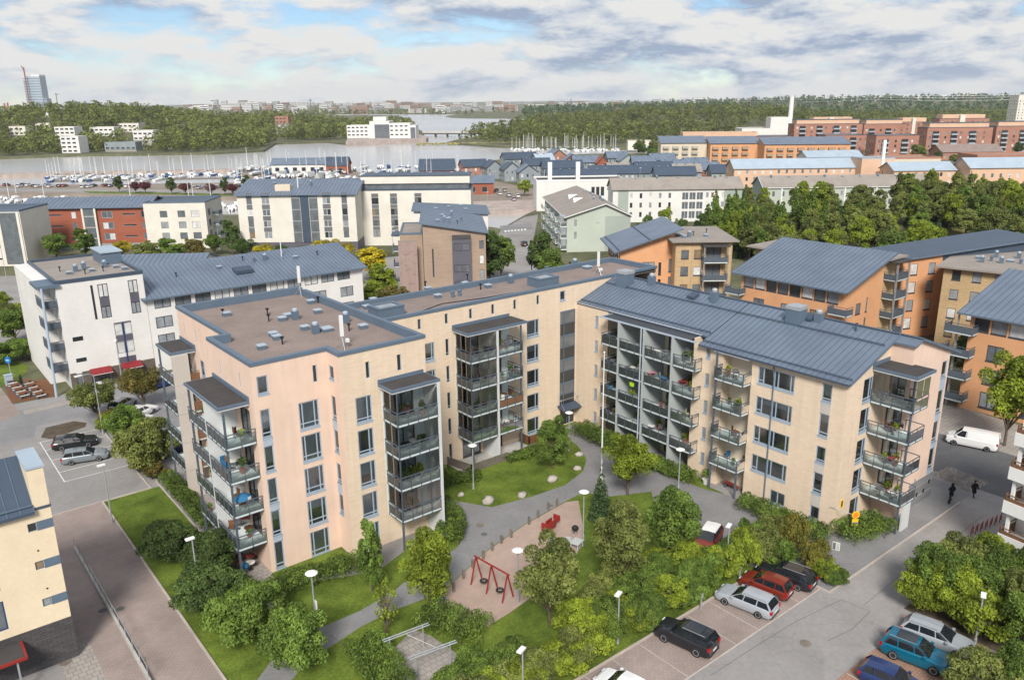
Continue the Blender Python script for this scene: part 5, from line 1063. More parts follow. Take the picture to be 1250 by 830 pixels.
IW = house('ivory_slab_block', 'ivory slab block with dark stair glazing at the photo edge beside the red row', 'building', o3, S36, L3, 14, 13.6, 'render_ivory', ('flat', .3), {'f': [('n', L3 - 9.5, L3 - 6.0, z, z + .45, 'glass_dark') for z in (1.6, 4.6, 7.6, 10.6)]}, 'frame_dark', 'metal_bluedark')
sub('stair_glazing', IW, 'glass_mid', (L3 - 5, L3 - .8, -.1, .1, .5, 13.2)); sub('corner_column', IW, 'render_ivory', (L3 - .8, L3 - .2, -.3, -.004, 0, 13.3))
# --- cream slab with blue roof, and its neighbour
o = G(296, 309); p1 = onplane(437, 300, o, R(-39)); L = float(np.linalg.norm(p1[:2] - o[:2]))
def strips(cols, z0, fl, fh, w, gl=None): return [('n', x, x + w, z0 + f * fh, z0 + f * fh + 1.75, gl) for x in cols for f in range(fl)]
w_ = strips([2.4], 3.8, 4, 3, 1.5) + [('2', x, x + 2.1, 3.8 + 3 * f, 5.5 + 3 * f) for x in (6.4, L - 8.6) for f in range(4)] + strips([L - 3.6], 3.8, 4, 3, 1.5)
WH = house('cream_apartment_block', 'cream panelled slab block with blue roof and dark blue stair core', 'building', o, R(-39), L, 12, 15.3, 'render_ivory', ('shed_y', 15.3, 18.0), {'f': w_}, 'frame_white', 'metal_blue', seam=1.0, base=('frame_violet', 2.8), ov=.7)
for x, w in ((2.4, 1.5), (6.4, 2.1), (L - 8.6, 2.1), (L - 3.6, 1.5)):
    for f in range(4): sub('spandrel_panel', WH, 'cloth_grey', (x, x + w, -.02, .03, 5.56 + 3 * f, 6.78 + 3 * f))
sub('stair_core', WH, 'metal_bluedark', (L * .535, L * .605, -.25, .05, 2.8, 15.2))
for (a, b) in ((L * .46, L * .53), (L * .61, L * .68)):
    sub('stair_glazing', WH, 'glass_mid', (a, b, -.12, .05, 2.8, 15.2))
    for k in range(4): sub('stair_landing', WH, 'steel', (a, b, -.16, -.122, 5.3 + 3 * k, 5.5 + 3 * k))
sub('roof_lantern', WH, 'render_cream', (9.5, 13.5, 2.5, 4.5, 15.9, 17.6)); hv(WH, 18, 7, 17.2, 2); hv(WH, 8, 8, 17.3, 0)
mb = MB(); mb.tube((15, 5, 16.4), (15, 5, 20), .14, 8); mk('flue', mb, 'white_paint', WH)
o = onplane(443, 303, G(443, 300), S36); p1 = onplane(576, 290, o, R(-39)); L = float(np.linalg.norm(p1[:2] - o[:2]))
w_ = [('2', x, x + 1.9, 2.4 + 3 * f, 4.2 + 3 * f) for x in (3.2, 8.3, 15.0) for f in range(4)]
W5 = house('cream_penthouse_block', 'cream slab block with set back top storey and tall window strips', 'building', o, R(-39), L, 13, 15.2, 'render_ivory', ('flat', .25), {'f': w_}, 'frame_dark', 'metal_bluedark', trim='metal_bluedark')
for x in (3.2, 8.3, 15.0):
    for f in range(4): sub('spandrel_panel', W5, 'cloth_grey', (x, x + 1.9, -.02, .03, 4.3 + 3 * f, 5.3 + 3 * f))
sub('penthouse_band', W5, 'glass_mid', (.6, L - .6, 1.6, 12, 15.2, 16.8)); sub('penthouse_wall', W5, 'render_ivory', (.3, L - .3, 1.2, 12.4, 16.81, 18.8)); sub('penthouse_roof', W5, 'metal_bluedark', (.1, L - .1, 1.0, 12.6, 18.81, 19.0))
for x in (4, 9, 14, 19, 25, 29): hv(W5, x, 6, 19.0, 0)
sub('link_bridge', W5, 'brick_red', (-3.0, -.01, 3, 7, 0, 12.5)); sub('link_roof', W5, 'render_ivory', (-3.2, -.01, 2.6, 7.4, 12.51, 13.3))
# --- brown brick house with blue mono-pitch roof
p0 = D(555, 300, 161); thP = R(-34); nP = np.array((-math.sin(thP), math.cos(thP))); uP = np.array((math.cos(thP), math.sin(thP))); a = onplane(517, 310, p0, thP); b = onplane(593, 300, p0, thP); L = float(np.linalg.norm(b[:2] - a[:2]))
w_ = [('n', 1.7, 2.0, 4.5, 10.2, 'glass_dark'), ('n', 2.0, 3.3, 1.7, 2.3, 'glass_dark')] + [('n', L - 1.3, L - .4, z, z + 1.7) for z in (4.0, 7.0, 10.0)]
zl, zr_ = 15.2, 13.2
PB = house('brown_brick_house', 'brown brick apartment house with sloping blue roof and violet bay window', 'building', a, thP, L, 24, 14, 'brick_brown', ('shed_x', zl, zr_), {'f': w_, 'r': [('n', 2 + 3.5 * i, 3.5 + 3.5 * i, z, z + 1.6) for i in range(6) for z in (4, 7, 10)]}, 'frame_dark', 'metal_blue', ov=.6, seam=2.0)
bx0, bx1 = L * .46, L * .76; sub('bay_window', PB, 'frame_violet', (bx0, bx1, -1.0, -.01, 1.0, 12.2)); mb = MB(); mb.slab([(bx0, -1.1, 12.3), (bx1, -1.1, 12.3), (bx1, -.01, 12.9), (bx0, -.01, 12.9)], .1); mk('bay_roof', mb, 'roof_dark', PB)
for z in (2.3, 5.6, 9.9): window(PB, (bx0, -1.1), (1, 0), .3, bx1 - bx0 - .3, z, z + 1.5, '2', 'frame_dark', 'glass_grey', False)
for (x, y, k) in ((3, 6, 0), (4.4, 8, 2), (5.4, 7, 2), (5, 11, 3), (7, 6, 1), (4, 15, 0), (8, 12, 4), (6, 18, 2)): hv(PB, x, y, zl + (zr_ - zl) * x / L + .1, k)
p1 = p0[:2] + nP * 2.0; a2 = onplane(489, 310, p1, thP); e2 = onplane(517, 310, p1, thP); L2 = float(np.linalg.norm(e2[:2] - a2[:2]))
PF = house('brown_flat_house', 'flat roofed brown wing with a dark corner balcony beside the brown brick house', 'building', a2, thP, L2 - .1, 15, 13.0, 'brick_brown', ('flat', .2), {}, 'frame_dark', 'roof_grey')
a3 = onplane(487, 320, p0[:2] - nP * .8, thP); MS = thing('mauve_wall_slab', 'tall weathered mauve wall slab standing before the brown flat roofed wing', 'wall', (a3[0], a3[1], 0), thP); sub('slab_face', MS, 'render_mauve', (0, L2 - .9, 0, .5, 0, 12.0)); sub('slab_cap', MS, 'roof_grey', (-.05, L2 - .85, -.05, .55, 12.003, 12.12))
for z in (3.2, 6.4, 9.6): balcony(PF, -1.4, -.02, .3, 4, z, ['x0', 'y0'], 1.4, solid='steel_dark')
sub('balcony_canopy', PF, 'metal_bluedark', (-1.7, -.02, .1, 4.4, 12.6, 12.9))
o5 = np.array(a[:2]) + nP * 26 - uP * 2.5
B5 = house('blue_roofed_link', 'rear part of the brown house row with lower blue roofs and white trims', 'building', o5, thP, L + 4.5, 15, 13.2, 'render_white', ('shed_x', 14.4, 13.4), {}, rm='metal_blue', seam=1.6)
for (x, y) in ((5, 4), (8, 8), (12, 5), (11, 12), (7, 13)): hv(B5, x, y, 14.5 - x * .06, 0)
# --- pale green gable house and white rows on the right
p0 = D(725, 290, 212); th = R(-34); a = onplane(692, 290, p0, th); b = onplane(769, 290, p0, th); L = float(np.linalg.norm(b[:2] - a[:2]))
GR = house('green_gable_house', 'pale green gable house with grey roof and green glazed balconies', 'building', a, th, L, 46, 9.3, 'render_green', ('gable_y', 12.4, L * .6), {'f': [('n', 1.8, 2.7, z, z + 1.9, 'glass_grey') for z in (3.4, 6.6)] + [('n', 7.5, 8.6, 7.2, 7.5, 'glass_grey'), ('n', 11, 12.4, 7.2, 7.7, 'glass_grey')], 'l': rowwins(46, 3, 1.2, 3, 1.8, 1.7, 3.2)}, 'frame_white', 'roof_grey', trim='white_paint', ov=.8)
sub('gable_panel', GR, 'render_greygreen', (L * .6, L - .02, -.03, -.004, .2, 9.2))
for z in (1.0, 4.0, 7.0):
    for y in (.3, 10, 19, 28, 37): balcony(GR, -1.6, -.02, y, y + 5.2, z - .3, ['x0', 'y0'], 1.7, fm='frame_white', glass='rail_glass')
    sub('glazed_corner', GR, 'glass_grey', (-1.55, -.05, .35, 3.6, z + .9, z + 2.4))
for (x, y) in ((L * .55, 12), (L * .62, 20), (L * .58, 30), (L * .66, 9), (L * .64, 26), (L * .7, 16)): hv(GR, x, y, 11.8, 2)
for y in (18, 27):
    mb = MB(); x = L * .35; z = 9.3 + 3.1 * .58; mb.v = [(x - 1.4, y - 1.3, z - .3), (x - 1.4, y + 1.3, z - .3), (x + 1.4, y, z + .9), (x - 1.4, y, z + .9)]; mb.f = [(0, 2, 3), (1, 3, 2), (0, 3, 1), (0, 1, 2)]; mb.mi = [0] * 4; mk('dormer', mb, 'white_paint', GR)
p0 = D(700, 250, 292); a = onplane(655, 250, p0, S36); b = onplane(762, 250, p0, S36); L = float(np.linalg.norm(b[:2] - a[:2])); zt = float(onplane(700, 221, p0, S36)[2])
WX_ = house('white_box_building', 'white cubic building with two slim chimneys behind the green gable house', 'building', a, S36, L, 15, zt, 'render_white', ('flat', .5), {'f': [('n', L * .62 + i * 1.7, L * .62 + 1.3 + i * 1.7, zt - 5.5, zt - 2.2, 'glass_dark') for i in range(3)] + [('n', L * .8 + i * 1.5, L * .8 + 1 + i * 1.5, zt - 3.6, zt - 2.4, 'glass_mid') for i in range(3)]}, 'frame_white', 'roof_dark', trim='white_paint')
for x in (L * .14, L * .46): sub('chimney', WX_, 'white_paint', (x, x + 1.5, 4, 5.5, zt, zt + 6.3))
p0 = D(820, 255, 262); th = R(-38); a = onplane(748, 250, p0, th); b = onplane(905, 250, p0, th); L = float(np.linalg.norm(b[:2] - a[:2]))
w_ = rowwins(L * .5, 3, 1.6, 3, 1.7, .9, 3.1, 5.5) + [('n', x, x + .9, z, z + 1.7) for x in (L * .72, L * .76, L * .84) for z in (1.6, 4.6, 7.6)]
for i in range(3):
    for f in range(3): w_.append(('2', L * .535 + i * 2.35, L * .535 + 2.1 + i * 2.35, 1.0 + f * 3, 3.4 + f * 3, 'glass_mid'))
WR = house('white_terrace_row', 'long white three storey row with grey roof and glazed stair bay', 'building', a, th, L, 12, 10.6, 'render_white', ('gable_x', 13.6), {'f': w_}, 'frame_white', 'roof_grey', trim='roof_grey', ov=.5)
sub('green_panel', WR, 'render_greygreen', (L * .04, L * .12, -.05, -.004, 0, 10.3)); sub('green_panel', WR, 'render_greygreen', (L * .86, L - .02, -.05, -.004, 0, 10.3))
for x in (8, 15, 22, 29, 34, 38): hv(WR, x, 5.5, 13.3, 2 if x in (15, 34) else 0)
p0 = D(1030, 250, 282); a = onplane(931, 250, p0, th); b = onplane(1142, 250, p0, th); L = float(np.linalg.norm(b[:2] - a[:2]))
W6 = house('grey_terrace_row', 'long pale green and white row with grey roof behind the poplars', 'building', a, th, L, 13, 8.6, 'render_green', ('gable_x', 11.9), {'f': rowwins(L, 2, 2.4, 3, 1.8, 1.0, 3.4, 3.0), 'l': [('n', 3, 4, 4, 5.8)]}, 'frame_white', 'roof_grey', trim='white_paint', wm2='render_greygreen')
for i in range(9): hv(W6, 4 + i * 6.3, 5.5, 11.4, 2 if i % 3 == 0 else 0)
for i in range(5): sub('downpipe', W6, 'white_paint', (6 + i * 11, 6.5 + i * 11, -.4, -.01, 0, 8.4))
# peach rows with pale blue roofs
def prow(name, label, pxa, pxb, depth, th, W, H, roof, wm, rm, fl, step=3.4, group=None, trim='trim_pale', fm='frame_white', wside=True, ww=1.1, wg=None):
    p0 = D((pxa + pxb) / 2, 200, depth); a = onplane(pxa, 200, p0, th); b = onplane(pxb, 200, p0, th); L = float(np.linalg.norm(b[:2] - a[:2]))
    return house(name, label, 'building', a, th, L, W, H, wm, roof, {'f': rowwins(L, fl, 1.2, 3, 1.6, ww, step, 1.6, g=wg), 'l': rowwins(W, fl, 1.2, 3, 1.6, 1.1, 4, 2) if wside else []}, fm, rm, trim=trim, group=group), L
prow('peach_row', 'long peach row with pale blue metal roof behind the grey terrace row', 897, 1052, 345, th, 13, 9.6, ('gable_x', 13.0), 'render_peach', 'metal_pale', 3)
t, L = prow('peach_stair_block', 'blank peach stair block with a slim white chimney', 1052, 1092, 340, th, 11, 13.4, ('flat', .3), 'render_peach', 'roof_grey', 0, wside=False); sub('chimney', t, 'white_paint', (L * .58, L * .58 + 1.2, -.6, .6, 9, 21))
prow('peach_row', 'short peach row with pale blue roof right of the blank stair block', 1093, 1168, 325, th, 13, 9.8, ('gable_x', 12.6), 'render_peach', 'metal_pale', 3)
prow('peach_gable_house', 'peach corner house with white glazed balconies beside the park wood', 1186, 1290, 318, th, 13, 11.2, ('gable_x', 14.5), 'render_peach', 'metal_pale', 3)
prow('pale_roof_house', 'yellowish house with pale folded roof above the long peach row', 985, 1052, 395, th, 14, 10.5, ('gable_x', 13.0), 'render_ivory', 'metal_pale', 2)
prow('brick_parapet_row', 'low row with red brick parapet and pale fronts', 1078, 1148, 395, th, 18, 9.2, ('flat', .8), 'render_cream', 'roof_grey', 2, trim='brick_far')
prow('brick_parapet_row', 'low red brick parapet row at the edge beyond the peach corner house', 1192, 1300, 400, th, 18, 9.6, ('flat', .8), 'brick_far', 'roof_grey', 2, trim='brick_far')
prow('school_hall', 'long low hall with mauve brown roof before the brick blocks', 1148, 1222, 505, th, 16, 5, ('gable_x', 9), 'brick_far', 'roof_felt', 1, trim='roof_felt')
# yellow-orange balcony blocks with blue roofs
for (pa, pb, dp, wm, lb) in ((806, 862, 478, 'render_cream', 'cream fronted balcony block with blue roof beyond the blue cottages'), (866, 926, 468, 'render_orange', 'orange balcony block with blue roof next to the cream one'), (932, 1036, 452, 'render_orange', 'long orange and grey balcony block with broad blue roofs')):
    t, L = prow('balcony_block', lb, pa, pb, dp, R(-42), 15, 13.4, ('shed_y', 13.4, 16.6), wm, 'metal_blue', 0, trim='metal_bluedark', wside=False)
    k = 0; x = 1.2
    while x + 3.6 < L - 1:
        for f in range(4): balcony(t, x, x + 3.4, -1.5, -.02, 1.2 + 3.1 * f, ['y0', 'x0'], 1.7, fm='frame_dark'); window(t, (0, 0), (1, 0), x + .4, x + 3.0, 1.3 + 3.1 * f, 3.4 + 3.1 * f, '2', 'frame_dark', 'glass_dark', False)
        x += 5.6; k += 1
    for f in range(3):
        for i in range(3): window(t, (L, 0), (0, 1), 1.5 + i * 4.4, 3.6 + i * 4.4, 2 + 3.4 * f, 3.7 + 3.4 * f, '2', 'frame_dark', 'glass_mid', False)
prow('peach_balcony_row', 'stepped peach row above the blue roofed balcony blocks', 832, 922, 565, R(-42), 14, 15.5, ('flat', .4), 'render_peach', 'roof_grey', 4, 5, trim='render_peach', fm='frame_dark', ww=2.2)
# red brick blocks
for (pa, pb, dp, H, lb) in ((918, 964, 560, 13, 'small red brick block with rounded end before the white plant'), (966, 1048, 600, 19.5, 'long red brick apartment block with pale blue balconies'), (1005, 1052, 548, 13.8, 'low red brick block in front of the long brick one'), (1050, 1100, 618, 18.5, 'red brick apartment block with peach top storey'), (1066, 1118, 520, 14.6, 'red brick corner block with grey balconies facing the hall'), (1127, 1206, 560, 17.5, 'broad red brick block behind the mauve roofed hall'), (1210, 1290, 565, 17.8, 'red brick block with peach attic at the picture edge')):
    t, L = prow('brick_apartment_block', lb, pa, pb, dp, R(-40), 15, H, ('flat', .3), 'brick_far', 'roof_grey', int(H // 3.1), 5.2, trim='metal_bluedark', fm='frame_dark', ww=1.3)
    x = 3.6; n = 0
    while x + 4 < L:
        if n % 2 == 0:
            for f in range(int(H // 3.1)): balcony(t, x, x + 4.6, -1.3, -.02, .6 + 3.05 * f, ['y0'], 4.6, rail=1.0, solid='trim_pale', fm='frame_dark'); sub('loggia_recess', t, 'glass_dark', (x + .2, x + 4.4, -.12, -.03, .7 + 3.05 * f, 3.1 + 3.05 * f))
        x += 6.2; n += 1
    if H > 16: sub('attic', t, 'render_peach', (2, L - 2, 2, 13, H - .02, H + 3)); sub('attic_roof', t, 'metal_bluedark', (1.7, L - 1.7, 1.7, 13.3, H + 3.003, H + 3.25))
for (pa, pb, dp, H, lb) in ((985, 1040, 690, 19, 'rear brick block whose peach attic rises over the long brick one'), (1092, 1130, 640, 19, 'rear brick block with pale stair tower between two brick rows'), (1140, 1200, 690, 20, 'rear pale roofed brick block above the broad brick block')):
    t, L = prow('brick_apartment_block', lb, pa, pb, dp, R(-40), 15, H, ('flat', .3), 'brick_far', 'roof_grey', int(H // 3.1), 4.2, trim='metal_bluedark', fm='frame_dark', ww=1.6); sub('attic', t, 'render_peach', (3, L - 3, 2, 13, H - .02, H + 3.2)); sub('stair_tower', t, 'render_ivory', (L * .4, L * .5, -.8, 6, 0, H + 3))
# white plant with chimney, edge tower
t, L = prow('white_plant', 'white industrial plant with tall white chimney above the brick blocks', 903, 966, 760, R(-42), 30, 11, ('flat', .3), 'render_white', 'roof_grey', 0, wside=False, trim='white_paint'); sub('boiler_house', t, 'render_white', (L * .55, L * .9, 2, 20, 11, 21)); mb = MB(); mb.tube((L * .93, 4, 0), (L * .93, 4, 39), 2.2, 14, 1.9); mk('chimney', mb, 'white_paint', t)
prow('tower_block', 'tall pale tower block standing at the edge of the far wood', 1231, 1262, 900, R(-40), 18, 38, ('flat', .5), 'render_ivory', 'roof_grey', 11, 4.0, trim='render_ivory')
prow('low_white_hall', 'low white hall behind the moored yachts', 766, 795, 640, R(-42), 12, 7, ('flat', .2), 'render_ivory', 'roof_grey', 0, wside=False, trim='render_ivory')
# --- orange houses across the street
p0 = D(790, 320, 142); a = onplane(757, 320, p0, S36); b = onplane(822, 310, p0, S36); L = float(np.linalg.norm(b[:2] - a[:2]))
w_ = [('2', 3.9, 6.1, z, z + 1.5, 'glass_grey') for z in (3.0, 6.2, 9.4)] + [('n', 8.6, 9.9, z, z + 2.3, 'glass_mid') for z in (2.7, 5.9, 9.1)] + [('n', 6.8, 7.3, z, z + 2.2, 'glass_dark') for z in (2.4, 5.6, 8.6)]
OA = house('orange_house', 'orange rendered house with big tilted blue roof, directly behind the roof chimney', 'building', a, S36, L, 13, 13.5, 'render_orange', ('shed_x', 13.2, 16.3), {'f': w_, 'l': [('n', 1 + i * 2.1, 2.9 + i * 2.1, 10.4, 12.9, 'glass_mid') for i in range(5)] + [('n', 9, 10.2, z, z + 2, 'glass_grey') for z in (3, 6.5)]}, 'frame_dark', 'metal_blue', ov=1.3, seam=0, sill=True)
mb = MB()
for f in (0.0, .52): x = -1.3 + (L + 2.6) * f + .9 * (f == 0); z = 13.2 + 3.1 * x / L; mb.bar((x, -1.3, z + .2), (x, 14.3, z + .2), .2, .1)
mk('roof_ridge_strip', mb, 'metal_bluedark', OA)
p0 = D(860, 320, 139); th2 = R(-39); a = onplane(824, 320, p0, th2); b = onplane(893, 320, p0, th2); L = float(np.linalg.norm(b[:2] - a[:2]))
BE = house('yellow_brick_house', 'yellow brick house with grey flat roof and stacked dark balconies', 'building', a, th2, L, 15, 14.9, 'brick_yellow', ('flat', 0), {'f': [('n', x, x + 1.3, z, z + 1.5) for x in (1.0, 3.2) for z in (2.9, 6.0, 9.1, 12.0)] + [('2', 5.3, 7.8, z, z + 2.2, 'glass_mid') for z in (2.5, 5.6, 8.7, 11.8)]}, 'frame_dark', 'roof_grey', ov=.9, sill=True)
for z in (2.4, 5.5, 8.6, 11.7): balcony(BE, 4.5, 8.6, -1.9, -.02, z, ['y0', 'x0', 'x1'], 4.1, solid='steel_dark')
for x in (4.55, 8.55): sub('balcony_post', BE, 'steel', (x - .08, x + .08, -1.95, -1.8, 0, 14.3))
sub('balcony_canopy', BE, 'roof_dark', (4.3, 8.8, -2.1, -.02, 14.3, 14.5))
for (x, y, k) in ((2, 3, 0), (3, 3.6, 2), (4, 5, 1), (6, 4, 0), (1.6, 5, 3), (7, 8, 1)): hv(BE, x, y, 15.15, k)
def orange_long(label, p0, pl, pr, W, hf, hb, wm='render_orange', bal=(), nwin=None):
    th = R(-90); a = onplane(pl, 345, p0, th); b = onplane(pr, 345, p0, th); L = float(np.linalg.norm(b[:2] - a[:2])); w = []; x = .5
    while x + 1.9 < L: w.append(('n', x, x + 1.75, hf - 2.3, hf - .7, rng.choice(['glass_blind', 'glass_mid', 'glass_grey', 'glass_dark']))); x += 2.0
    for z in (1.8, 4.9, 7.9):
        x = 2.4
        while x + 2 < L: w.append(('2', x, x + 1.9, z - 1.1 if z < hf - 4 else z - 1.2, z + .9)); x += 4.8
    w = [q for q in w if q[4] < hf - 2.5 or q[3] > hf - 2.4]
    t = house('orange_long_house', label, 'building', a, th, L, W, hf, wm, ('shed_y', hf, hb), {'f': w, 'r': [('n', W * .35, W * .35 + 1.4, z, z + 1.6) for z in (2.2, 5.2, 8.2)] + [('n', W * .6, W * .6 + .5, z, z + 2.1) for z in (2.2, 5.2, 8.2)]}, 'frame_dark', 'metal_blue', ov=1.2, seam=.75, sill=True)
    return t, L
OL, L = orange_long('long orange house with broad ribbed blue roof behind the east wing', D(960, 345, 120), 905, 1031, 11, 12.6, 15.9)
for z in (9.2, 6.2, 3.2): balcony(OL, L + .02 - 1.2, L + 1.6, -1.6, -.02, z, ['y0', 'x0', 'x1'], 2.8, solid='steel_dark')
for z in (9.2, 6.2): balcony(OL, -1.8, .8, -1.6, -.02, z, ['y0', 'x0', 'x1'], 2.6, solid='steel_dark')
g = D(1070, 350, 124)
B2 = house('yellow_brick_wing', 'yellow brick wing with grey roof and tall balcony columns beside the long orange house', 'building', (g[0] - 1, g[1] + 1.2), 0, 9, 20, 13.9, 'brick_yellow', ('flat', 0), {'f': [('2', 1, 3.2, z, z + 1.4, 'glass_warm') for z in (2.2, 5.2, 8.2, 11.2)] + [('n', 4.2, 5.0, z, z + 1.4) for z in (2.2, 5.2, 8.2, 11.2)], 'l': rowwins(20, 4, 2, 3, 1.5, 1.3, 3.6)}, 'frame_dark', 'roof_grey', ov=1.2, sill=True)
for z in (1.8, 4.8, 7.8, 10.8): balcony(B2, 5.4, 9.3, -2.0, -.02, z, ['y0', 'x0', 'x1'], 3.9, solid='steel_dark')
for x in (5.5, 9.2): sub('balcony_post', B2, 'steel', (x - .14, x + .14, -2.1, -1.85, 0, 13.6))
sub('balcony_canopy', B2, 'roof_dark', (5.1, 9.6, -2.3, -.02, 13.55, 13.7))
g = D(1099, 350, 131); O4 = house('orange_tall_house', 'deep orange house with thin blue roof rising behind the balcony columns', 'building', (g[0], g[1]), R(-24), 27, 9, 13.0, 'render_orange', ('shed_x', 13.2, 15.2), {'f': [('n', x, x + 1.3, z, z + 1.8, rng.choice(['glass_blind', 'glass_grey'])) for x in (1.6, 5.0) for z in (1.6, 4.6, 7.6, 10.6)]}, 'frame_dark', 'metal_bluedark', ov=.6, sill=True)
mb = MB(); mb.poly([(7.5, -.03, 12.6), (26.9, -.03, 12.6), (26.9, -.03, 15.1), (7.5, -.03, 13.7)]); mk('clerestory', mb, 'metal_bluedark', O4)
g = D(1132, 350, 126); O5 = house('yellow_brick_house', 'yellow brick house with grey roof full of white vents, right of the deep orange house', 'building', (g[0] + 1.5, g[1] - 1.5), R(-78), 13, 24, 13.0, 'brick_yellow', ('flat', 0), {'f': [('n', x, x + 1.2, z, z + 1.5) for x in (1.2, 4.0, 7) for z in (2.2, 5.2, 8.2, 11.2)]}, 'frame_dark', 'roof_grey', ov=1.0, sill=True)
for (x, y, k) in ((4, 6, 2), (5, 8, 4), (6.5, 7, 2), (7.5, 9, 3), (9, 8, 4), (5, 12, 2), (8, 13, 2), (3, 9, 0)): hv(O5, x, y, 13.25, k)
O3, L = orange_long('orange corner house with ribbed blue roof and stacked grey balconies by the van', D(1200, 400, 100), 1192, 1300, 12, 12.6, 15.6)
for z in (10.0, 7.1, 4.2, 1.3): balcony(O3, -2.3, 1.0, -1.5, .6, z, ['y0', 'x0', 'x1'], 3.2, solid='steel_dark')
sub('balcony_post', O3, 'steel', (-1.3, -1.1, -.6, -.4, 0, 12.6))
# --- yellow house at the lower left
YB = house('yellow_house', 'pale yellow house with dark block base and blue metal roof at the brick street', 'building', (-30, -1.3), 0, 14.75, 8, 12.2, 'render_yellow', ('flat', .02), {'f': [('n', 13.2 + 0.02, 13.75, z, z + .62, g) for z, g in ((10.55, 'glass_dark'), (7.65, 'glass_warm'), (4.75, 'glass_grey'))] + [('2', 9.6, 11.0, z, z + 2.2, 'glass_mid', 'frame_deepblue') for z in (4.0, 7.0)]}, 'trim_blue', 'metal_bluedark', trim='metal_bluedark', base=('block_dark', 3.35))
for z in (10.53, 7.63, 4.73): sub('window_panel', YB, 'trim_blue', (13.76, 14.76, -.02, .03, z, z + .66))
fr, bk = [(-.3, -.35, 12.1), (13.75, -.35, 12.1), (13.75, 3.5, 14.9), (-.3, 3.5, 14.9)], [(-.3, 3.5, 14.9), (13.75, 3.5, 14.9), (13.75, 8.3, 12.1), (-.3, 8.3, 12.1)]
mb = MB(); mb.slab(fr, .2); mb.slab(bk, .2); rr = mk('metal_roof', mb, 'metal_bluedark', YB); mb = MB(); seams(mb, fr[0], fr[1], fr[2], fr[3], .75, .05, .06); tag(mk('roof_seams', mb, 'trim_blue', rr), kind='stuff'); mb = MB(); mb.bar((-.3, -.1, 12.5), (13.7, -.1, 12.5), .06, .12); mk('snow_guard', mb, 'trim_blue', rr)
sub('gable_wall', YB, 'render_yellow', (13.76, 14.75, 0, 3.6, 12.21, 15.0)); sub('gable_coping', YB, 'metal_pale', (13.68, 14.83, -.08, 3.7, 15.003, 15.16))
sub('canopy_edge', YB, 'play_red', (8.2, 11.6, -2.2, -2.05, 2.6, 2.8), (11.45, 11.6, -2.05, -.04, 2.6, 2.8)); sub('canopy_roof', YB, 'roof_dark', (8.2, 11.45, -2.05, -.04, 2.62, 2.74)); sub('canopy_post', YB, 'steel', (10.9, 11.02, -2.0, -1.88, 0, 2.6))
for x, z in ((13.4, 11.9), (13.5, 9.0), (13.6, 6.0)): sub('vent_hole', YB, 'black', (x, x + .12, -.01, .01, z, z + .12))
# --- white balcony block at the right edge
WBk = thing('white_balcony_block', 'white balcony tower with red brown rails at the edge beside the bench row', 'building', (47.3, -42.0, 0), R(-8))
sub('wall', WBk, 'render_white', (1.8, 10, -9, 4.0, 0, 15)); 
for z in (2.9, 5.9, 8.9, 11.9):
    b_ = balcony(WBk, -.6, 1.79, -9, 3.2, z, ['x0', 'y1'], 2.0, slabm='white_paint', solid='cloth_brown', fm='cloth_brown')
    sub('parapet_beam', b_, 'white_paint', (-.75, -.66, -9, 3.3, z - .5, z + .55), (-.66, 1.79, 3.26, 3.34, z - .5, z + .55))
for y in (-4, 2.9): sub('column', WBk, 'white_paint', (-.4, -.15, y - .12, y + .12, 0, 15))
for z in (3, 6, 9): window(WBk, (1.8, 4.0), (0, -1), 2, 4.4, z + .2, z + 2.3, '2', 'frame_dark', 'glass_mid', False)
# --- blue roofed cottages on the quay
cot = [(566, 212, 13, -20, 'metal_bluedark', 'brick_far'), (595, 213, 8, -20, 'metal_bluedark', 'render_bluegrey'), (616, 216, 8, -25, 'metal_bluedark', 'render_bluegrey'), (634, 220, 9, -30, 'metal_blue', 'render_bluegrey'), (617, 201, 20, -20, 'metal_bluedark', 'render_bluegrey'), (640, 210, 14, -30, 'metal_bluedark', 'render_bluegrey'), (664, 214, 20, -30, 'metal_bluedark', 'render_bluegrey'), (656, 203, 11, -15, 'metal_pale', 'render_bluegrey'), (674, 196, 9, -15, 'metal_blue', 'brick_far'), (690, 203, 8, -35, 'metal_blue', 'brick_red'), (700, 206, 14, -35, 'metal_blue', 'render_bluegrey'), (729, 207, 6, -35, 'brick_red', 'brick_red'), (668, 228, 30, -38, 'metal_bluedark', 'render_bluegrey'), (720, 222, 28, -38, 'metal_bluedark', 'render_bluegrey'), (742, 200, 12, -30, 'metal_blue', 'render_bluegrey'), (757, 204, 9, -30, 'metal_blue', 'render_greygreen'), (745, 218, 11, -20, 'roof_grey', 'render_bluegrey'), (772, 207, 12, -38, 'metal_blue', 'render_bluegrey'), (776, 216, 18, -38, 'metal_bluedark', 'render_bluegrey'), (795, 203, 14, -30, 'metal_blue', 'render_greygreen'), (808, 213, 12, -38, 'metal_blue', 'render_greygreen'), (822, 220, 13, -38, 'roof_grey', 'render_bluegrey'), (800, 224, 18, -38, 'metal_bluedark', 'render_bluegrey'), (850, 217, 11, -38, 'metal_blue', 'brick_red'), (868, 221, 13, -38, 'render_bluegrey', 'render_greygreen'), (838, 210, 12, -30, 'metal_blue', 'render_greygreen')]
cn = {'metal_bluedark': 'dark blue', 'metal_blue': 'blue', 'metal_pale': 'pale', 'roof_grey': 'grey', 'brick_red': 'red brown', 'render_bluegrey': 'slate'}; wn = {'brick_far': 'brick', 'render_bluegrey': 'blue grey', 'brick_red': 'red brick', 'render_greygreen': 'olive grey'}
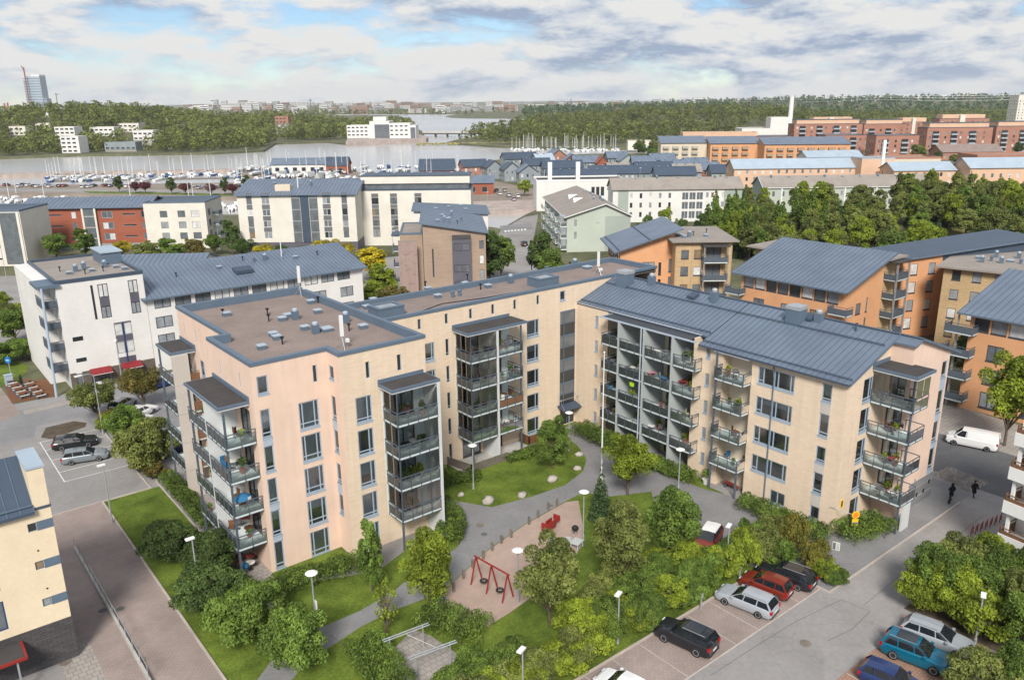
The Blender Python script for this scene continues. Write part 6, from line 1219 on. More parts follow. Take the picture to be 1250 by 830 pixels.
for (px, py, L, a, rm, wm) in cot:
    g = G(px, py + 6)
    t = house('cottage', f'{wn[wm]} two storey cottage with {cn[rm]} roof on the far quay', 'house', g, R(a), L, 9, 6.0, wm, ('gable_x', 9.2) if L > 9 else ('gable_y', 9.2, L / 2), {'f': rowwins(L, 2, .8, 2.7, 1.5, 1.0, 2.6, .9), 'r': rowwins(9, 2, .8, 2.7, 1.4, 1.0, 3, 1.4), 'l': rowwins(9, 2, .8, 2.7, 1.4, 1.0, 3, 1.4)}, 'frame_white', rm if rm != 'render_bluegrey' else 'metal_bluedark', group=f'{wn[wm]} {cn[rm]} cottages', trim='metal_bluedark')
    if L > 9:
        for i in range(int(L // 4)): hv(t, 2 + i * 4, 4.0, 9.0, 0)
# ------------------------------------------------------------------ cars
def prof(pts, x):
    for (a, za), (b, zb) in zip(pts[:-1], pts[1:]):
        if a <= x <= b: return za + (zb - za) * (x - a) / (b - a)
    return pts[0][1] if x < pts[0][0] else pts[-1][1]
CARS = {'wagon': dict(L=4.75, W=1.82, belt=.93, roof=1.47, hood=[(-2.37, .78), (-2.3, .95), (.85, .97), (1.25, .94), (2.0, .84), (2.3, .68), (2.37, .5)], gl=(-2.28, -1.9, .15, 1.0), wb=(-1.35, 1.4), r=.32),
 'suv': dict(L=4.55, W=1.86, belt=1.08, roof=1.68, hood=[(-2.27, .85), (-2.2, 1.08), (.75, 1.1), (1.2, 1.07), (2.0, .98), (2.2, .8), (2.27, .58)], gl=(-2.18, -1.85, .1, .92), wb=(-1.3, 1.32), r=.36),
 'hatch': dict(L=4.1, W=1.74, belt=.93, roof=1.5, hood=[(-2.05, .78), (-1.98, .94), (.8, .97), (1.15, .94), (1.75, .82), (1.98, .66), (2.05, .5)], gl=(-1.98, -1.6, .15, .98), wb=(-1.22, 1.26), r=.31),
 'van': dict(L=5.2, W=1.95, belt=1.15, roof=1.97, hood=[(-2.6, .7), (-2.58, 1.15), (1.6, 1.17), (1.85, 1.1), (2.45, .95), (2.55, .75), (2.6, .5)], gl=(-2.57, -2.5, 1.0, 1.75), wb=(-1.6, 1.7), r=.33)}
CARP = {}
def car(kind, paint, label, x, y, rz, group=None, rails=False, sunroof=False, roofm=None, cat='car', name='parked_car', z=0.012):
    key = (kind, paint, rails, sunroof, roofm)
    c = CARS[kind]; t = thing(name, label, cat, (x, y, z), rz, group)
    if key in CARP:
        for ch in CARP[key].children: copy_tree(ch, t)
        return t
    CARP[key] = t; L, W, B, T = c['L'], c['W'], c['belt'], c['roof']; h = W / 2; g0, g1, g2, g3 = c['gl']
    xs = sorted(set([p[0] for p in c['hood']] + list(np.linspace(-L / 2, L / 2, 25)))); rings = []
    for X in xs:
        zt = prof(c['hood'], X); e = abs(X) / (L / 2); k = 1 - .10 * max(0, (e - .72) / .28) ** 2 - (.06 if e > .985 else 0)
        zb = .22 + (.14 if e > .93 else 0); w = h * k
        rings.append([(X, -w * .93, zb), (X, -w, zb + .15), (X, -w, min(zt - .12, .62)), (X, -w * .985, zt - .1), (X, -w * .9, zt), (X, 0, zt + .025), (X, w * .9, zt), (X, w * .985, zt - .1), (X, w, min(zt - .12, .62)), (X, w, zb + .15), (X, w * .93, zb)])
    mb = MB(); n = 11
    for r in rings: mb.v.extend(r)
    for i in range(len(rings) - 1):
        for j in range(n - 1): k = i * n + j; mb.f.append((k, k + 1, k + n + 1, k + n)); mb.mi.append(0)
        mb.f.append((i * n, (i + 1) * n, (i + 1) * n + n - 1, i * n + n - 1)); mb.mi.append(0)
    mb.f.append(tuple(range(n - 1, -1, -1))); mb.mi.append(0); k = (len(rings) - 1) * n; mb.f.append(tuple(range(k, k + n))); mb.mi.append(0)
    o = mk('body', mb, paint, t, smooth=False); o.data.polygons.foreach_set('use_smooth', [len(p.vertices) == 4 for p in o.data.polygons]); o.data.set_sharp_from_angle(angle=R(35))
    wb_, wr = h * .90, h * .70
    P = {'a': (g0, B), 'b': (g1, T - .04), 'c': (g2, T - .03), 'd': (g3, B + .03)}
    mid = [(g1, T - .04), ((g1 + g2) / 2 - .2, T), (g2, T - .03)]
    # roof and pillars
    mb = MB(); rp = [(g1 - .04, T - .03), ((g1 * .6 + g2 * .4), T + .015), ((g1 + g2) / 2 + .2, T + .02), (g2 + .05, T - .03)]
    for (xa, za), (xb, zb) in zip(rp[:-1], rp[1:]): 
        mb.quad((xa, -wr - .02, za - .02), (xb, -wr - .02, zb - .02), (xb, 0, zb + .03), (xa, 0, za + .03)); mb.quad((xa, 0, za + .03), (xb, 0, zb + .03), (xb, wr + .02, zb - .02), (xa, wr + .02, za - .02))
        for s in (-1, 1): mb.quad((xa, s * (wr + .02), za - .02), (xb, s * (wr + .02), zb - .02), (xb, s * (wr + .035), zb - .09), (xa, s * (wr + .035), za - .09))
    mk('roof', mb, roofm or paint, t, smooth=True)
    if kind == 'van': mk('cargo_side', MB().box(-2.56, .55, -wb_ - .02, wb_ + .02, B - .05, B + .02), paint, t)
    mb = MB()
    for s in (-1, 1):
        y0, y1 = s * (wb_ + .012), s * (wr + .03)
        pil = [(P['d'], P['c'], .07), ((.0 if kind != 'van' else .6, B), (-.12 if kind != 'van' else .55, T - .05), .06), ((-1.1, B), (-1.15, T - .05), .07), (P['a'], P['b'], .16)]
        if kind == 'hatch': pil[2] = ((-1.0, B), (-1.08, T - .05), .06)
        for (q0, q1, w) in pil: mk('pillar', MB().poly([(q0[0] - w * .7, y0, q0[1]), (q0[0] + w * .7, y0, q0[1]), (q1[0] + w * .5, y1, q1[1]), (q1[0] - w * .5, y1, q1[1])]), paint, t)
        if kind == 'van': mk('side_panel', MB().poly([(-2.55, y0, B), (.5, y0, B), (.5, y1, T - .06), (-2.48, y1, T - .06)]), paint, t)
    if kind == 'van': mk('rear_panel', MB().poly([(-2.59, -wb_, B), (-2.59, wb_, B), (-2.52, wr, T - .05), (-2.52, -wr, T - .05)]), paint, t)
    # glass
    for nm, q in (('windscreen', [(P['d'][0] + .02, -wb_ * .93, P['d'][1]), (P['d'][0] + .02, wb_ * .93, P['d'][1]), (P['c'][0] + .02, wr * .97, P['c'][1]), (P['c'][0] + .02, -wr * .97, P['c'][1])]), ('rear_window', [(P['a'][0] - .02, wb_ * .93, P['a'][1]), (P['a'][0] - .02, -wb_ * .93, P['a'][1]), (P['b'][0] - .02, -wr * .97, P['b'][1]), (P['b'][0] - .02, wr * .97, P['b'][1])])):
        mb = MB(); mb.poly(q); mk(nm, mb, 'car_glass', t)
    for s in (-1, 1):
        for (xa, xb, xc, xd) in ((P['a'][0], -1.1, -1.15, P['b'][0]), (-1.1, 0, -.1, -1.1), (0, P['d'][0], P['c'][0], -.1)):
            mb = MB(); q = [(xa, s * wb_, B), (xb, s * wb_, B + .015), (xc, s * wr * 1.03, T - .06), (xd, s * wr * 1.03, T - .06)]; mb.poly(q if s < 0 else q[::-1]); mk('side_window', mb, 'car_glass', t)
    # wheels
    for X in c['wb']:
        for s in (-1, 1):
            r = c['r']; mb = MB(); mb.lathe([(r * .6, -.1), (r * .96, -.1), (r, -.06), (r, .06), (r * .96, .1), (r * .6, .1)], 18); me = mb.mesh('tyre', 'rubber', True)
            w = link('wheel', me, t, (X, s * (h - .08), r)); w.rotation_euler = (R(90), 0, 0)
            mb = MB(); mb.lathe([(r * .66, -.105), (r * .66, .105), (r * .2, .085), (.02, .08)], 14); link('rim', mb.mesh('rim', 'rim'), w).rotation_euler = (0 if s < 0 else R(180), 0, 0)
            mb = MB(); q = []
            for i in range(9): a = math.pi * i / 8; q.append((X + (r + .07) * math.cos(a), s * (h * .99 + .006), r + (r + .07) * math.sin(a) * .96))
            mb.poly(q if s > 0 else q[::-1]); mk('wheel_arch', mb, 'rubber', t)
    for s in (-1, 1):
        zf = prof(c['hood'], L / 2 - .16); mb = MB(); mb.box(L / 2 - .26, L / 2 - .05, s * h * .62 - .17, s * h * .62 + .17, zf - .17, zf - .02); mk('headlight', mb, 'lamp_clear', t)
        mb = MB(); mb.box(-L / 2 - .012, -L / 2 + .16, s * h * .8 - .13, s * h * .8 + .12, B - .3, B - .02); mk('tail_light', mb, 'lamp_red', t)
        mb = MB(); mb.box(g3 - .32, g3 - .12, s * (h + .1) - .09, s * (h + .1) + .09, B + .02, B + .17); mk('mirror', mb, paint, t)
        if rails: mb = MB(); mb.bar((g1 + .1, s * (wr - .02), T + .05), (g2 - .1, s * (wr - .02), T + .05), .035, .04); mk('roof_rail', mb, 'steel', t)
    mb = MB(); mb.box(-L / 2 - .03, -L / 2 - .012, -.26, .26, .58, .70); mb.box(L / 2 - .01, L / 2 + .012, -.26, .26, .36, .47); mk('number_plate', mb, 'white_paint', t)
    mb = MB(); mb.box(-L / 2 - .015, -L / 2 + .2, -h * .8, h * .8, .26, .42); mb.box(L / 2 - .2, L / 2 + .005, -h * .7, h * .7, .25, .36); mk('bumper_trim', mb, 'rubber', t)
    if sunroof: mb = MB(); mb.box(g1 + .5, g2 - .15, -wr * .8, wr * .8, T + .03, T + .055); mk('sunroof', mb, 'car_glass', t)
    return t
A = R(101)
car('suv', 'car_black', 'black off road car parked alone with a dark blue roof panel', 19.6, -28.5, A, rails=True, sunroof=True)
car('wagon', 'car_silver', 'silver estate car parked beside the red hatchback', 26.8, -28.6, A, rails=True)
car('hatch', 'car_red', 'copper red hatchback between the silver and black estates', 29.8, -28.3, A)
car('wagon', 'car_black', 'black estate car with silver roof rails at the end of the bay', 32.3, -28.5, A, rails=True, sunroof=True)
g = G(745, 836); car('hatch', 'car_white', 'white car cut by the lower picture edge near the shrubs', g[0], g[1] - 1.2, A)
car('suv', 'car_teal', 'teal crossover car with dark sunroof in the orange paved bay', 30.6, -40.1, R(-79), rails=True, sunroof=True)
car('wagon', 'car_silver', 'silver estate car beside the teal crossover', 33.6, -40.2, R(-79), rails=True)
car('hatch', 'car_navy', 'dark blue car cut by the picture edge next to the teal crossover', 26.6, -40.4, R(-79))
car('wagon', 'car_black', 'black estate car parked beside the oval soil island', -6.9, 40.2, R(-17)); car('wagon', 'car_grey', 'grey green estate car parked beside the black one on the side road', -6.9, 35.2, R(-17))
car('hatch', 'car_red', 'red car with white roof partly hidden behind court trees', 31.9, -20.9, R(200), roofm='car_white')
car('van', 'car_white', 'white panel van parked on the street by the green tree', 72.2, -26.6, R(105), cat='van', name='panel_van')
r_ = random.Random(9)
for i, (px, py, k, p, a) in enumerate(((168, 519, 'hatch', 'car_white', 30), (172, 508, 'wagon', 'car_white', 30), (196, 472, 'wagon', 'car_navy', 10), (210, 552, 'wagon', 'car_navy', 20), (151, 498, 'hatch', 'car_silver', 40))):
    g = G(px, py); car(k, p, ['white hatchback glimpsed under the orange tinged tree', 'white estate behind the white hatchback under the tree', 'dark blue car at the foot of the white shop block', 'blue estate car hidden behind the western balconies', 'silver car between the planting strip trees'][i], g[0], g[1], R(a))
for i, (px, py, a, p, k) in enumerate(((10, 378, 10, 'car_white', 'wagon'), (-8, 382, 10, 'car_grey', 'hatch'), (655, 318, 60, 'car_white', 'hatch'), (640, 300, 56, 'car_black', 'hatch'), (610, 238, 60, 'car_white', 'hatch'), (621, 240, 60, 'car_silver', 'wagon'), (632, 241, 60, 'car_white', 'wagon'), (606, 234, 60, 'car_black', 'hatch'), (616, 234, 60, 'car_silver', 'hatch'), (627, 245, 60, 'car_silver', 'hatch'))):
    g = G(px, py); car(k, p, f'{p[4:]} car parked on the road between the far houses', g[0], g[1], R(a), f'{p[4:]} cars between the far houses')
tr = thing('delivery_truck', 'white box truck driving up the street beside the green house', 'truck', tuple(G(650, 320)[:2]) + (0,), R(56))
mk('cargo_box', MB().box(-4.5, 2.2, -1.25, 1.25, 1.0, 3.6), 'car_white', tr); mk('cab', MB().box(2.3, 4.2, -1.15, 1.15, .6, 2.7), 'car_white', tr); mk('windscreen', MB().box(4.21, 4.24, -1.0, 1.0, 1.6, 2.5), 'car_glass', tr); mk('chassis', MB().box(-4.4, 4.0, -.9, .9, .45, .95), 'black', tr)
for X in (-3.2, -2.2, 3.2):
    for s in (-1, 1): mb = MB(); mb.lathe([(.2, -.14), (.48, -.14), (.48, .14), (.2, .14)], 14); w = mk('wheel', mb, 'rubber', tr, (X, s * 1.05, .48)); w.rotation_euler = (R(90), 0, 0)
# ------------------------------------------------------------------ lamps, posts, signs
def lamp_post(x, y, h, label, kind='disc', rz=0.0, group=None):
    t = thing('street_lamp', label, 'street lamp', (x, y, 0), rz, group)
    mb = MB(); mb.lathe([(.11, 0), (.11, .5), (.065, .7), (.05, h)], 8); mk('pole', mb, 'galvanised', t)
    if kind == 'disc':
        mb = MB(); mb.lathe([(.06, h - .02), (.14, h + .02), (.14, h + .16), (.06, h + .2)], 10); mk('lamp_body', mb, 'galvanised', t); mb = MB(); mb.lathe([(.1, h + .2), (.44, h + .24), (.46, h + .28), (.3, h + .36), (.05, h + .4)], 14); mk('lamp_shade', mb, 'white_paint', t)
    elif kind == 'arm':
        mb = MB(); p = [(0, 0, h), (.1, 0, h + .35), (.5, 0, h + .6), (1.5, 0, h + .65)]
        for a, b in zip(p[:-1], p[1:]): mb.tube(a, b, .05, 7)
        mk('arm', mb, 'galvanised', t); mb = MB(); mb.box(1.3, 2.1, -.16, .16, h + .6, h + .74); mk('lamp_head', mb, 'white_paint', t)
    else:
        mb = MB(); mb.box(-.18, .5, -.17, .17, h, h + .12); mk('lamp_head', mb, 'white_paint', t)
    return t
lamp_post(-1.2, -11.1, 5.6, 'tall disc lamp with banner on the lawn by the path')
mb = MB(); mb.box(.06, .12, -.25, .25, 2.2, 3.6); b_ = mk('lamp_banner', mb, 'white_paint', None, (-1.2, -11.1, 0)); tag(b_, 'small white and yellow notice strapped to the lamp by the path', 'notice'); mk('notice_print', MB().box(.055, .059, -.2, .2, 2.3, 2.8), 'sign_yellow', b_)
lamp_post(22.3, 1.4, 4.6, 'disc lamp on the oval lawn before the terrace fence'); lamp_post(13.4, -16.7, 4.4, 'disc lamp rising beside the red swing frame'); lamp_post(23.9, -13.2, 4.6, 'disc lamp at the narrow end of the play area'); lamp_post(37.9, -12.5, 4.4, 'disc lamp on the court path below the loggias'); lamp_post(36.2, 2.0, 4.4, 'disc lamp near the entrance canopy')
for (x, y, l) in ((15.8, -25.3, 'square headed lamp in the shrub belt behind the black off road car'), (6.5, -25.6, 'square headed lamp low in the shrub belt by the white car'), (29.9, -24.4, 'square headed lamp above the shrubs behind the silver estate'), (35.6, -42.0, 'square headed lamp beside the silver estate and teal crossover'), (41.8, -43.2, 'square headed lamp deep in the south thicket')): lamp_post(x, y, 4.2, l, 'box', R(200))
lamp_post(-8.3, 18.0, 6.0, 'slim lamp with short head on the kerb of the side lawn', 'box', R(180)); lamp_post(-6.3, -.9, 6.0, 'slim lamp standing in the dark bush trees', 'box', R(180)); lamp_post(-3.5, 42.2, 7.2, 'tall curved arm lamp by the parked black estate', 'arm', R(190)); lamp_post(3.2, 60.0, 6.5, 'slim lamp before the white shop block', 'box', R(240))
g = G(682, 322); lamp_post(g[0], g[1], 8, 'curved arm lamp by the street beside the green gable house', 'arm', R(200))
for i, (px, py, h) in enumerate(((8, 340, 9), (480, 310, 7), (268, 305, 7), (60, 270, 8), (595, 255, 6), (780, 252, 14))): g = G(px, py); lamp_post(g[0], g[1], h, 'distant slim street lamp among the neighbouring blocks', 'box', 0, 'distant street lamps')
fp = thing('flagpole', 'tall bare white flagpole beside the court path', 'flagpole', (33.2, -6.2, 0)); mb = MB(); mb.lathe([(.14, 0), (.14, .9), (.085, 1.0), (.045, 14.2)], 10); mk('pole', mb, 'white_paint', fp); mb = MB(); mb.lathe([(.05, 14.2), (.1, 14.26), (.1, 14.34), (.02, 14.4)], 10); mk('finial', mb, 'white_paint', fp); mk('ground_plate', MB().box(-.25, .25, -.25, .25, 0, .06), 'galvanised', fp)
for i, (px, py) in enumerate(((566, 706), (577, 693), (590, 682), (601, 672), (612, 663), (624, 656), (646, 640), (657, 632), (669, 622), (680, 618), (554, 722))):
    g = G(px, py); o = mk('timber_post', MB().box(-.09, .09, -.09, .09, -.1, .85), 'wood_grey', None, (g[0], g[1], 0), rng.uniform(-.2, .2)); tag(o, 'short square timber post between the path and the play area', 'post', 'timber posts along the path'); o.rotation_euler[0] = rng.uniform(-.05, .05)
# orange road work sign, street sign, direction sign
g = G(1033, 655); s = thing('road_sign', 'round orange road sign with blue striped plate at the hedge', 'sign', (g[0], g[1] - .6, 0), R(-38)); mb = MB(); mb.tube((0, 0, 0), (0, 0, 2.6), .035, 8); mb.tube((0, 0, 2.4), (-1.9, .9, 2.9), .03, 6); mk('pole', mb, 'galvanised', s)
mb = MB(); mb.lathe([(.36, -.02), (.36, .02)], 20); o = mk('disc', mb, 'sign_yellow', s, (0, -.06, 2.5)); o.rotation_euler = (R(90), 0, 0); mb = MB(); mb.lathe([(.25, -.01), (.25, .03)], 18); o = mk('disc_centre', mb, 'orange_sign', s, (0, -.08, 2.5)); o.rotation_euler = (R(90), 0, 0)
mk('plate', MB().box(-.28, .28, -.08, -.05, 1.45, 2.1), 'sign_yellow', s); mk('plate_stripe', MB().box(-.24, .24, -.1, -.083, 1.65, 1.78), 'sign_blue', s)
g = G(1018, 690); s = thing('parking_sign', 'small white and green double plate sign in the corner shrubs', 'sign', (g[0], g[1], 0), R(-70)); mb = MB(); mb.tube((0, 0, 0), (0, 0, 2.3), .035, 8); mk('pole', mb, 'galvanised', s); mk('plate', MB().box(-.3, .3, -.05, -.02, 1.5, 2.25), 'white_paint', s); mk('plate_panel', MB().box(-.26, -.03, -.07, -.052, 1.56, 2.2), 'cloth_grey', s); mk('plate_panel', MB().box(.03, .26, -.07, -.052, 1.56, 2.2), 'render_green', s)
for i, (px, py) in enumerate(((863, 748), (910, 712))): g = G(px, py); o = mk('bay_marker_post', MB().box(-.05, .05, -.05, .05, 0, 1.3).box(-.12, .12, -.08, .08, 1.1, 1.4), 'galvanised', None, (g[0], g[1] + .6, 0)); tag(o, 'short grey heating post at the head of a parking bay', 'post', 'posts at the parking bays')
g = G(15, 466); s = thing('cycle_sign', 'round blue cycle path sign before the terrace of the white block', 'sign', (g[0], g[1], 0), R(-50)); mb = MB(); mb.tube((0, 0, 0), (0, 0, 4.0), .05, 8); mk('pole', mb, 'galvanised', s); mb = MB(); mb.lathe([(.5, -.02), (.5, .02)], 20); o = mk('disc', mb, 'sign_blue', s, (0, -.08, 3.3)); o.rotation_euler = (R(90), 0, 0); mk('arrow', MB().box(-.25, .25, -.13, -.105, 3.24, 3.36), 'white_paint', s)
o = mk('utility_cabinet', MB().box(-.5, .5, -.35, .35, 0, 1.5).box(-.55, .55, -.4, .4, 1.503, 1.6), 'frame_blue', None, tuple(G(12, 470)[:2]) + (0,)); tag(o, 'pale blue utility cabinet by the cycle sign', 'cabinet')
# ------------------------------------------------------------------ play area
sw = thing('swing_frame', 'red A frame double swing on the sandy play area', 'swing', (12.75, -14.1, .016), R(-84))
for k, x in enumerate((-1.85, 0, 1.85)):
    for s in (-1, 1): mb = MB(); mb.tube((x, s * .62, 0), (x, 0, 2.35), .065, 8); mk('leg', mb, 'play_red', sw)
mb = MB(); mb.tube((-2.05, 0, 2.35), (2.05, 0, 2.35), .07, 8); mk('beam', mb, 'play_red', sw)
for x in (-.95, .95):
    mb = MB(); mb.tube((x - .22, 0, 2.3), (x - .16, 0, .55), .012, 5); mb.tube((x + .22, 0, 2.3), (x + .16, 0, .55), .012, 5); st = mk('chain', mb, 'steel', sw); mb = MB()
    for i in range(14): a = 6.283 * i / 14; b = 6.283 * (i + 1) / 14; mb.tube((x + .27 * math.cos(a), .27 * math.sin(a), .5), (x + .27 * math.cos(b), .27 * math.sin(b), .5), .08, 7)
    mk('tyre_seat', mb, 'rubber', st)
ss = thing('spring_rocker', 'red wooden rocking toy in the middle of the play area', 'rocker', (22.9, -9.9, .016), R(15)); mk('seat_board', MB().box(-1.3, 1.3, -.2, .2, .5, .62), 'play_red', ss); mk('back_board', MB().box(-.5, .5, -.28, -.2, .3, 1.0).box(-.5, .5, .2, .28, .3, 1.0), 'play_red', ss)
for s in (-1, 1): mk('handle_board', MB().box(s * 1.0 - .06, s * 1.0 + .06, -.35, .35, .62, 1.1), 'play_red', ss); mb = MB(); mb.tube((s * .5, 0, 0), (s * .5, 0, .5), .09, 8); mk('spring', mb, 'rubber', ss)
g = G(704, 668); pt = thing('play_house', 'small grey blue play table with toys beside the lamp', 'play table', (g[0], g[1], .016), .3); mk('table_top', MB().box(-.55, .55, -.45, .45, .55, .62), 'tarp_grey', pt)
for sx in (-1, 1):
    for sy in (-1, 1): mk('leg', MB().box(sx * .45 - .05, sx * .45 + .05, sy * .35 - .05, sy * .35 + .05, 0, .55), 'frame_blue', pt)
g = G(702, 655); gr = thing('kettle_grill', 'black kettle barbecue standing on the sand by the lamp', 'grill', (g[0], g[1], .016)); mb = MB(); mb.lathe([(.05, .62), (.25, .68), (.33, .85), (.3, 1.0), (.15, 1.12), (.03, 1.15)], 14); mk('bowl', mb, 'black', gr)
for a in (0, 2.1, 4.2): mb = MB(); mb.tube((.38 * math.cos(a), .38 * math.sin(a), 0), (.15 * math.cos(a), .15 * math.sin(a), .75), .02, 5); mk('leg', mb, 'steel', gr)
g = G(693, 660); mb = MB(); mb.lathe([(.42, 0), (.45, .2), (.4, .2), (.38, .05), (.02, .05)], 16); tag(mk('sand_tub', mb, 'tarp_grey', None, (g[0], g[1], .016)), 'round shallow grey sand tub on the play area', 'tub')
g = G(525, 608); 
for i, (px, py, c) in enumerate(((541, 733, 'cloth_blue'), (673, 661, 'cloth_blue'), (676, 664, 'cloth_red'))): g = G(px, py); mb = MB(); mb.lathe([(.14, 0), (.2, .3), (.18, .3), (.13, .04), (.02, .04)], 12); tag(mk('sand_bucket', mb, c, None, (g[0], g[1], .016)), ['blue toy bucket left by the light green slender tree', 'blue toy bucket in the sand near the rocker', 'red toy bucket beside the blue bucket'][i], 'bucket')
# carpet racks
for (a, b, lb) in (((2.0, -16.2), (4.6, -16.5), 'long steel carpet rack standing against the dark hedge'), ((2.4, -19.0), (5.0, -19.4), 'long steel carpet rack nearer the shrub belt')):
    t = thing('carpet_rack', lb, 'rack', (a[0], a[1], .014), math.atan2(b[1] - a[1], b[0] - a[0])); L = math.hypot(b[0] - a[0], b[1] - a[1])
    for x in (0, L): mb = MB(); mb.tube((x, 0, 0), (x, 0, 1.75), .045, 8); mk('post', mb, 'galvanised', t)
    mb = MB(); mb.tube((-.5, -.12, 1.75), (L + .5, -.12, 1.75), .045, 8); mb.tube((-.5, .12, 1.75), (L + .5, .12, 1.75), .045, 8); mk('rail', mb, 'galvanised', t)
mb = MB(); mb.tube((3.2, -16.4, 1.7), (4.2, -19.2, 1.62), .012, 5); tag(mk('washing_line', mb, 'white_paint'), 'white washing line strung between the two carpet racks', 'line')
# boulders, bench, planters
def rock(name, x, y, s, m, label, cat, group, seed, z=0.0):
    r = np.random.default_rng(seed); mb = MB(); n, k = 8, 5
    for i in range(k + 1):
        for j in range(n):
            a = 6.283 * j / n; e = math.pi * i / k; q = 1 + r.uniform(-.18, .18); mb.v.append((s * q * math.sin(e) * math.cos(a), s * .75 * q * math.sin(e) * math.sin(a), s * .55 * q * math.cos(e) + s * .3))
    for i in range(k):
        for j in range(n): mb.f.append((i * n + j, i * n + (j + 1) % n, (i + 1) * n + (j + 1) % n, (i + 1) * n + j)[::-1]); mb.mi.append(0)
    return tag(mk(name, mb, m, None, (x, y, z), r.uniform(0, 3), True), label, cat, group)
for i, (px, py, s) in enumerate(((596, 613, .72), (637, 606, .62), (674, 587, .72), (705, 573, .5), (707, 556, .5), (563, 605, .42))): g = G(px, py); rock('boulder', g[0], g[1], s, 'boulder', 'pale rounded boulder at the edge of the oval lawn', 'boulder', 'boulders round the oval lawn', i)
def bench(x, y, rz, label, m='cloth_red', group=None):
    t = thing('bench', label, 'bench', (x, y, .012), rz, group)
    for i in range(3): mk('seat_slat', MB().box(-.8, .8, -.25 + i * .17, -.11 + i * .17, .43, .47), m, t)
    for i in range(2): mk('back_slat', MB().box(-.8, .8, .27, .31, .58 + i * .17, .71 + i * .17), m, t)
    for s in (-1, 1): mk('leg', MB().box(s * .62 - .04, s * .62 + .04, -.25, .31, 0, .43), 'steel_dark', t)
bench(42.5, -15.6, R(90), 'red wooden bench in the porch under the east balconies'); bench(42.0, 5.4, R(90), 'red wooden bench beside the glazed stair entrance')
for i in range(7): g = G(1186 + i * 5.8, 652 - i * 2.6); mb = MB(); t = thing('bicycle_rack', 'red brown bicycle stand in the row by the white balcony block', 'bicycle stand', (g[0], g[1], .012), R(10), 'row of red bicycle stands'); mb.tube((-.35, 0, 0), (-.35, 0, .7), .04, 6); mb.tube((.35, 0, 0), (.35, 0, .7), .04, 6); mk('leg', mb, 'play_red', t); mk('bar', MB().bar((-.4, 0, .72), (.4, 0, .72), .06, .06), 'play_red', t)
def pot(x, y, z, s, label, fm='leaf_green', pm='terracotta', group=None, h=.5):
    t = thing('potted_plant', label, 'plant', (x, y, z), rng.uniform(0, 6), group); t.scale = (s, s, s); link('pot', POT[pm], t); c = link('foliage', POTL[0], t); c.material_slots[0].link = 'OBJECT'; c.material_slots[0].material = MATS[fm]; return t
POT = {}
for m in ('terracotta', 'cloth_white', 'cloth_grey'): mb = MB(); mb.lathe([(.12, 0), (.2, .3), (.22, .32), (.18, .32), (.02, .28)], 12); POT[m] = mb.mesh('pot', m)
POTL = [leaf_mesh('foliage', [leaf_arrays(77, [(0, 0, .55, .22, .22, .25), (.1, .05, .75, .16, .16, .2), (-.1, -.06, .7, .16, .16, .2)], 160, .1)], 'leaf_green')]
g = G(538, 590); pot(g[0] + .3, g[1], 0.012, 2.0, 'pale urn with white flowers beside the brick fin wall', 'leaf_olive', 'cloth_white'); pot(41.4, -13.2, .012, 1.8, 'large pale plant urn by the porch of the east wing', 'leaf_green', 'cloth_white')
# terrace fences and low walls
def fence(pts, h, m, label, name='terrace_fence', cat='fence', pw=.16):
    t = thing(name, label, cat, (pts[0][0], pts[0][1], 0)); o = Vector(pts[0])
    for a, b in zip(pts[:-1], pts[1:]):
        a = Vector(a) - o; b = Vector(b) - o; L = (b - a).length; d = (b - a).normalized(); k = max(1, int(L / 1.6))
        for i in range(k + 1): p = a + d * L * i / k; mk('post', MB().box(-.05, .05, -.05, .05, 0, h), m, t, (p.x, p.y, 0))
        rz_ = math.atan2(d.y, d.x); n = int(h / pw); bm = MB().box(0, L, -.02, .02, 0, pw - .025).mesh('board', m)
        for j in range(n): link('board', bm, t, (a.x, a.y, .04 + j * pw), rz_)
    return t
fence([(23.6, 7.9), (24.4, 4.6), (29.2, 4.6)], 1.0, 'wood_grey', 'grey wooden terrace fence in front of the court balconies'); fence([(29.6, 4.4), (33.6, 4.9)], .8, 'wood_grey', 'lower grey board fence beside the black covered terrace'); fence([(34.0, 8.0), (34.0, 6.4), (35.2, 6.4)], 1.0, 'wood_brown', 'small dark brown terrace gate by the court wall')
fence([(-.4, 17.9), (-1.0, 17.9), (-1.0, 23.2)], .8, 'wood_grey', 'low wooden fence round the terrace behind the concrete fin')
lw_ = thing('low_wall', 'low concrete edging wall round the western terraces', 'wall', (-3.2, 9.2, 0)); mk('wall_segment', MB().box(0, .2, -11.8, 0, 0, .3), 'concrete', lw_); mk('wall_segment', MB().box(.2, 3.0, -11.8, -11.6, 0, .3), 'concrete', lw_)
rect('terrace_paving', -3.0, 0, -2.4, 9.2, .018, 'paver_grey'); rect('terrace_paving_court', 23.6, 33.6, 4.6, 8.0, .02, 'concrete'); rect('porch_paving', 41.1, 43.4, -17.4, -13.0, .03, 'asphalt_old'); rect('terrace_paving_gable', 46.2, 51.5, -30.6, -27, .02, 'paver_grey')
sheet('pink_bed_lawn', [(0, -2.9), (6.4, -3.2), (6.5, -.05), (0, -.05)], .02, 'grass_lawn')
# retaining wall of the garage ramp with rail
rw = thing('ramp_wall', 'low concrete ramp wall with steel handrail along the brick street', 'wall', (-12.1, 15.5, 0)); 
for i in range(9):
    y = -2.6 * i; mk('wall_segment', MB().box(-.09, .09, y - 2.58, y, 0, .16 + .03 * i), 'concrete', rw)
mb = MB()
for i in range(13): mb.tube((0, -1.9 * i - .2, 0), (0, -1.9 * i - .2, .95 + .03 * i), .025, 5)
mb.tube((0, -6, 1.05), (0, -23.2, 1.35), .03, 6); mk('handrail', mb, 'galvanised', rw)
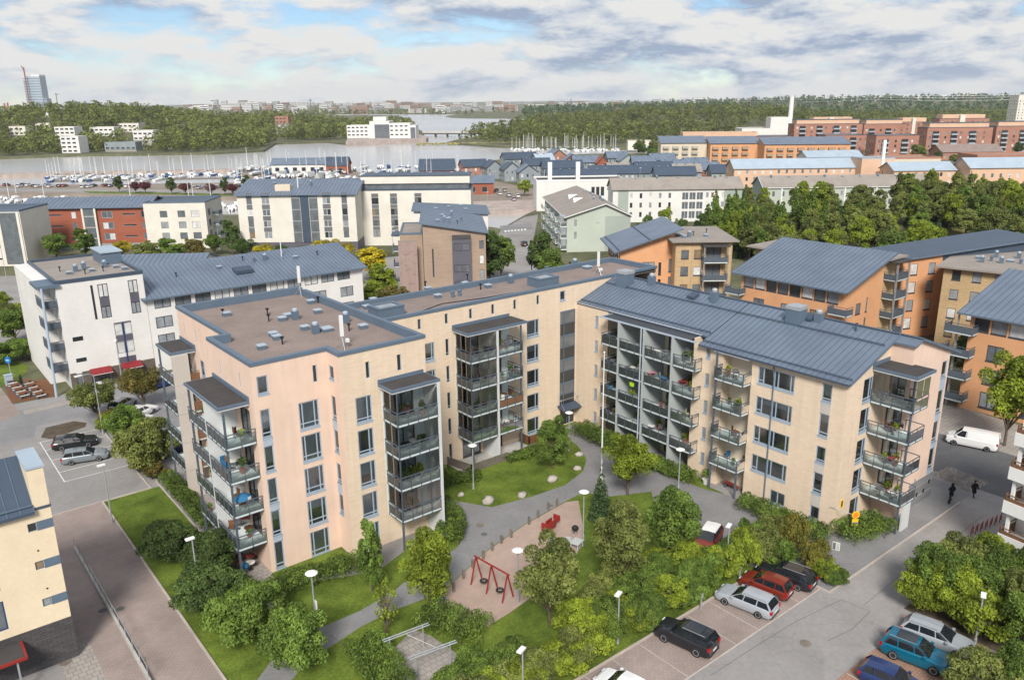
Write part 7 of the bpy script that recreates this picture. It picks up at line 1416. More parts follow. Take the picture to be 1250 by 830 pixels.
# stone heap strip by the street
mb = MB(); r2_ = np.random.default_rng(3); poly_ = gp([(1138, 577), (1160, 571), (1207, 589), (1182, 601)])
for i in range(330):
    a, b = r2_.random(2); p = (np.array(poly_[0]) * (1 - a) + np.array(poly_[1]) * a) * (1 - b) + (np.array(poly_[3]) * (1 - a) + np.array(poly_[2]) * a) * b; s = r2_.uniform(.12, .3); k = len(mb.v)
    for (x, y, z) in ((1, 0, 0), (.3, .9, 0), (-.8, .55, 0), (-.8, -.5, 0), (.25, -.95, 0), (0, 0, .8)): mb.v.append((p[0] + x * s * r2_.uniform(.8, 1.2), p[1] + y * s * r2_.uniform(.8, 1.2), z * s))
    for j in range(5): mb.f.append((k + j, k + (j + 1) % 5, k + 5)); mb.mi.append(0)
tag(mk('stone_bed', mb, 'stone'), 'strip of loose grey stones between footway and street', 'stones', kind='stuff')
# cafe terrace before the white block
for i in range(8):
    g = G(14 + (i % 2) * 20 + (i // 2) * 5, 470 + (i // 2) * 5); t = thing('cafe_table', 'dark cafe table with benches on the terrace of the white block', 'table', (g[0], g[1], .014), R(10), 'cafe tables'); mk('table_top', MB().box(-.6, .6, -.4, .4, .7, .75), 'wood_brown', t); mk('bench_seat', MB().box(-.6, .6, .55, .8, .42, .46), 'cloth_white', t); mk('bench_seat', MB().box(-.6, .6, -.8, -.55, .42, .46), 'cloth_white', t)
    for sx in (-1, 1): mk('leg', MB().box(sx * .5 - .04, sx * .5 + .04, -.75, .75, 0, .42), 'steel_dark', t); mk('table_leg', MB().box(sx * .45 - .03, sx * .45 + .03, -.05, .05, .42, .7), 'steel_dark', t)
g = G(28, 478); u = thing('closed_parasol', 'closed dark cafe parasol on the terrace', 'parasol', (g[0], g[1], .014)); mb = MB(); mb.tube((0, 0, 0), (0, 0, 2.6), .03, 6); mk('pole', mb, 'steel', u); mb = MB(); mb.lathe([(.1, 1.1), (.22, 1.3), (.16, 2.2), (.03, 2.6)], 8); mk('canopy', mb, 'black', u)
sheet('cafe_terrace', gp([(5, 470), (60, 462), (70, 484), (14, 492)]), .0125, 'wood_brown'); sheet('verge_lawn', gp([(-40, 440), (4, 432), (36, 448), (20, 470), (4, 470), (-20, 490)]), .016, 'grass_lawn')
# ------------------------------------------------------------------ people and dog
def skinned(name, verts, edges, radii, m, parent=None, loc=(0, 0, 0), rz=0.0, root=0):
    me = bpy.data.meshes.new(name); me.from_pydata(verts, edges, []); o = link(name, me, parent, loc, rz); me.materials.append(MATS[m])
    md = o.modifiers.new('skin', 'SKIN'); md.use_smooth_shade = True
    for i, v in enumerate(me.skin_vertices[0].data): v.radius = radii[i] if isinstance(radii[i], tuple) else (radii[i], radii[i]); v.use_root = i == root
    s = o.modifiers.new('sub', 'SUBSURF'); s.levels = 2; s.render_levels = 2; return o
def person(x, y, rz, label, stride=.24, hair='coat_black'):
    t = thing('person', label, 'person', (x, y, .014), rz)
    V = [(0, 0, .93), (0, 0, 1.15), (0, .01, 1.38), (.01, 0, 1.5), (.03, 0, 1.62), (.02, 0, 1.7), (0, -.11, .85), (stride * .6, -.11, .48), (stride * .9, -.11, .09), (stride * .9 + .18, -.11, .05), (0, .11, .85), (-stride * .2, .11, .47), (-stride * 1.1, .11, .1), (-stride * 1.1 + .17, .11, .05), (0, -.2, 1.38), (-.08, -.25, 1.12), (.06, -.25, .9), (.1, -.24, .8), (0, .2, 1.38), (.04, .25, 1.12), (.2, .22, .95), (.26, .2, .9)]
    E_ = [(0, 1), (1, 2), (2, 3), (3, 4), (4, 5), (0, 6), (6, 7), (7, 8), (8, 9), (0, 10), (10, 11), (11, 12), (12, 13), (2, 14), (14, 15), (15, 16), (16, 17), (2, 18), (18, 19), (19, 20), (20, 21)]
    rd = [(.16, .13), (.15, .12), (.17, .12), .06, (.1, .085), .075, .1, .07, .05, .04, .1, .07, .05, .04, .07, .055, .045, .04, .07, .055, .045, .04]
    skinned('body', V, E_, rd, 'coat_black', t)
    mb = MB(); mb.lathe([(.03, 1.5), (.075, 1.54), (.085, 1.62), (.075, 1.7), (.02, 1.74)], 10, (.055, 0, 0)); mk('face', mb, 'skin', t, smooth=True)
    skinned('coat', [(-.02, 0, .38), (0, 0, .7), (0, 0, .95), (0, 0, 1.2), (0, 0, 1.4), (0, -.21, 1.38), (-.09, -.27, 1.12), (.05, -.27, .93), (0, .21, 1.38), (.04, .27, 1.12), (.18, .24, .97)], [(0, 1), (1, 2), (2, 3), (3, 4), (4, 5), (5, 6), (6, 7), (4, 8), (8, 9), (9, 10)], [(.27, .24), (.24, .21), (.2, .18), (.19, .15), (.15, .13), .09, .08, .07, .09, .08, .07], 'coat_black', t, root=2)
    mb = MB(); mb.lathe([(.1, 1.5), (.13, 1.58), (.125, 1.7), (.09, 1.78), (.02, 1.81)], 12, (-.015, 0, 0)); mk('hair', mb, hair, t, smooth=True); return t
person(57.1, -30.9, R(60), 'person in a long black coat walking the small dark dog'); person(59.4, -32.1, R(230), 'person in a black coat and hood walking towards the dog walker')
d = thing('dog', 'small dark dog walking ahead of the person in black', 'dog', (56.2, -31.15, .014), R(200))
skinned('body', [(-.22, 0, .3), (0, 0, .29), (.2, 0, .31), (.3, 0, .42), (.4, 0, .45), (.5, 0, .42), (-.24, -.07, .18), (-.27, -.07, .1), (-.24, -.07, .02), (-.24, .07, .18), (-.2, .07, .1), (-.17, .07, .02), (.2, -.06, .16), (.24, -.06, .02), (.2, .06, .16), (.16, .06, .02), (-.34, 0, .4), (-.4, 0, .5)], [(0, 1), (1, 2), (2, 3), (3, 4), (4, 5), (0, 6), (6, 7), (7, 8), (0, 9), (9, 10), (10, 11), (2, 12), (12, 13), (2, 14), (14, 15), (0, 16), (16, 17)], [.1, .095, .12, .08, .075, .035, .055, .03, .025, .055, .03, .025, .05, .025, .05, .025, .03, .02], 'coat_black', d, root=1)
for s in (-1, 1): mk('ear', MB().box(.37, .4, s * .05 - .02, s * .05 + .02, .5, .58), 'coat_black', d)
# ------------------------------------------------------------------ things on the balconies
r_ = random.Random(31)
def chair(x, y, z, rz, m, label, group):
    t = thing('balcony_chair', label, 'chair', (x, y, z), rz, group); mk('seat', MB().box(-.24, .24, -.24, .24, .4, .45), m, t); mk('backrest', MB().box(-.24, .24, .2, .25, .45, .95), m, t)
    for sx in (-1, 1):
        for sy in (-1, 1): mk('leg', MB().box(sx * .2 - .02, sx * .2 + .02, sy * .2 - .02, sy * .2 + .02, 0, .4), 'steel_dark', t)
def table(x, y, z, m, label, group):
    t = thing('balcony_table', label, 'table', (x, y, z), r_.uniform(0, 1), group); mb = MB(); mb.lathe([(.02, .68), (.4, .68), (.4, .72), (.02, .725)], 14); mk('table_top', mb, m, t); mb = MB(); mb.lathe([(.22, 0), (.22, .03), (.03, .05), (.03, .68)], 10); mk('pedestal', mb, 'steel_dark', t)
spots = []
for z in (3, 6, 9, 12):
    spots += [('south brick balcony', 11.2, 14.1, -3.9, -2.7, z), ('court balcony', 25.9, 28.3, 5.9, 7.4, z), ('court balcony', 29.4, 31.8, 5.9, 7.4, z), ('west balcony', -2.1, -.5, .7, 3.9, z), ('west balcony', -2.1, -.5, 5.0, 8.4, z), ('porch balcony', 41.2, 42.8, -16.8, -14.3, z), ('gable balcony', 46.7, 48.4, -30.3, -27.5, z)]
    spots += [('loggia', 41.4, 43.6, a, b, z) for a, b in ((-.3, 1.5), (-4.0, -1.2), (-7.9, -4.9), (-10.0, -8.8))]
nm = {3: 'first', 6: 'second', 9: 'third', 12: 'top'}
for (w, x0, x1, y0, y1, z) in spots:
    n = r_.choice([3, 4, 5, 6])
    for i in range(n):
        x, y = r_.uniform(x0, x1), r_.uniform(y0, y1); k = r_.random(); gp_ = f'{w} items {nm[z]} tier'
        if k < .38: fm = r_.choice(['leaf_green', 'leaf_bright', 'leaf_dark']); pot(x, y, z + .002, r_.uniform(.8, 1.6), f'leafy potted plant on the {nm[z]} tier {w} of the peach block', fm, r_.choice(['terracotta', 'cloth_white', 'cloth_grey']), gp_)
        elif k < .72: m = r_.choice(['cloth_grey', 'cloth_brown', 'cloth_white', 'cloth_red', 'cloth_blue', 'wood_brown']); chair(x, y, z + .002, r_.uniform(0, 6), m, f'{"wooden" if m == "wood_brown" else m.split("_")[-1]} chair on the {nm[z]} tier {w} of the peach block', gp_ + m)
        elif k < .9: m = r_.choice(['cloth_white', 'cloth_grey', 'wood_brown']); table(x, y, z + .002, m, f'round {"wooden" if m == "wood_brown" else m.split("_")[-1]} table on the {nm[z]} tier {w} of the peach block', gp_ + m)
        else:
            m = r_.choice(['cloth_white', 'cloth_blue', 'cloth_red', 'cloth_pink', 'cloth_grey']); t = thing('drying_rack', f'drying rack with {m.split("_")[1]} laundry on the {nm[z]} tier {w}', 'drying rack', (x, y, z + .002), r_.uniform(0, 3), gp_ + m); mk('rack_frame', MB().bar((-.5, -.3, 0), (.5, .3, .95), .03, .03).bar((.5, -.3, 0), (-.5, .3, .95), .03, .03), 'steel', t); mb = MB(); mb.slab([(-.5, -.25, .98), (.5, -.25, .98), (.5, .25, .98), (-.5, .25, .98)], .02); mb.box(-.5, .5, -.27, -.251, .5, .97); mk('laundry', mb, m, t)
t = thing('blue_parasol', 'bright blue folded parasol cloth over the second tier west balcony', 'parasol', (-1.3, 1.2, 6.002), .4); mb = MB(); mb.lathe([(.75, .95), (.7, 1.05), (.4, 1.28), (.05, 1.4)], 12); mk('canopy', mb, 'cloth_blue', t); mb = MB(); mb.tube((0, 0, 0), (0, 0, 1.4), .03, 6); mk('pole', mb, 'steel', t); mk('cloth_patch', MB().box(-.15, .15, -.76, -.7, 1.0, 1.25), 'cloth_white', t)
t = thing('lime_jacket', 'lime yellow jacket hung in the loggia next to the fin', 'jacket', (41.3, -2.6, 7.5)); mk('cloth', MB().box(-.03, .03, -.2, .2, .35, .85), 'cloth_lime', t); mk('sleeve', MB().box(-.03, .03, .21, .32, .45, .8).box(-.03, .03, -.32, -.21, .45, .8), 'cloth_lime', t)
for i, (x, y, m) in enumerate(((-2.0, 2.2, 'cloth_brown'), (-1.2, 1.6, 'cloth_white'), (-1.5, 3.2, 'wood_brown'), (-.8, 2.6, 'cloth_red'))): table(x, y, .02, m, f'garden table with {"wooden" if m == "wood_brown" else m.split("_")[1]} top on the ground terrace at the pink corner', 'ground terrace ' + m)
t = thing('kettle_grill', 'blue kettle barbecue on the terrace at the pink corner', 'grill', (-1.9, 1.1, .02)); mb = MB(); mb.lathe([(.05, .55), (.3, .65), (.36, .85), (.3, 1.05), (.05, 1.15)], 14); mk('bowl', mb, 'cloth_blue', t)
for a in (0, 2.1, 4.2): mb = MB(); mb.tube((.35 * math.cos(a), .35 * math.sin(a), 0), (.15 * math.cos(a), .15 * math.sin(a), .7), .02, 5); mk('leg', mb, 'steel', t)
for y in (-.3, -.9): pass
window(BLK, (42.03, -10.4), (0, -1), 10.0, 10.02, .7, .72, 'n', 'frame_dark') if False else None
# ------------------------------------------------------------------ boats and boatyard
BOAT = {}
def hull_mesh(L, W, H, m, name='hull'):
    mb = MB(); n = 9
    for i in range(n):
        t = i / (n - 1); x = -L / 2 + L * t; w = W / 2 * (1 - max(0, (t - .45) / .55) ** 2.2) * (.85 + .15 * min(1, t * 3)); zt = H * (1 + .18 * t * t)
        mb.v.extend([(x, -w, zt), (x * .96, -w * .6, H * .25), (x * .92, 0, 0), (x * .96, w * .6, H * .25), (x, w, zt)])
    for i in range(n - 1):
        for j in range(4): k = i * 5 + j; mb.f.append((k, k + 5, k + 6, k + 1)); mb.mi.append(0)
        k = i * 5; mb.f.append((k, k + 4, k + 9, k + 5)); mb.mi.append(0)
    mb.f.append((0, 1, 2, 3, 4)); mb.mi.append(0); return mb.mesh(name, m)
def boat(kind, x, y, z, rz, label, group, m='hull_white', s=1.0):
    t = thing('sailing_boat' if kind == 'sail' else 'motor_boat', label, 'boat', (x, y, z), rz, group); t.scale = (s, s, s)
    if (kind, m) not in BOAT:
        L, W, H = (9, 2.8, 1.3) if kind == 'sail' else (6.5, 2.3, 1.1); parts = [('hull', hull_mesh(L, W, H, m))]
        if kind == 'sail':
            parts += [('cabin', MB().box(-1.2, 2.2, -.8, .8, H, H + .45).mesh('cabin', 'hull_white')), ('mast', MB().tube((.6, 0, H), (.6, 0, 11.5), .15, 6, .1).mesh('mast', 'white_paint')), ('boom', MB().bar((.5, 0, H + 1.1), (-3.4, 0, H + 1.1), .22, .3).mesh('boom', rng.choice(['tarp_blue', 'tarp_grey'])))]
            q = MB()
            for p in ((-4.3, 0), (4.3, 0), (.6, 1.2), (.6, -1.2)): q.tube((p[0], p[1], H), (.6, 0, 11.2), .02, 3)
            parts.append(('rigging', q.mesh('rigging', 'steel')))
        else: parts += [('cabin', MB().box(-1.6, 1.0, -.8, .8, H, H + .8).mesh('cabin', rng.choice(['hull_white', 'tarp_blue']))), ('windscreen', MB().box(1.02, 1.1, -.75, .75, H + .2, H + .75).mesh('windscreen', 'car_glass')), ('outboard', MB().box(-3.7, -3.2, -.2, .2, .5, 1.5).mesh('outboard', 'black'))]
        BOAT[(kind, m)] = parts
    for n_, me in BOAT[(kind, m)]: link(n_, me, t)
    return t
r_ = random.Random(4); S2 = 38
for i in range(62):
    px = 626 + 124 * (i / 61) + r_.uniform(-2, 2); py = 183.5 + r_.uniform(-1.5, 2.0); g = G(px, py, WZ); k = 'sail' if r_.random() < .72 else 'motor'
    boat(k, g[0], g[1], WZ - .3, R(r_.uniform(40, 70)), 'white ' + ('yacht with bare mast' if k == 'sail' else 'motor boat') + ' moored below the wooded point', 'yachts at the wooded point ' + k, s=r_.uniform(.85, 1.25))
for i in range(84):
    px = 60 + i * 3.2 + r_.uniform(-4, 4); py = 219.5 - (px - 118) * .022 + r_.uniform(-4.5, 3.0); g = G(px, py, WZ); k = 'sail' if r_.random() < .5 else 'motor'; m = r_.choice(['hull_white', 'hull_white', 'hull_white', 'hull_blue'])
    boat(k, g[0], g[1], WZ - .3, R(r_.uniform(35, 75)), ('blue' if m == 'hull_blue' else 'white') + (' sailing boat' if k == 'sail' else ' motor boat') + ' at the outer pontoon beyond the red row', f'outer pontoon {m} {k}', m, r_.uniform(.8, 1.15))
for i in range(72):
    px = 2 + i * 4.1 + r_.uniform(-3, 3); py = 243.5 + i * .12 + r_.uniform(-2.5, 4.5); g = G(px, py, WZ); k = 'motor' if r_.random() < .85 else 'sail'
    boat(k, g[0], g[1], WZ - .25, R(r_.uniform(30, 80)), 'small white ' + ('open motor boat' if k == 'motor' else 'sailing boat') + ' in the inner basin behind the red row', 'inner basin boats ' + k, s=r_.uniform(.75, 1.0))
for (px, py) in ((432, 262), (440, 258), (446, 262), (282, 258), (288, 254)): g = G(px, py, WZ); boat('motor', g[0], g[1], WZ - .25, R(r_.uniform(30, 80)), 'white motor boat glimpsed between the cream slab blocks', 'boats between the cream blocks')
for i in range(130):
    px = r_.uniform(288, 560); py = r_.uniform(206, 228); g = G(px, py); k = 'motor' if r_.random() < .75 else 'sail'; m = r_.choice(['hull_white', 'hull_white', 'hull_blue', 'hull_white'])
    b_ = boat(k, g[0], g[1], .6, R(r_.uniform(20, 80)), ('blue' if m == 'hull_blue' else 'white') + (' sailing boat' if k == 'sail' else ' motor boat') + ' stored ashore in the boatyard', f'boatyard {m} {k}', m, r_.uniform(.8, 1.2))
    cr = MB().box(-1.6, -1.4, -.7, .7, -.75, .35).box(1.4, 1.6, -.6, .6, -.75, .35).mesh('cradle', 'steel_dark') if i == 0 else BOAT['cradle']; BOAT['cradle'] = cr; link('cradle', cr, b_)
for i in range(44):
    px = r_.uniform(0, 300); py = 228.5 + (px - 60) * .008 + r_.uniform(-1.5, 1.0); g = G(px, py); p = r_.choice(['car_white', 'car_silver', 'car_black', 'car_red', 'car_navy']); car(r_.choice(['hatch', 'wagon']), p, f'{p[4:]} car parked on the marina spit', g[0], g[1], R(r_.uniform(40, 60)), f'{p[4:]} cars on the marina spit')
for i in range(24):
    px = r_.uniform(300, 560); py = r_.uniform(224, 238); g = G(px, py); p = r_.choice(['car_white', 'car_silver', 'car_black', 'car_red', 'car_grey']); car(r_.choice(['hatch', 'wagon']), p, f'{p[4:]} car parked in the boatyard', g[0], g[1], R(r_.uniform(30, 70)), f'{p[4:]} cars in the boatyard')
sheet('spit_lawn', gp([(100, 233.5), (290, 237), (290, 239.5), (110, 236)]), .012, 'grass_lawn'); sheet('spit_road', gp([(-100, 229), (290, 233), (290, 236), (-100, 233)]), .010, 'asphalt_old')
for (px, py) in ((227, 238), (258, 239), (285, 239), (166, 236), (178, 236)): g = G(px, py); tree('round', g[0], g[1], 6, 5.5, 'leaf_plum', 'plum_tree', '@ leaved round tree on the spit', 'tree', 'plum trees on the spit')
for (px, py) in ((302, 234), (275, 238), (210, 237), (146, 235)): g = G(px, py); tree('forest2', g[0], g[1], 6, 8, 'leaf_dark', 'deciduous_tree', '@ tree on the marina spit', 'tree', 'green trees on the spit')
p0 = D(370, 208, 470)
for (px, py, L, W, H, hr, rm, wm, lb) in ((332, 212, 40, 12, 5, 8, 'metal_blue', 'render_white', 'long grey roofed boat shed at the boatyard'), (398, 213, 12, 12, 5, 9, 'metal_bluedark', 'brick_red', 'red gabled clubhouse at the end of the boat shed'), (512, 217, 18, 14, 4, 9, 'metal_bluedark', 'brick_red', 'dark roofed red harbour pavilion behind the cream penthouse block'), (554, 238, 17, 10, 5, 7.5, 'metal_blue', 'brick_red', 'low blue roofed red brick hall beside the canal')):
    g = G(px, py); house('boat_shed', lb, 'shed', g, R(-38), L, W, H, wm, ('gable_x', hr), {'f': rowwins(L, 1, 1.0, 3, 2.2, 2.4, 5, 2, g='glass_dark')}, rm=rm)
for i, (px, py) in enumerate(((345, 216), (362, 216), (378, 217), (392, 218), (408, 217))):
    g = G(px, py); t = thing('tarp_tent', 'pale tarpaulin covered boat in the yard' if i != 4 else 'green tarpaulin covered boat in the yard', 'covered boat', (g[0], g[1], 0), R(40), 'covered boats' if i != 4 else None); mb = MB(); mb.v = [(-5, -1.8, .4), (5, -1.2, .4), (5, 1.2, .4), (-5, 1.8, .4), (-4.8, 0, 3.4), (4.6, 0, 3.0)]; mb.f = [(0, 1, 5, 4), (2, 3, 4, 5), (0, 4, 3), (1, 2, 5), (0, 3, 2, 1)]; mb.mi = [0] * 5; mk('tarpaulin', mb, 'tarp_grey' if i != 4 else 'render_greygreen', t); mk('cradle', MB().box(-3, -2.7, -1, 1, 0, .45).box(2.7, 3, -.8, .8, 0, .45), 'steel_dark', t)
for (a, b, lb) in (((515, 182), (533, 182), 'far'), ((538, 182.2), (552, 182.2), 'far'), ((560, 182.5), (575, 182.5), 'far'), ((582, 183), (598, 183), 'far')):
    p, q = G(*a, WZ), G(*b, WZ); o = mk('floating_boom', MB().bar((p[0], p[1], WZ + .1), (q[0], q[1], WZ + .1), 1.6, .6), 'cliff'); tag(o, 'low floating timber boom on the open water', 'boom', 'floating booms')
for (a, b) in (((60, 222), (284, 218)), ((5, 247), (300, 254))):
    p, q = G(*a, WZ), G(*b, WZ); o = mk('pontoon', MB().bar((p[0], p[1], WZ + .35), (q[0], q[1], WZ + .35), 2.4, .4), 'wood_grey'); tag(o, 'long grey mooring pontoon ' + ('of the outer harbour' if a[0] == 60 else 'of the inner basin'), 'pontoon')
# canal quay stones, promenade
land('quay_wall', gp([(575, 246), (656, 244), (656, 256), (580, 258)]), 'cliff', .05, 2.0)
sheet('promenade', gp([(565, 214.5), (660, 232), (656, 243), (575, 245), (560, 236)]), .06, 'dry_ground')
sheet('town_street', gp([(556, 360), (676, 352), (650, 300), (657, 262), (640, 265), (612, 281), (600, 300)]), .012, 'asphalt_old')
sheet('town_yard', gp([(-60, 340), (280, 325), (440, 318), (600, 300), (590, 380), (200, 420), (-60, 420)]), .006, 'asphalt_old')
sheet('back_street', [(73, -60), (78, -60), (90, 20), (78, 62), (73, 60)], .010, 'paver_grey')
sheet('zebra_base', gp([(610, 276), (648, 272), (650, 280), (612, 286)]), .016, 'asphalt')
mb = MB(); 
for i in range(7): q = gp([(616 + i * 4, 283.5 - i * .35), (618.4 + i * 4, 283.3 - i * .35), (618.2 + i * 4, 281.4 - i * .35), (615.8 + i * 4, 281.6 - i * .35)]); mb.poly([(*p, .02) for p in q])
struct('zebra_crossing', mb, 'paint_white_line')
# ------------------------------------------------------------------ far shore: office, bridge, villas, forests, city
p0 = D(465, 165, 836); th = R(-41)
def fhouse(pa, pb, pyb, dp, W, H, wm, label, fl=3, dz=0.0, name='villa', cat='house', group=None, rm='roof_grey', step=4.5, z=0.0, ww=3.0, wh=1.5, wg='glass_dark'):
    p0 = D((pa + pb) / 2, pyb, dp); a = onplane(pa, pyb, p0, th); b = onplane(pb, pyb, p0, th); L = float(np.linalg.norm(b[:2] - a[:2]))
    return house(name, label, cat, a, th, L, W, H, wm, ('flat', .3), {'f': rowwins(L, fl, .9, H / max(fl, 1), wh, ww, step, .8, g=wg)} if fl else {}, 'frame_white', rm, trim=wm, group=group, z=z), L
fhouse(424, 452, 170, 850, 20, 15, 'render_white', 'white terraced office wing on the wooded point', 4, name='office_wing', cat='office')
t, L = fhouse(452, 476, 170, 842, 25, 19, 'render_white', 'office block with big green glass front on the point', 0, name='office_block', cat='office'); sub('glass_front', t, 'glass_mid', (L * .25, L, -.6, -.05, 1, 16)); sub('roof_plant', t, 'render_white', (3, L - 4, 6, 18, 19.35, 23.5))
fhouse(476, 501, 171, 835, 22, 17, 'render_white', 'white office end block with dark window bays on the point', 4, name='office_end', cat='office', step=5)
t, L = fhouse(501, 508, 171, 832, 20, 15, 'render_white', 'narrow glazed office stair at the bridge end', 0, name='office_stair', cat='office'); sub('glass_front', t, 'glass_mid', (.5, L - .5, -.5, -.05, 1, 13))
land('office_quay', gp([(422, 176.6), (520, 172.6), (523, 170), (512, 167), (426, 169)]), 'cliff', 2.2, 5)
br = thing('road_bridge', 'long flat concrete road bridge across the narrows', 'bridge', tuple(D(518, 164, 950)[:2]) + (0,), R(-36)); a = D(518, 164, 950); b = D(590, 164, 930); L = float(np.linalg.norm((b - a)[:2])); br.rotation_euler[2] = math.atan2(b[1] - a[1], b[0] - a[0]); mk('deck', MB().box(0, L, -5, 5, 2.8, 4.2), 'concrete', br); mk('parapet', MB().box(0, L, -5.2, -5.003, 3.4, 5.0), 'concrete_panel', br); mk('deck_girder', MB().box(0, L, -4, 4, 1.6, 2.797), 'steel_dark', br)  # dark steel girder under the deck
for i in range(4): mk('pier', MB().box(L * (.18 + .2 * i) - 1, L * (.18 + .2 * i) + 1, -4, 4, -4, 1.6), 'concrete', br)
for i, (pa, pb, py, dp, W, H, fl, wm) in enumerate(((12, 32, 164, 760, 12, 8, 2, 'render_ivory'), (44, 62, 160, 790, 12, 8, 2, 'render_ivory'), (68, 92, 168, 735, 14, 10, 3, 'render_white'), (76, 98, 186, 668, 14, 13, 4, 'render_white'), (110, 140, 165, 770, 14, 8, 2, 'render_white'), (140, 170, 160, 800, 14, 8, 2, 'render_ivory'), (163, 188, 170, 745, 12, 8.5, 2, 'render_white'), (128, 166, 182, 690, 12, 6.5, 1, 'render_bluegrey'), (202, 212, 152, 860, 8, 7, 2, 'render_white'), (52, 60, 146, 880, 8, 8, 2, 'render_white'), (336, 352, 150, 960, 12, 8, 2, 'brick_far'))):
    g = D((pa + pb) / 2, py, dp); gz = max(0, g[2] - 1.0) if i != 3 else .5
    t, L = fhouse(pa, pb, py, dp, W, H, wm, ['low ivory terraced house far left on the wooded hill', 'small ivory house half hidden by the hill trees', 'white terraced flats stepping down the wooded hill', 'tall stepped white flats right at the shore', 'long white terraced house among hill trees', 'ivory hillside house with wide front above the villa', 'white balcony house at the wood edge', 'dark roofed waterside villa below the white terraces', 'tiny white house high in the wood', 'white gabled house near the hill top', 'small brick house far along the wooded shore'][i], fl, z=0.0, name='hillside_house'); t.location.z = gz
    sub('foundation', t, 'concrete', (0, L, 0.5, W, -gz - 2 if gz > 0 else -1, 0.0))
# forests: one mass each
def forest(name, label, n, pick, m, hmin, hmax, seed, q=70, leaf=1.0, cw=.36):
    r = np.random.default_rng(seed); protos = []
    for k in range(6):
        con = k >= 4; cl = []
        for i in range(12):
            t = r.random(); a = r.random() * 6.28; w = (cw * (1 - t) ** .8 * .8 + .03) if con else cw * math.sqrt(max(.05, 1 - (2 * t - 1) ** 2)) * .62
            cl.append((w * math.cos(a), w * math.sin(a), .12 + .82 * t, .14 if not con else .1 * (1.2 - t), .14 if not con else .1 * (1.2 - t), .11))
        protos.append(leaf_arrays(seed * 10 + k, cl, q, leaf / 12.0, .5))
    V, Cc = [], []
    for i in range(n):
        p = pick(r)
        if p is None: continue
        x, y = p; z = ground_z(x, y); h = r.uniform(hmin, hmax); v, c = protos[r.integers(0, 6) if r.random() < .55 else r.integers(0, 4)]; a = r.random() * 6.28; w = h * r.uniform(.8, 1.25)
        ca, sa = math.cos(a) * w, math.sin(a) * w; tint = r.random()
        V.append(np.stack([v[:, 0] * ca - v[:, 1] * sa + x, v[:, 0] * sa + v[:, 1] * ca + y, v[:, 2] * h + z], 1)); Cc.append(np.clip(c * .5 + tint * .55 - .02, 0, 1))
    o = link(name, leaf_mesh(name, [(np.concatenate(V), np.concatenate(Cc))], m)); return tag(o, label, 'forest', kind='stuff')
def inpoly(p, poly):
    c = False; j = len(poly) - 1
    for i in range(len(poly)):
        if (poly[i][1] > p[1]) != (poly[j][1] > p[1]) and p[0] < (poly[j][0] - poly[i][0]) * (p[1] - poly[i][1]) / (poly[j][1] - poly[i][1]) + poly[i][0]: c = not c
        j = i
    return c
clear_ = [(D((a + b) / 2, c, d)[:2], rr) for (a, b, c, d, rr) in ((12, 32, 164, 745, 16), (44, 62, 160, 775, 15), (68, 92, 168, 722, 19), (76, 98, 186, 655, 20), (110, 140, 165, 752, 24), (140, 170, 160, 785, 20), (163, 188, 170, 732, 18), (128, 166, 182, 678, 24), (424, 508, 168, 825, 58))]
def pick_poly(poly, d0, d1, x0, x1, py=None):
    def f(r):
        for _ in range(30):
            dp = d0 + (d1 - d0) * r.random() ** 1.0; p = D(r.uniform(x0, x1), 150, dp)[:2]
            if inpoly(p, poly) and all(np.linalg.norm(p - c) > rr for c, rr in clear_): return p
        return None
    return f
shrink = gp([(-500, 195), (0, 191), (94, 187.5), (250, 185.5), (318, 181.5), (334, 173.5), (400, 171.5), (425, 171), (430, 167), (508, 164), (508, 160), (487, 151), (483, 143), (-500, 143)])
forest('opposite_wood', 'mixed wood covering the opposite shore and its hill', 2900, pick_poly(shrink, 640, 1350, -60, 520), 'leaf_forest', 10, 17, 51, 110, 1.05)
forest('shore_scrub', 'low scrub along the opposite shore line', 260, pick_poly(shrink, 630, 760, -60, 330), 'leaf_forest', 4, 8, 52, 60, 1.0)
eastp = gp([(640, 179.5), (600, 175.5), (560, 172.5), (575, 170), (600, 165), (640, 152), (660, 144), (1300, 144), (1300, 157), (930, 160), (860, 168), (790, 178), (700, 179.5)])
forest('east_wood', 'dense wood on the point behind the yacht harbour', 2300, pick_poly(eastp, 720, 1750, 550, 1290), 'leaf_forest', 11, 18, 53, 100, 1.05)
ridge = gp([(640, 146), (1350, 143), (1400, 131), (640, 134)])
forest('ridge_wood', 'dark conifer wood along the low ridge on the horizon', 1500, pick_poly(ridge, 1550, 3400, 640, 1350), 'leaf_spruce', 14, 22, 54, 36, 2.2)
tie = gp([(-500, 141), (500, 141), (900, 140), (900, 136), (-500, 136)])
forest('far_shore_trees', 'line of trees along the far bay shore', 900, pick_poly(gp([(-300, 139), (700, 139), (700, 131), (-300, 131)]), 2450, 5200, -60, 700), 'leaf_forest', 12, 20, 55, 26, 2.6)
mid_r = gp([(850, 186), (930, 182), (1300, 190), (1300, 215), (1080, 200), (900, 200)])
for i in range(46):
    px, py = r_.choice([(r_.uniform(775, 812), r_.uniform(182, 190)), (r_.uniform(1112, 1250), r_.uniform(186, 206)), (r_.uniform(790, 840), r_.uniform(188, 200))]); g = G(px, py); tree(r_.choice(['forest', 'forest2']), g[0], g[1], r_.uniform(6, 9), r_.uniform(6, 10), r_.choice(['leaf_green', 'leaf_dark', 'leaf_olive']), 'deciduous_tree', '@ full tree standing', 'tree', 'trees by the brick blocks', trunk=False)
r2_ = np.random.default_rng(8); mb_cl = [(r2_.uniform(-60, 60), r2_.uniform(-7, 7), .8, 1.2, 1.2, 1.0) for _ in range(240)]
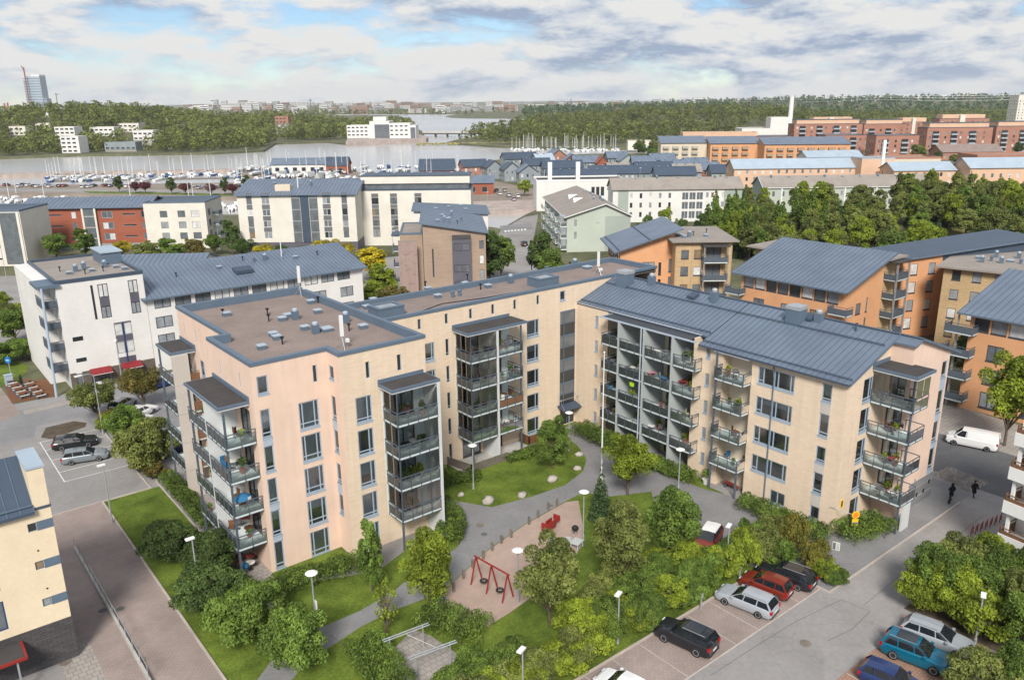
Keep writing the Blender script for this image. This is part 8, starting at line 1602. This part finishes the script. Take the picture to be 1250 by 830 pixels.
g = D(590, 176, 800); o = link('reed_bed', leaf_mesh('reed_bed', [leaf_arrays(91, mb_cl, 5000, .7, -.2)], 'leaf_reed'), None, (G(585, 176, -1)[0], G(585, 176, -1)[1], -1.4), R(-38)); tag(o, 'pale reed bed at the tip of the wooded point', 'reeds', kind='stuff')
# distant city
r_ = random.Random(77); city = []
for i in range(300):
    zone = r_.random()
    if zone < .52: px = r_.uniform(215, 480); dp = r_.uniform(3000, 5200); h = r_.choice([8, 11, 14, 19, 28]) * r_.uniform(.7, 1.2); w = r_.uniform(16, 60)
    elif zone < .8: px = r_.uniform(480, 780); dp = r_.uniform(2700, 5000); h = r_.choice([10, 14, 18, 22]) * r_.uniform(.7, 1.2); w = r_.uniform(18, 80)
    else: px = r_.uniform(780, 1250); dp = r_.uniform(3600, 6500); h = r_.choice([12, 16, 22]) * r_.uniform(.8, 1.2) + 14; w = r_.uniform(20, 90)
    city.append((px, dp, h, w))
cm_ = {m: MB().box(0, 1, 0, 1, 0, 1).mesh('wall', m) for m in ('far_city', 'far_brick', 'render_white')}; rm_ = MB().box(-.01, 1.01, -.01, 1.01, 1.0, 1.03).mesh('roof', 'roof_grey'); wm_ = MB()
for k in range(4): wm_.box(.04, .96, -.012, -.002, .12 + k * .22, .22 + k * .22)
wm_ = wm_.mesh('window_band', 'glass_dark')
for (px, dp, h, w) in city:
    g = D(px, 128, dp); m = r_.choice(['far_city', 'far_city', 'far_brick', 'render_white']); t = thing('city_building', {'far_city': 'grey', 'far_brick': 'brownish', 'render_white': 'white'}[m] + ' block of the distant city on the horizon', 'building', (g[0], g[1], ground_z(g[0], g[1]) + .5), R(-40 + r_.uniform(-15, 15)), 'distant city ' + m); t.scale = (w, r_.uniform(15, 30), h); link('wall', cm_[m], t); link('roof', rm_, t); link('window_band', wm_, t)
# unfinished glass tower with crane, far chimneys, cranes, masts
def far_thing(name, label, cat, px, dp): g = D(px, 126, dp); return thing(name, label, cat, (g[0], g[1], 0), R(-39))
t = far_thing('glass_tower', 'tall blue glass tower under construction on the horizon', 'tower', 48, 2600)
mk('glass_body', MB().box(-30, 14, 0, 35, 0, 128), 'metal_pale', t); mk('glass_wing', MB().box(-40, -30.1, 2, 33, 0, 112), 'metal_pale', t); mk('dark_core', MB().box(-8, 14.2, -.5, 20, 10, 127), 'trim_pale', t); mk('low_wing', MB().box(14.3, 24, 2, 30, 0, 60), 'trim_pale', t); mk('roof_frame', MB().box(-12, 14, 0, 34, 128, 133), 'white_paint', t)
for k in range(15): mk('floor_band', MB().box(-40.2, 24.2 if k < 7 else 14.3, -.8, -.55, 8 + k * 8, 10 + k * 8), 'trim_blue', t)
t2 = far_thing('tower_crane', 'red construction crane above the glass tower', 'crane', 36, 2590); mk('mast', MB().box(-1.5, 1.5, -1.5, 1.5, 0, 155), 'brick_red', t2); mk('jib', MB().bar((0, 0, 142), (-6, 0, 160), 2, 2), 'brick_red', t2)
for i, (px, h, j) in enumerate(((70, 72, 8), (131, 36, 20), (112, 30, 12), (146, 32, 14), (160, 34, 16), (123, 28, 10), (28, 40, 4))):
    t2 = far_thing('tower_crane', 'thin construction crane on the horizon beyond the wooded hill', 'crane', px, 3300); t2['group'] = 'horizon cranes'; mk('mast', MB().box(-1.2, 1.2, -1.2, 1.2, 0, h + 14), 'cloth_grey', t2); mk('jib', MB().box(-j * .5, j * 1.6, -1, 1, h + 9, h + 11.5), 'cloth_grey', t2)
for i, (px, h) in enumerate(((5, 48), (9, 50))): t2 = far_thing('far_chimney', 'pair of dark chimney stacks at the left horizon', 'chimney', px, 2900); t2['group'] = 'horizon chimneys'; mk('stack', MB().tube((0, 0, 0), (0, 0, h), 4, 10, 3), 'brick_red', t2); mk('stack_top', MB().tube((0, 0, h + .01), (0, 0, h + 3), 3.2, 10), 'white_paint', t2)
for i, (px, dp, h, lb) in enumerate(((259, 3600, 62, 'slim white mast above the distant city'), (379, 3000, 56, 'dark radio tower on the city horizon'), (697, 1900, 42, 'steel lattice pylon on the wooded point'))):
    t2 = far_thing('radio_mast', lb, 'mast', px, dp); mb = MB(); mb.tube((0, 0, 0), (0, 0, h), 2.2, 6, .7); mk('mast', mb, 'steel_dark' if i else 'white_paint', t2); mk('platform', MB().box(-4, 4, -4, 4, h * .8, h * .86) if i < 2 else MB().box(-9, 9, -.4, .4, h * .8, h * .83), 'steel_dark', t2)
for i, (pa, pb, dp, h, m, lb) in enumerate(((428, 448, 2650, 26, 'far_brick', 'brown brick hall on the far bay shore'), (748, 756, 2600, 30, 'render_orange', 'orange square tower house above the east wood'), (270, 292, 3200, 36, 'render_white', 'cluster of tall white flats on the city skyline'), (294, 306, 3100, 32, 'far_city', 'grey high flats on the city skyline'), (322, 331, 3100, 30, 'far_brick', 'dark tall flats on the city skyline'))):
    a, b = D(pa, 126, dp), D(pb, 126, dp); t2 = thing('skyline_block', lb, 'building', (a[0], a[1], .5), math.atan2(b[1] - a[1], b[0] - a[0])); L = float(np.linalg.norm((b - a)[:2])); mk('wall', MB().box(0, L, 0, 25, 0, h), m, t2); mk('roof', MB().box(-.3, L + .3, -.3, 25.3, h, h + 1), 'roof_grey', t2)
    for k in range(int(h // 6)): mk('window_band', MB().box(1, L - 1, -.3, -.05, 3 + k * 6, 5 + k * 6), 'glass_dark', t2)
# power line over the east wood
mb = MB()
for dz in (0, 5, 9):
    a, b = D(697, 126, 1900), D(1300, 128, 1500)
    n = 14
    for i in range(n):
        p = a + (b - a) * i / n; q = a + (b - a) * (i + 1) / n; s0 = 12 * (1 - (2 * ((i * 3 / n) % 1) - 1) ** 2); s1 = 12 * (1 - (2 * (((i + 1) * 3 / n) % 1) - 1) ** 2); mb.tube((p[0], p[1], 34 + dz - s0 * .4), (q[0], q[1], 34 + dz - s1 * .4), .14, 3)
tag(mk('power_line', mb, 'steel'), 'thin power lines strung over the east wood', 'power line')
# ------------------------------------------------------------------ haze over the far distance
mb = MB(); q = 9000; c0 = CAM + np.array((FW[0], FW[1], 0)) * 4200
a_ = math.atan2(FW[1], FW[0]); mb.box(-4700, 4700, -5200, 5200, -6, 175); hz = mk('haze', mb, 'land', None, (c0[0], c0[1], 0), a_); tag(hz, kind='stuff')
m = bpy.data.materials.new('haze_air'); m.use_nodes = True; N = m.node_tree.nodes; N.remove(N['Principled BSDF']); v = N.new('ShaderNodeVolumePrincipled'); v.inputs['Color'].default_value = (.93, .965, 1.0, 1); v.inputs['Density'].default_value = 0.00006; v.inputs['Anisotropy'].default_value = 0; m.node_tree.links.new(v.outputs[0], N['Material Output'].inputs['Volume']); hz.data.materials.clear(); hz.data.materials.append(m)
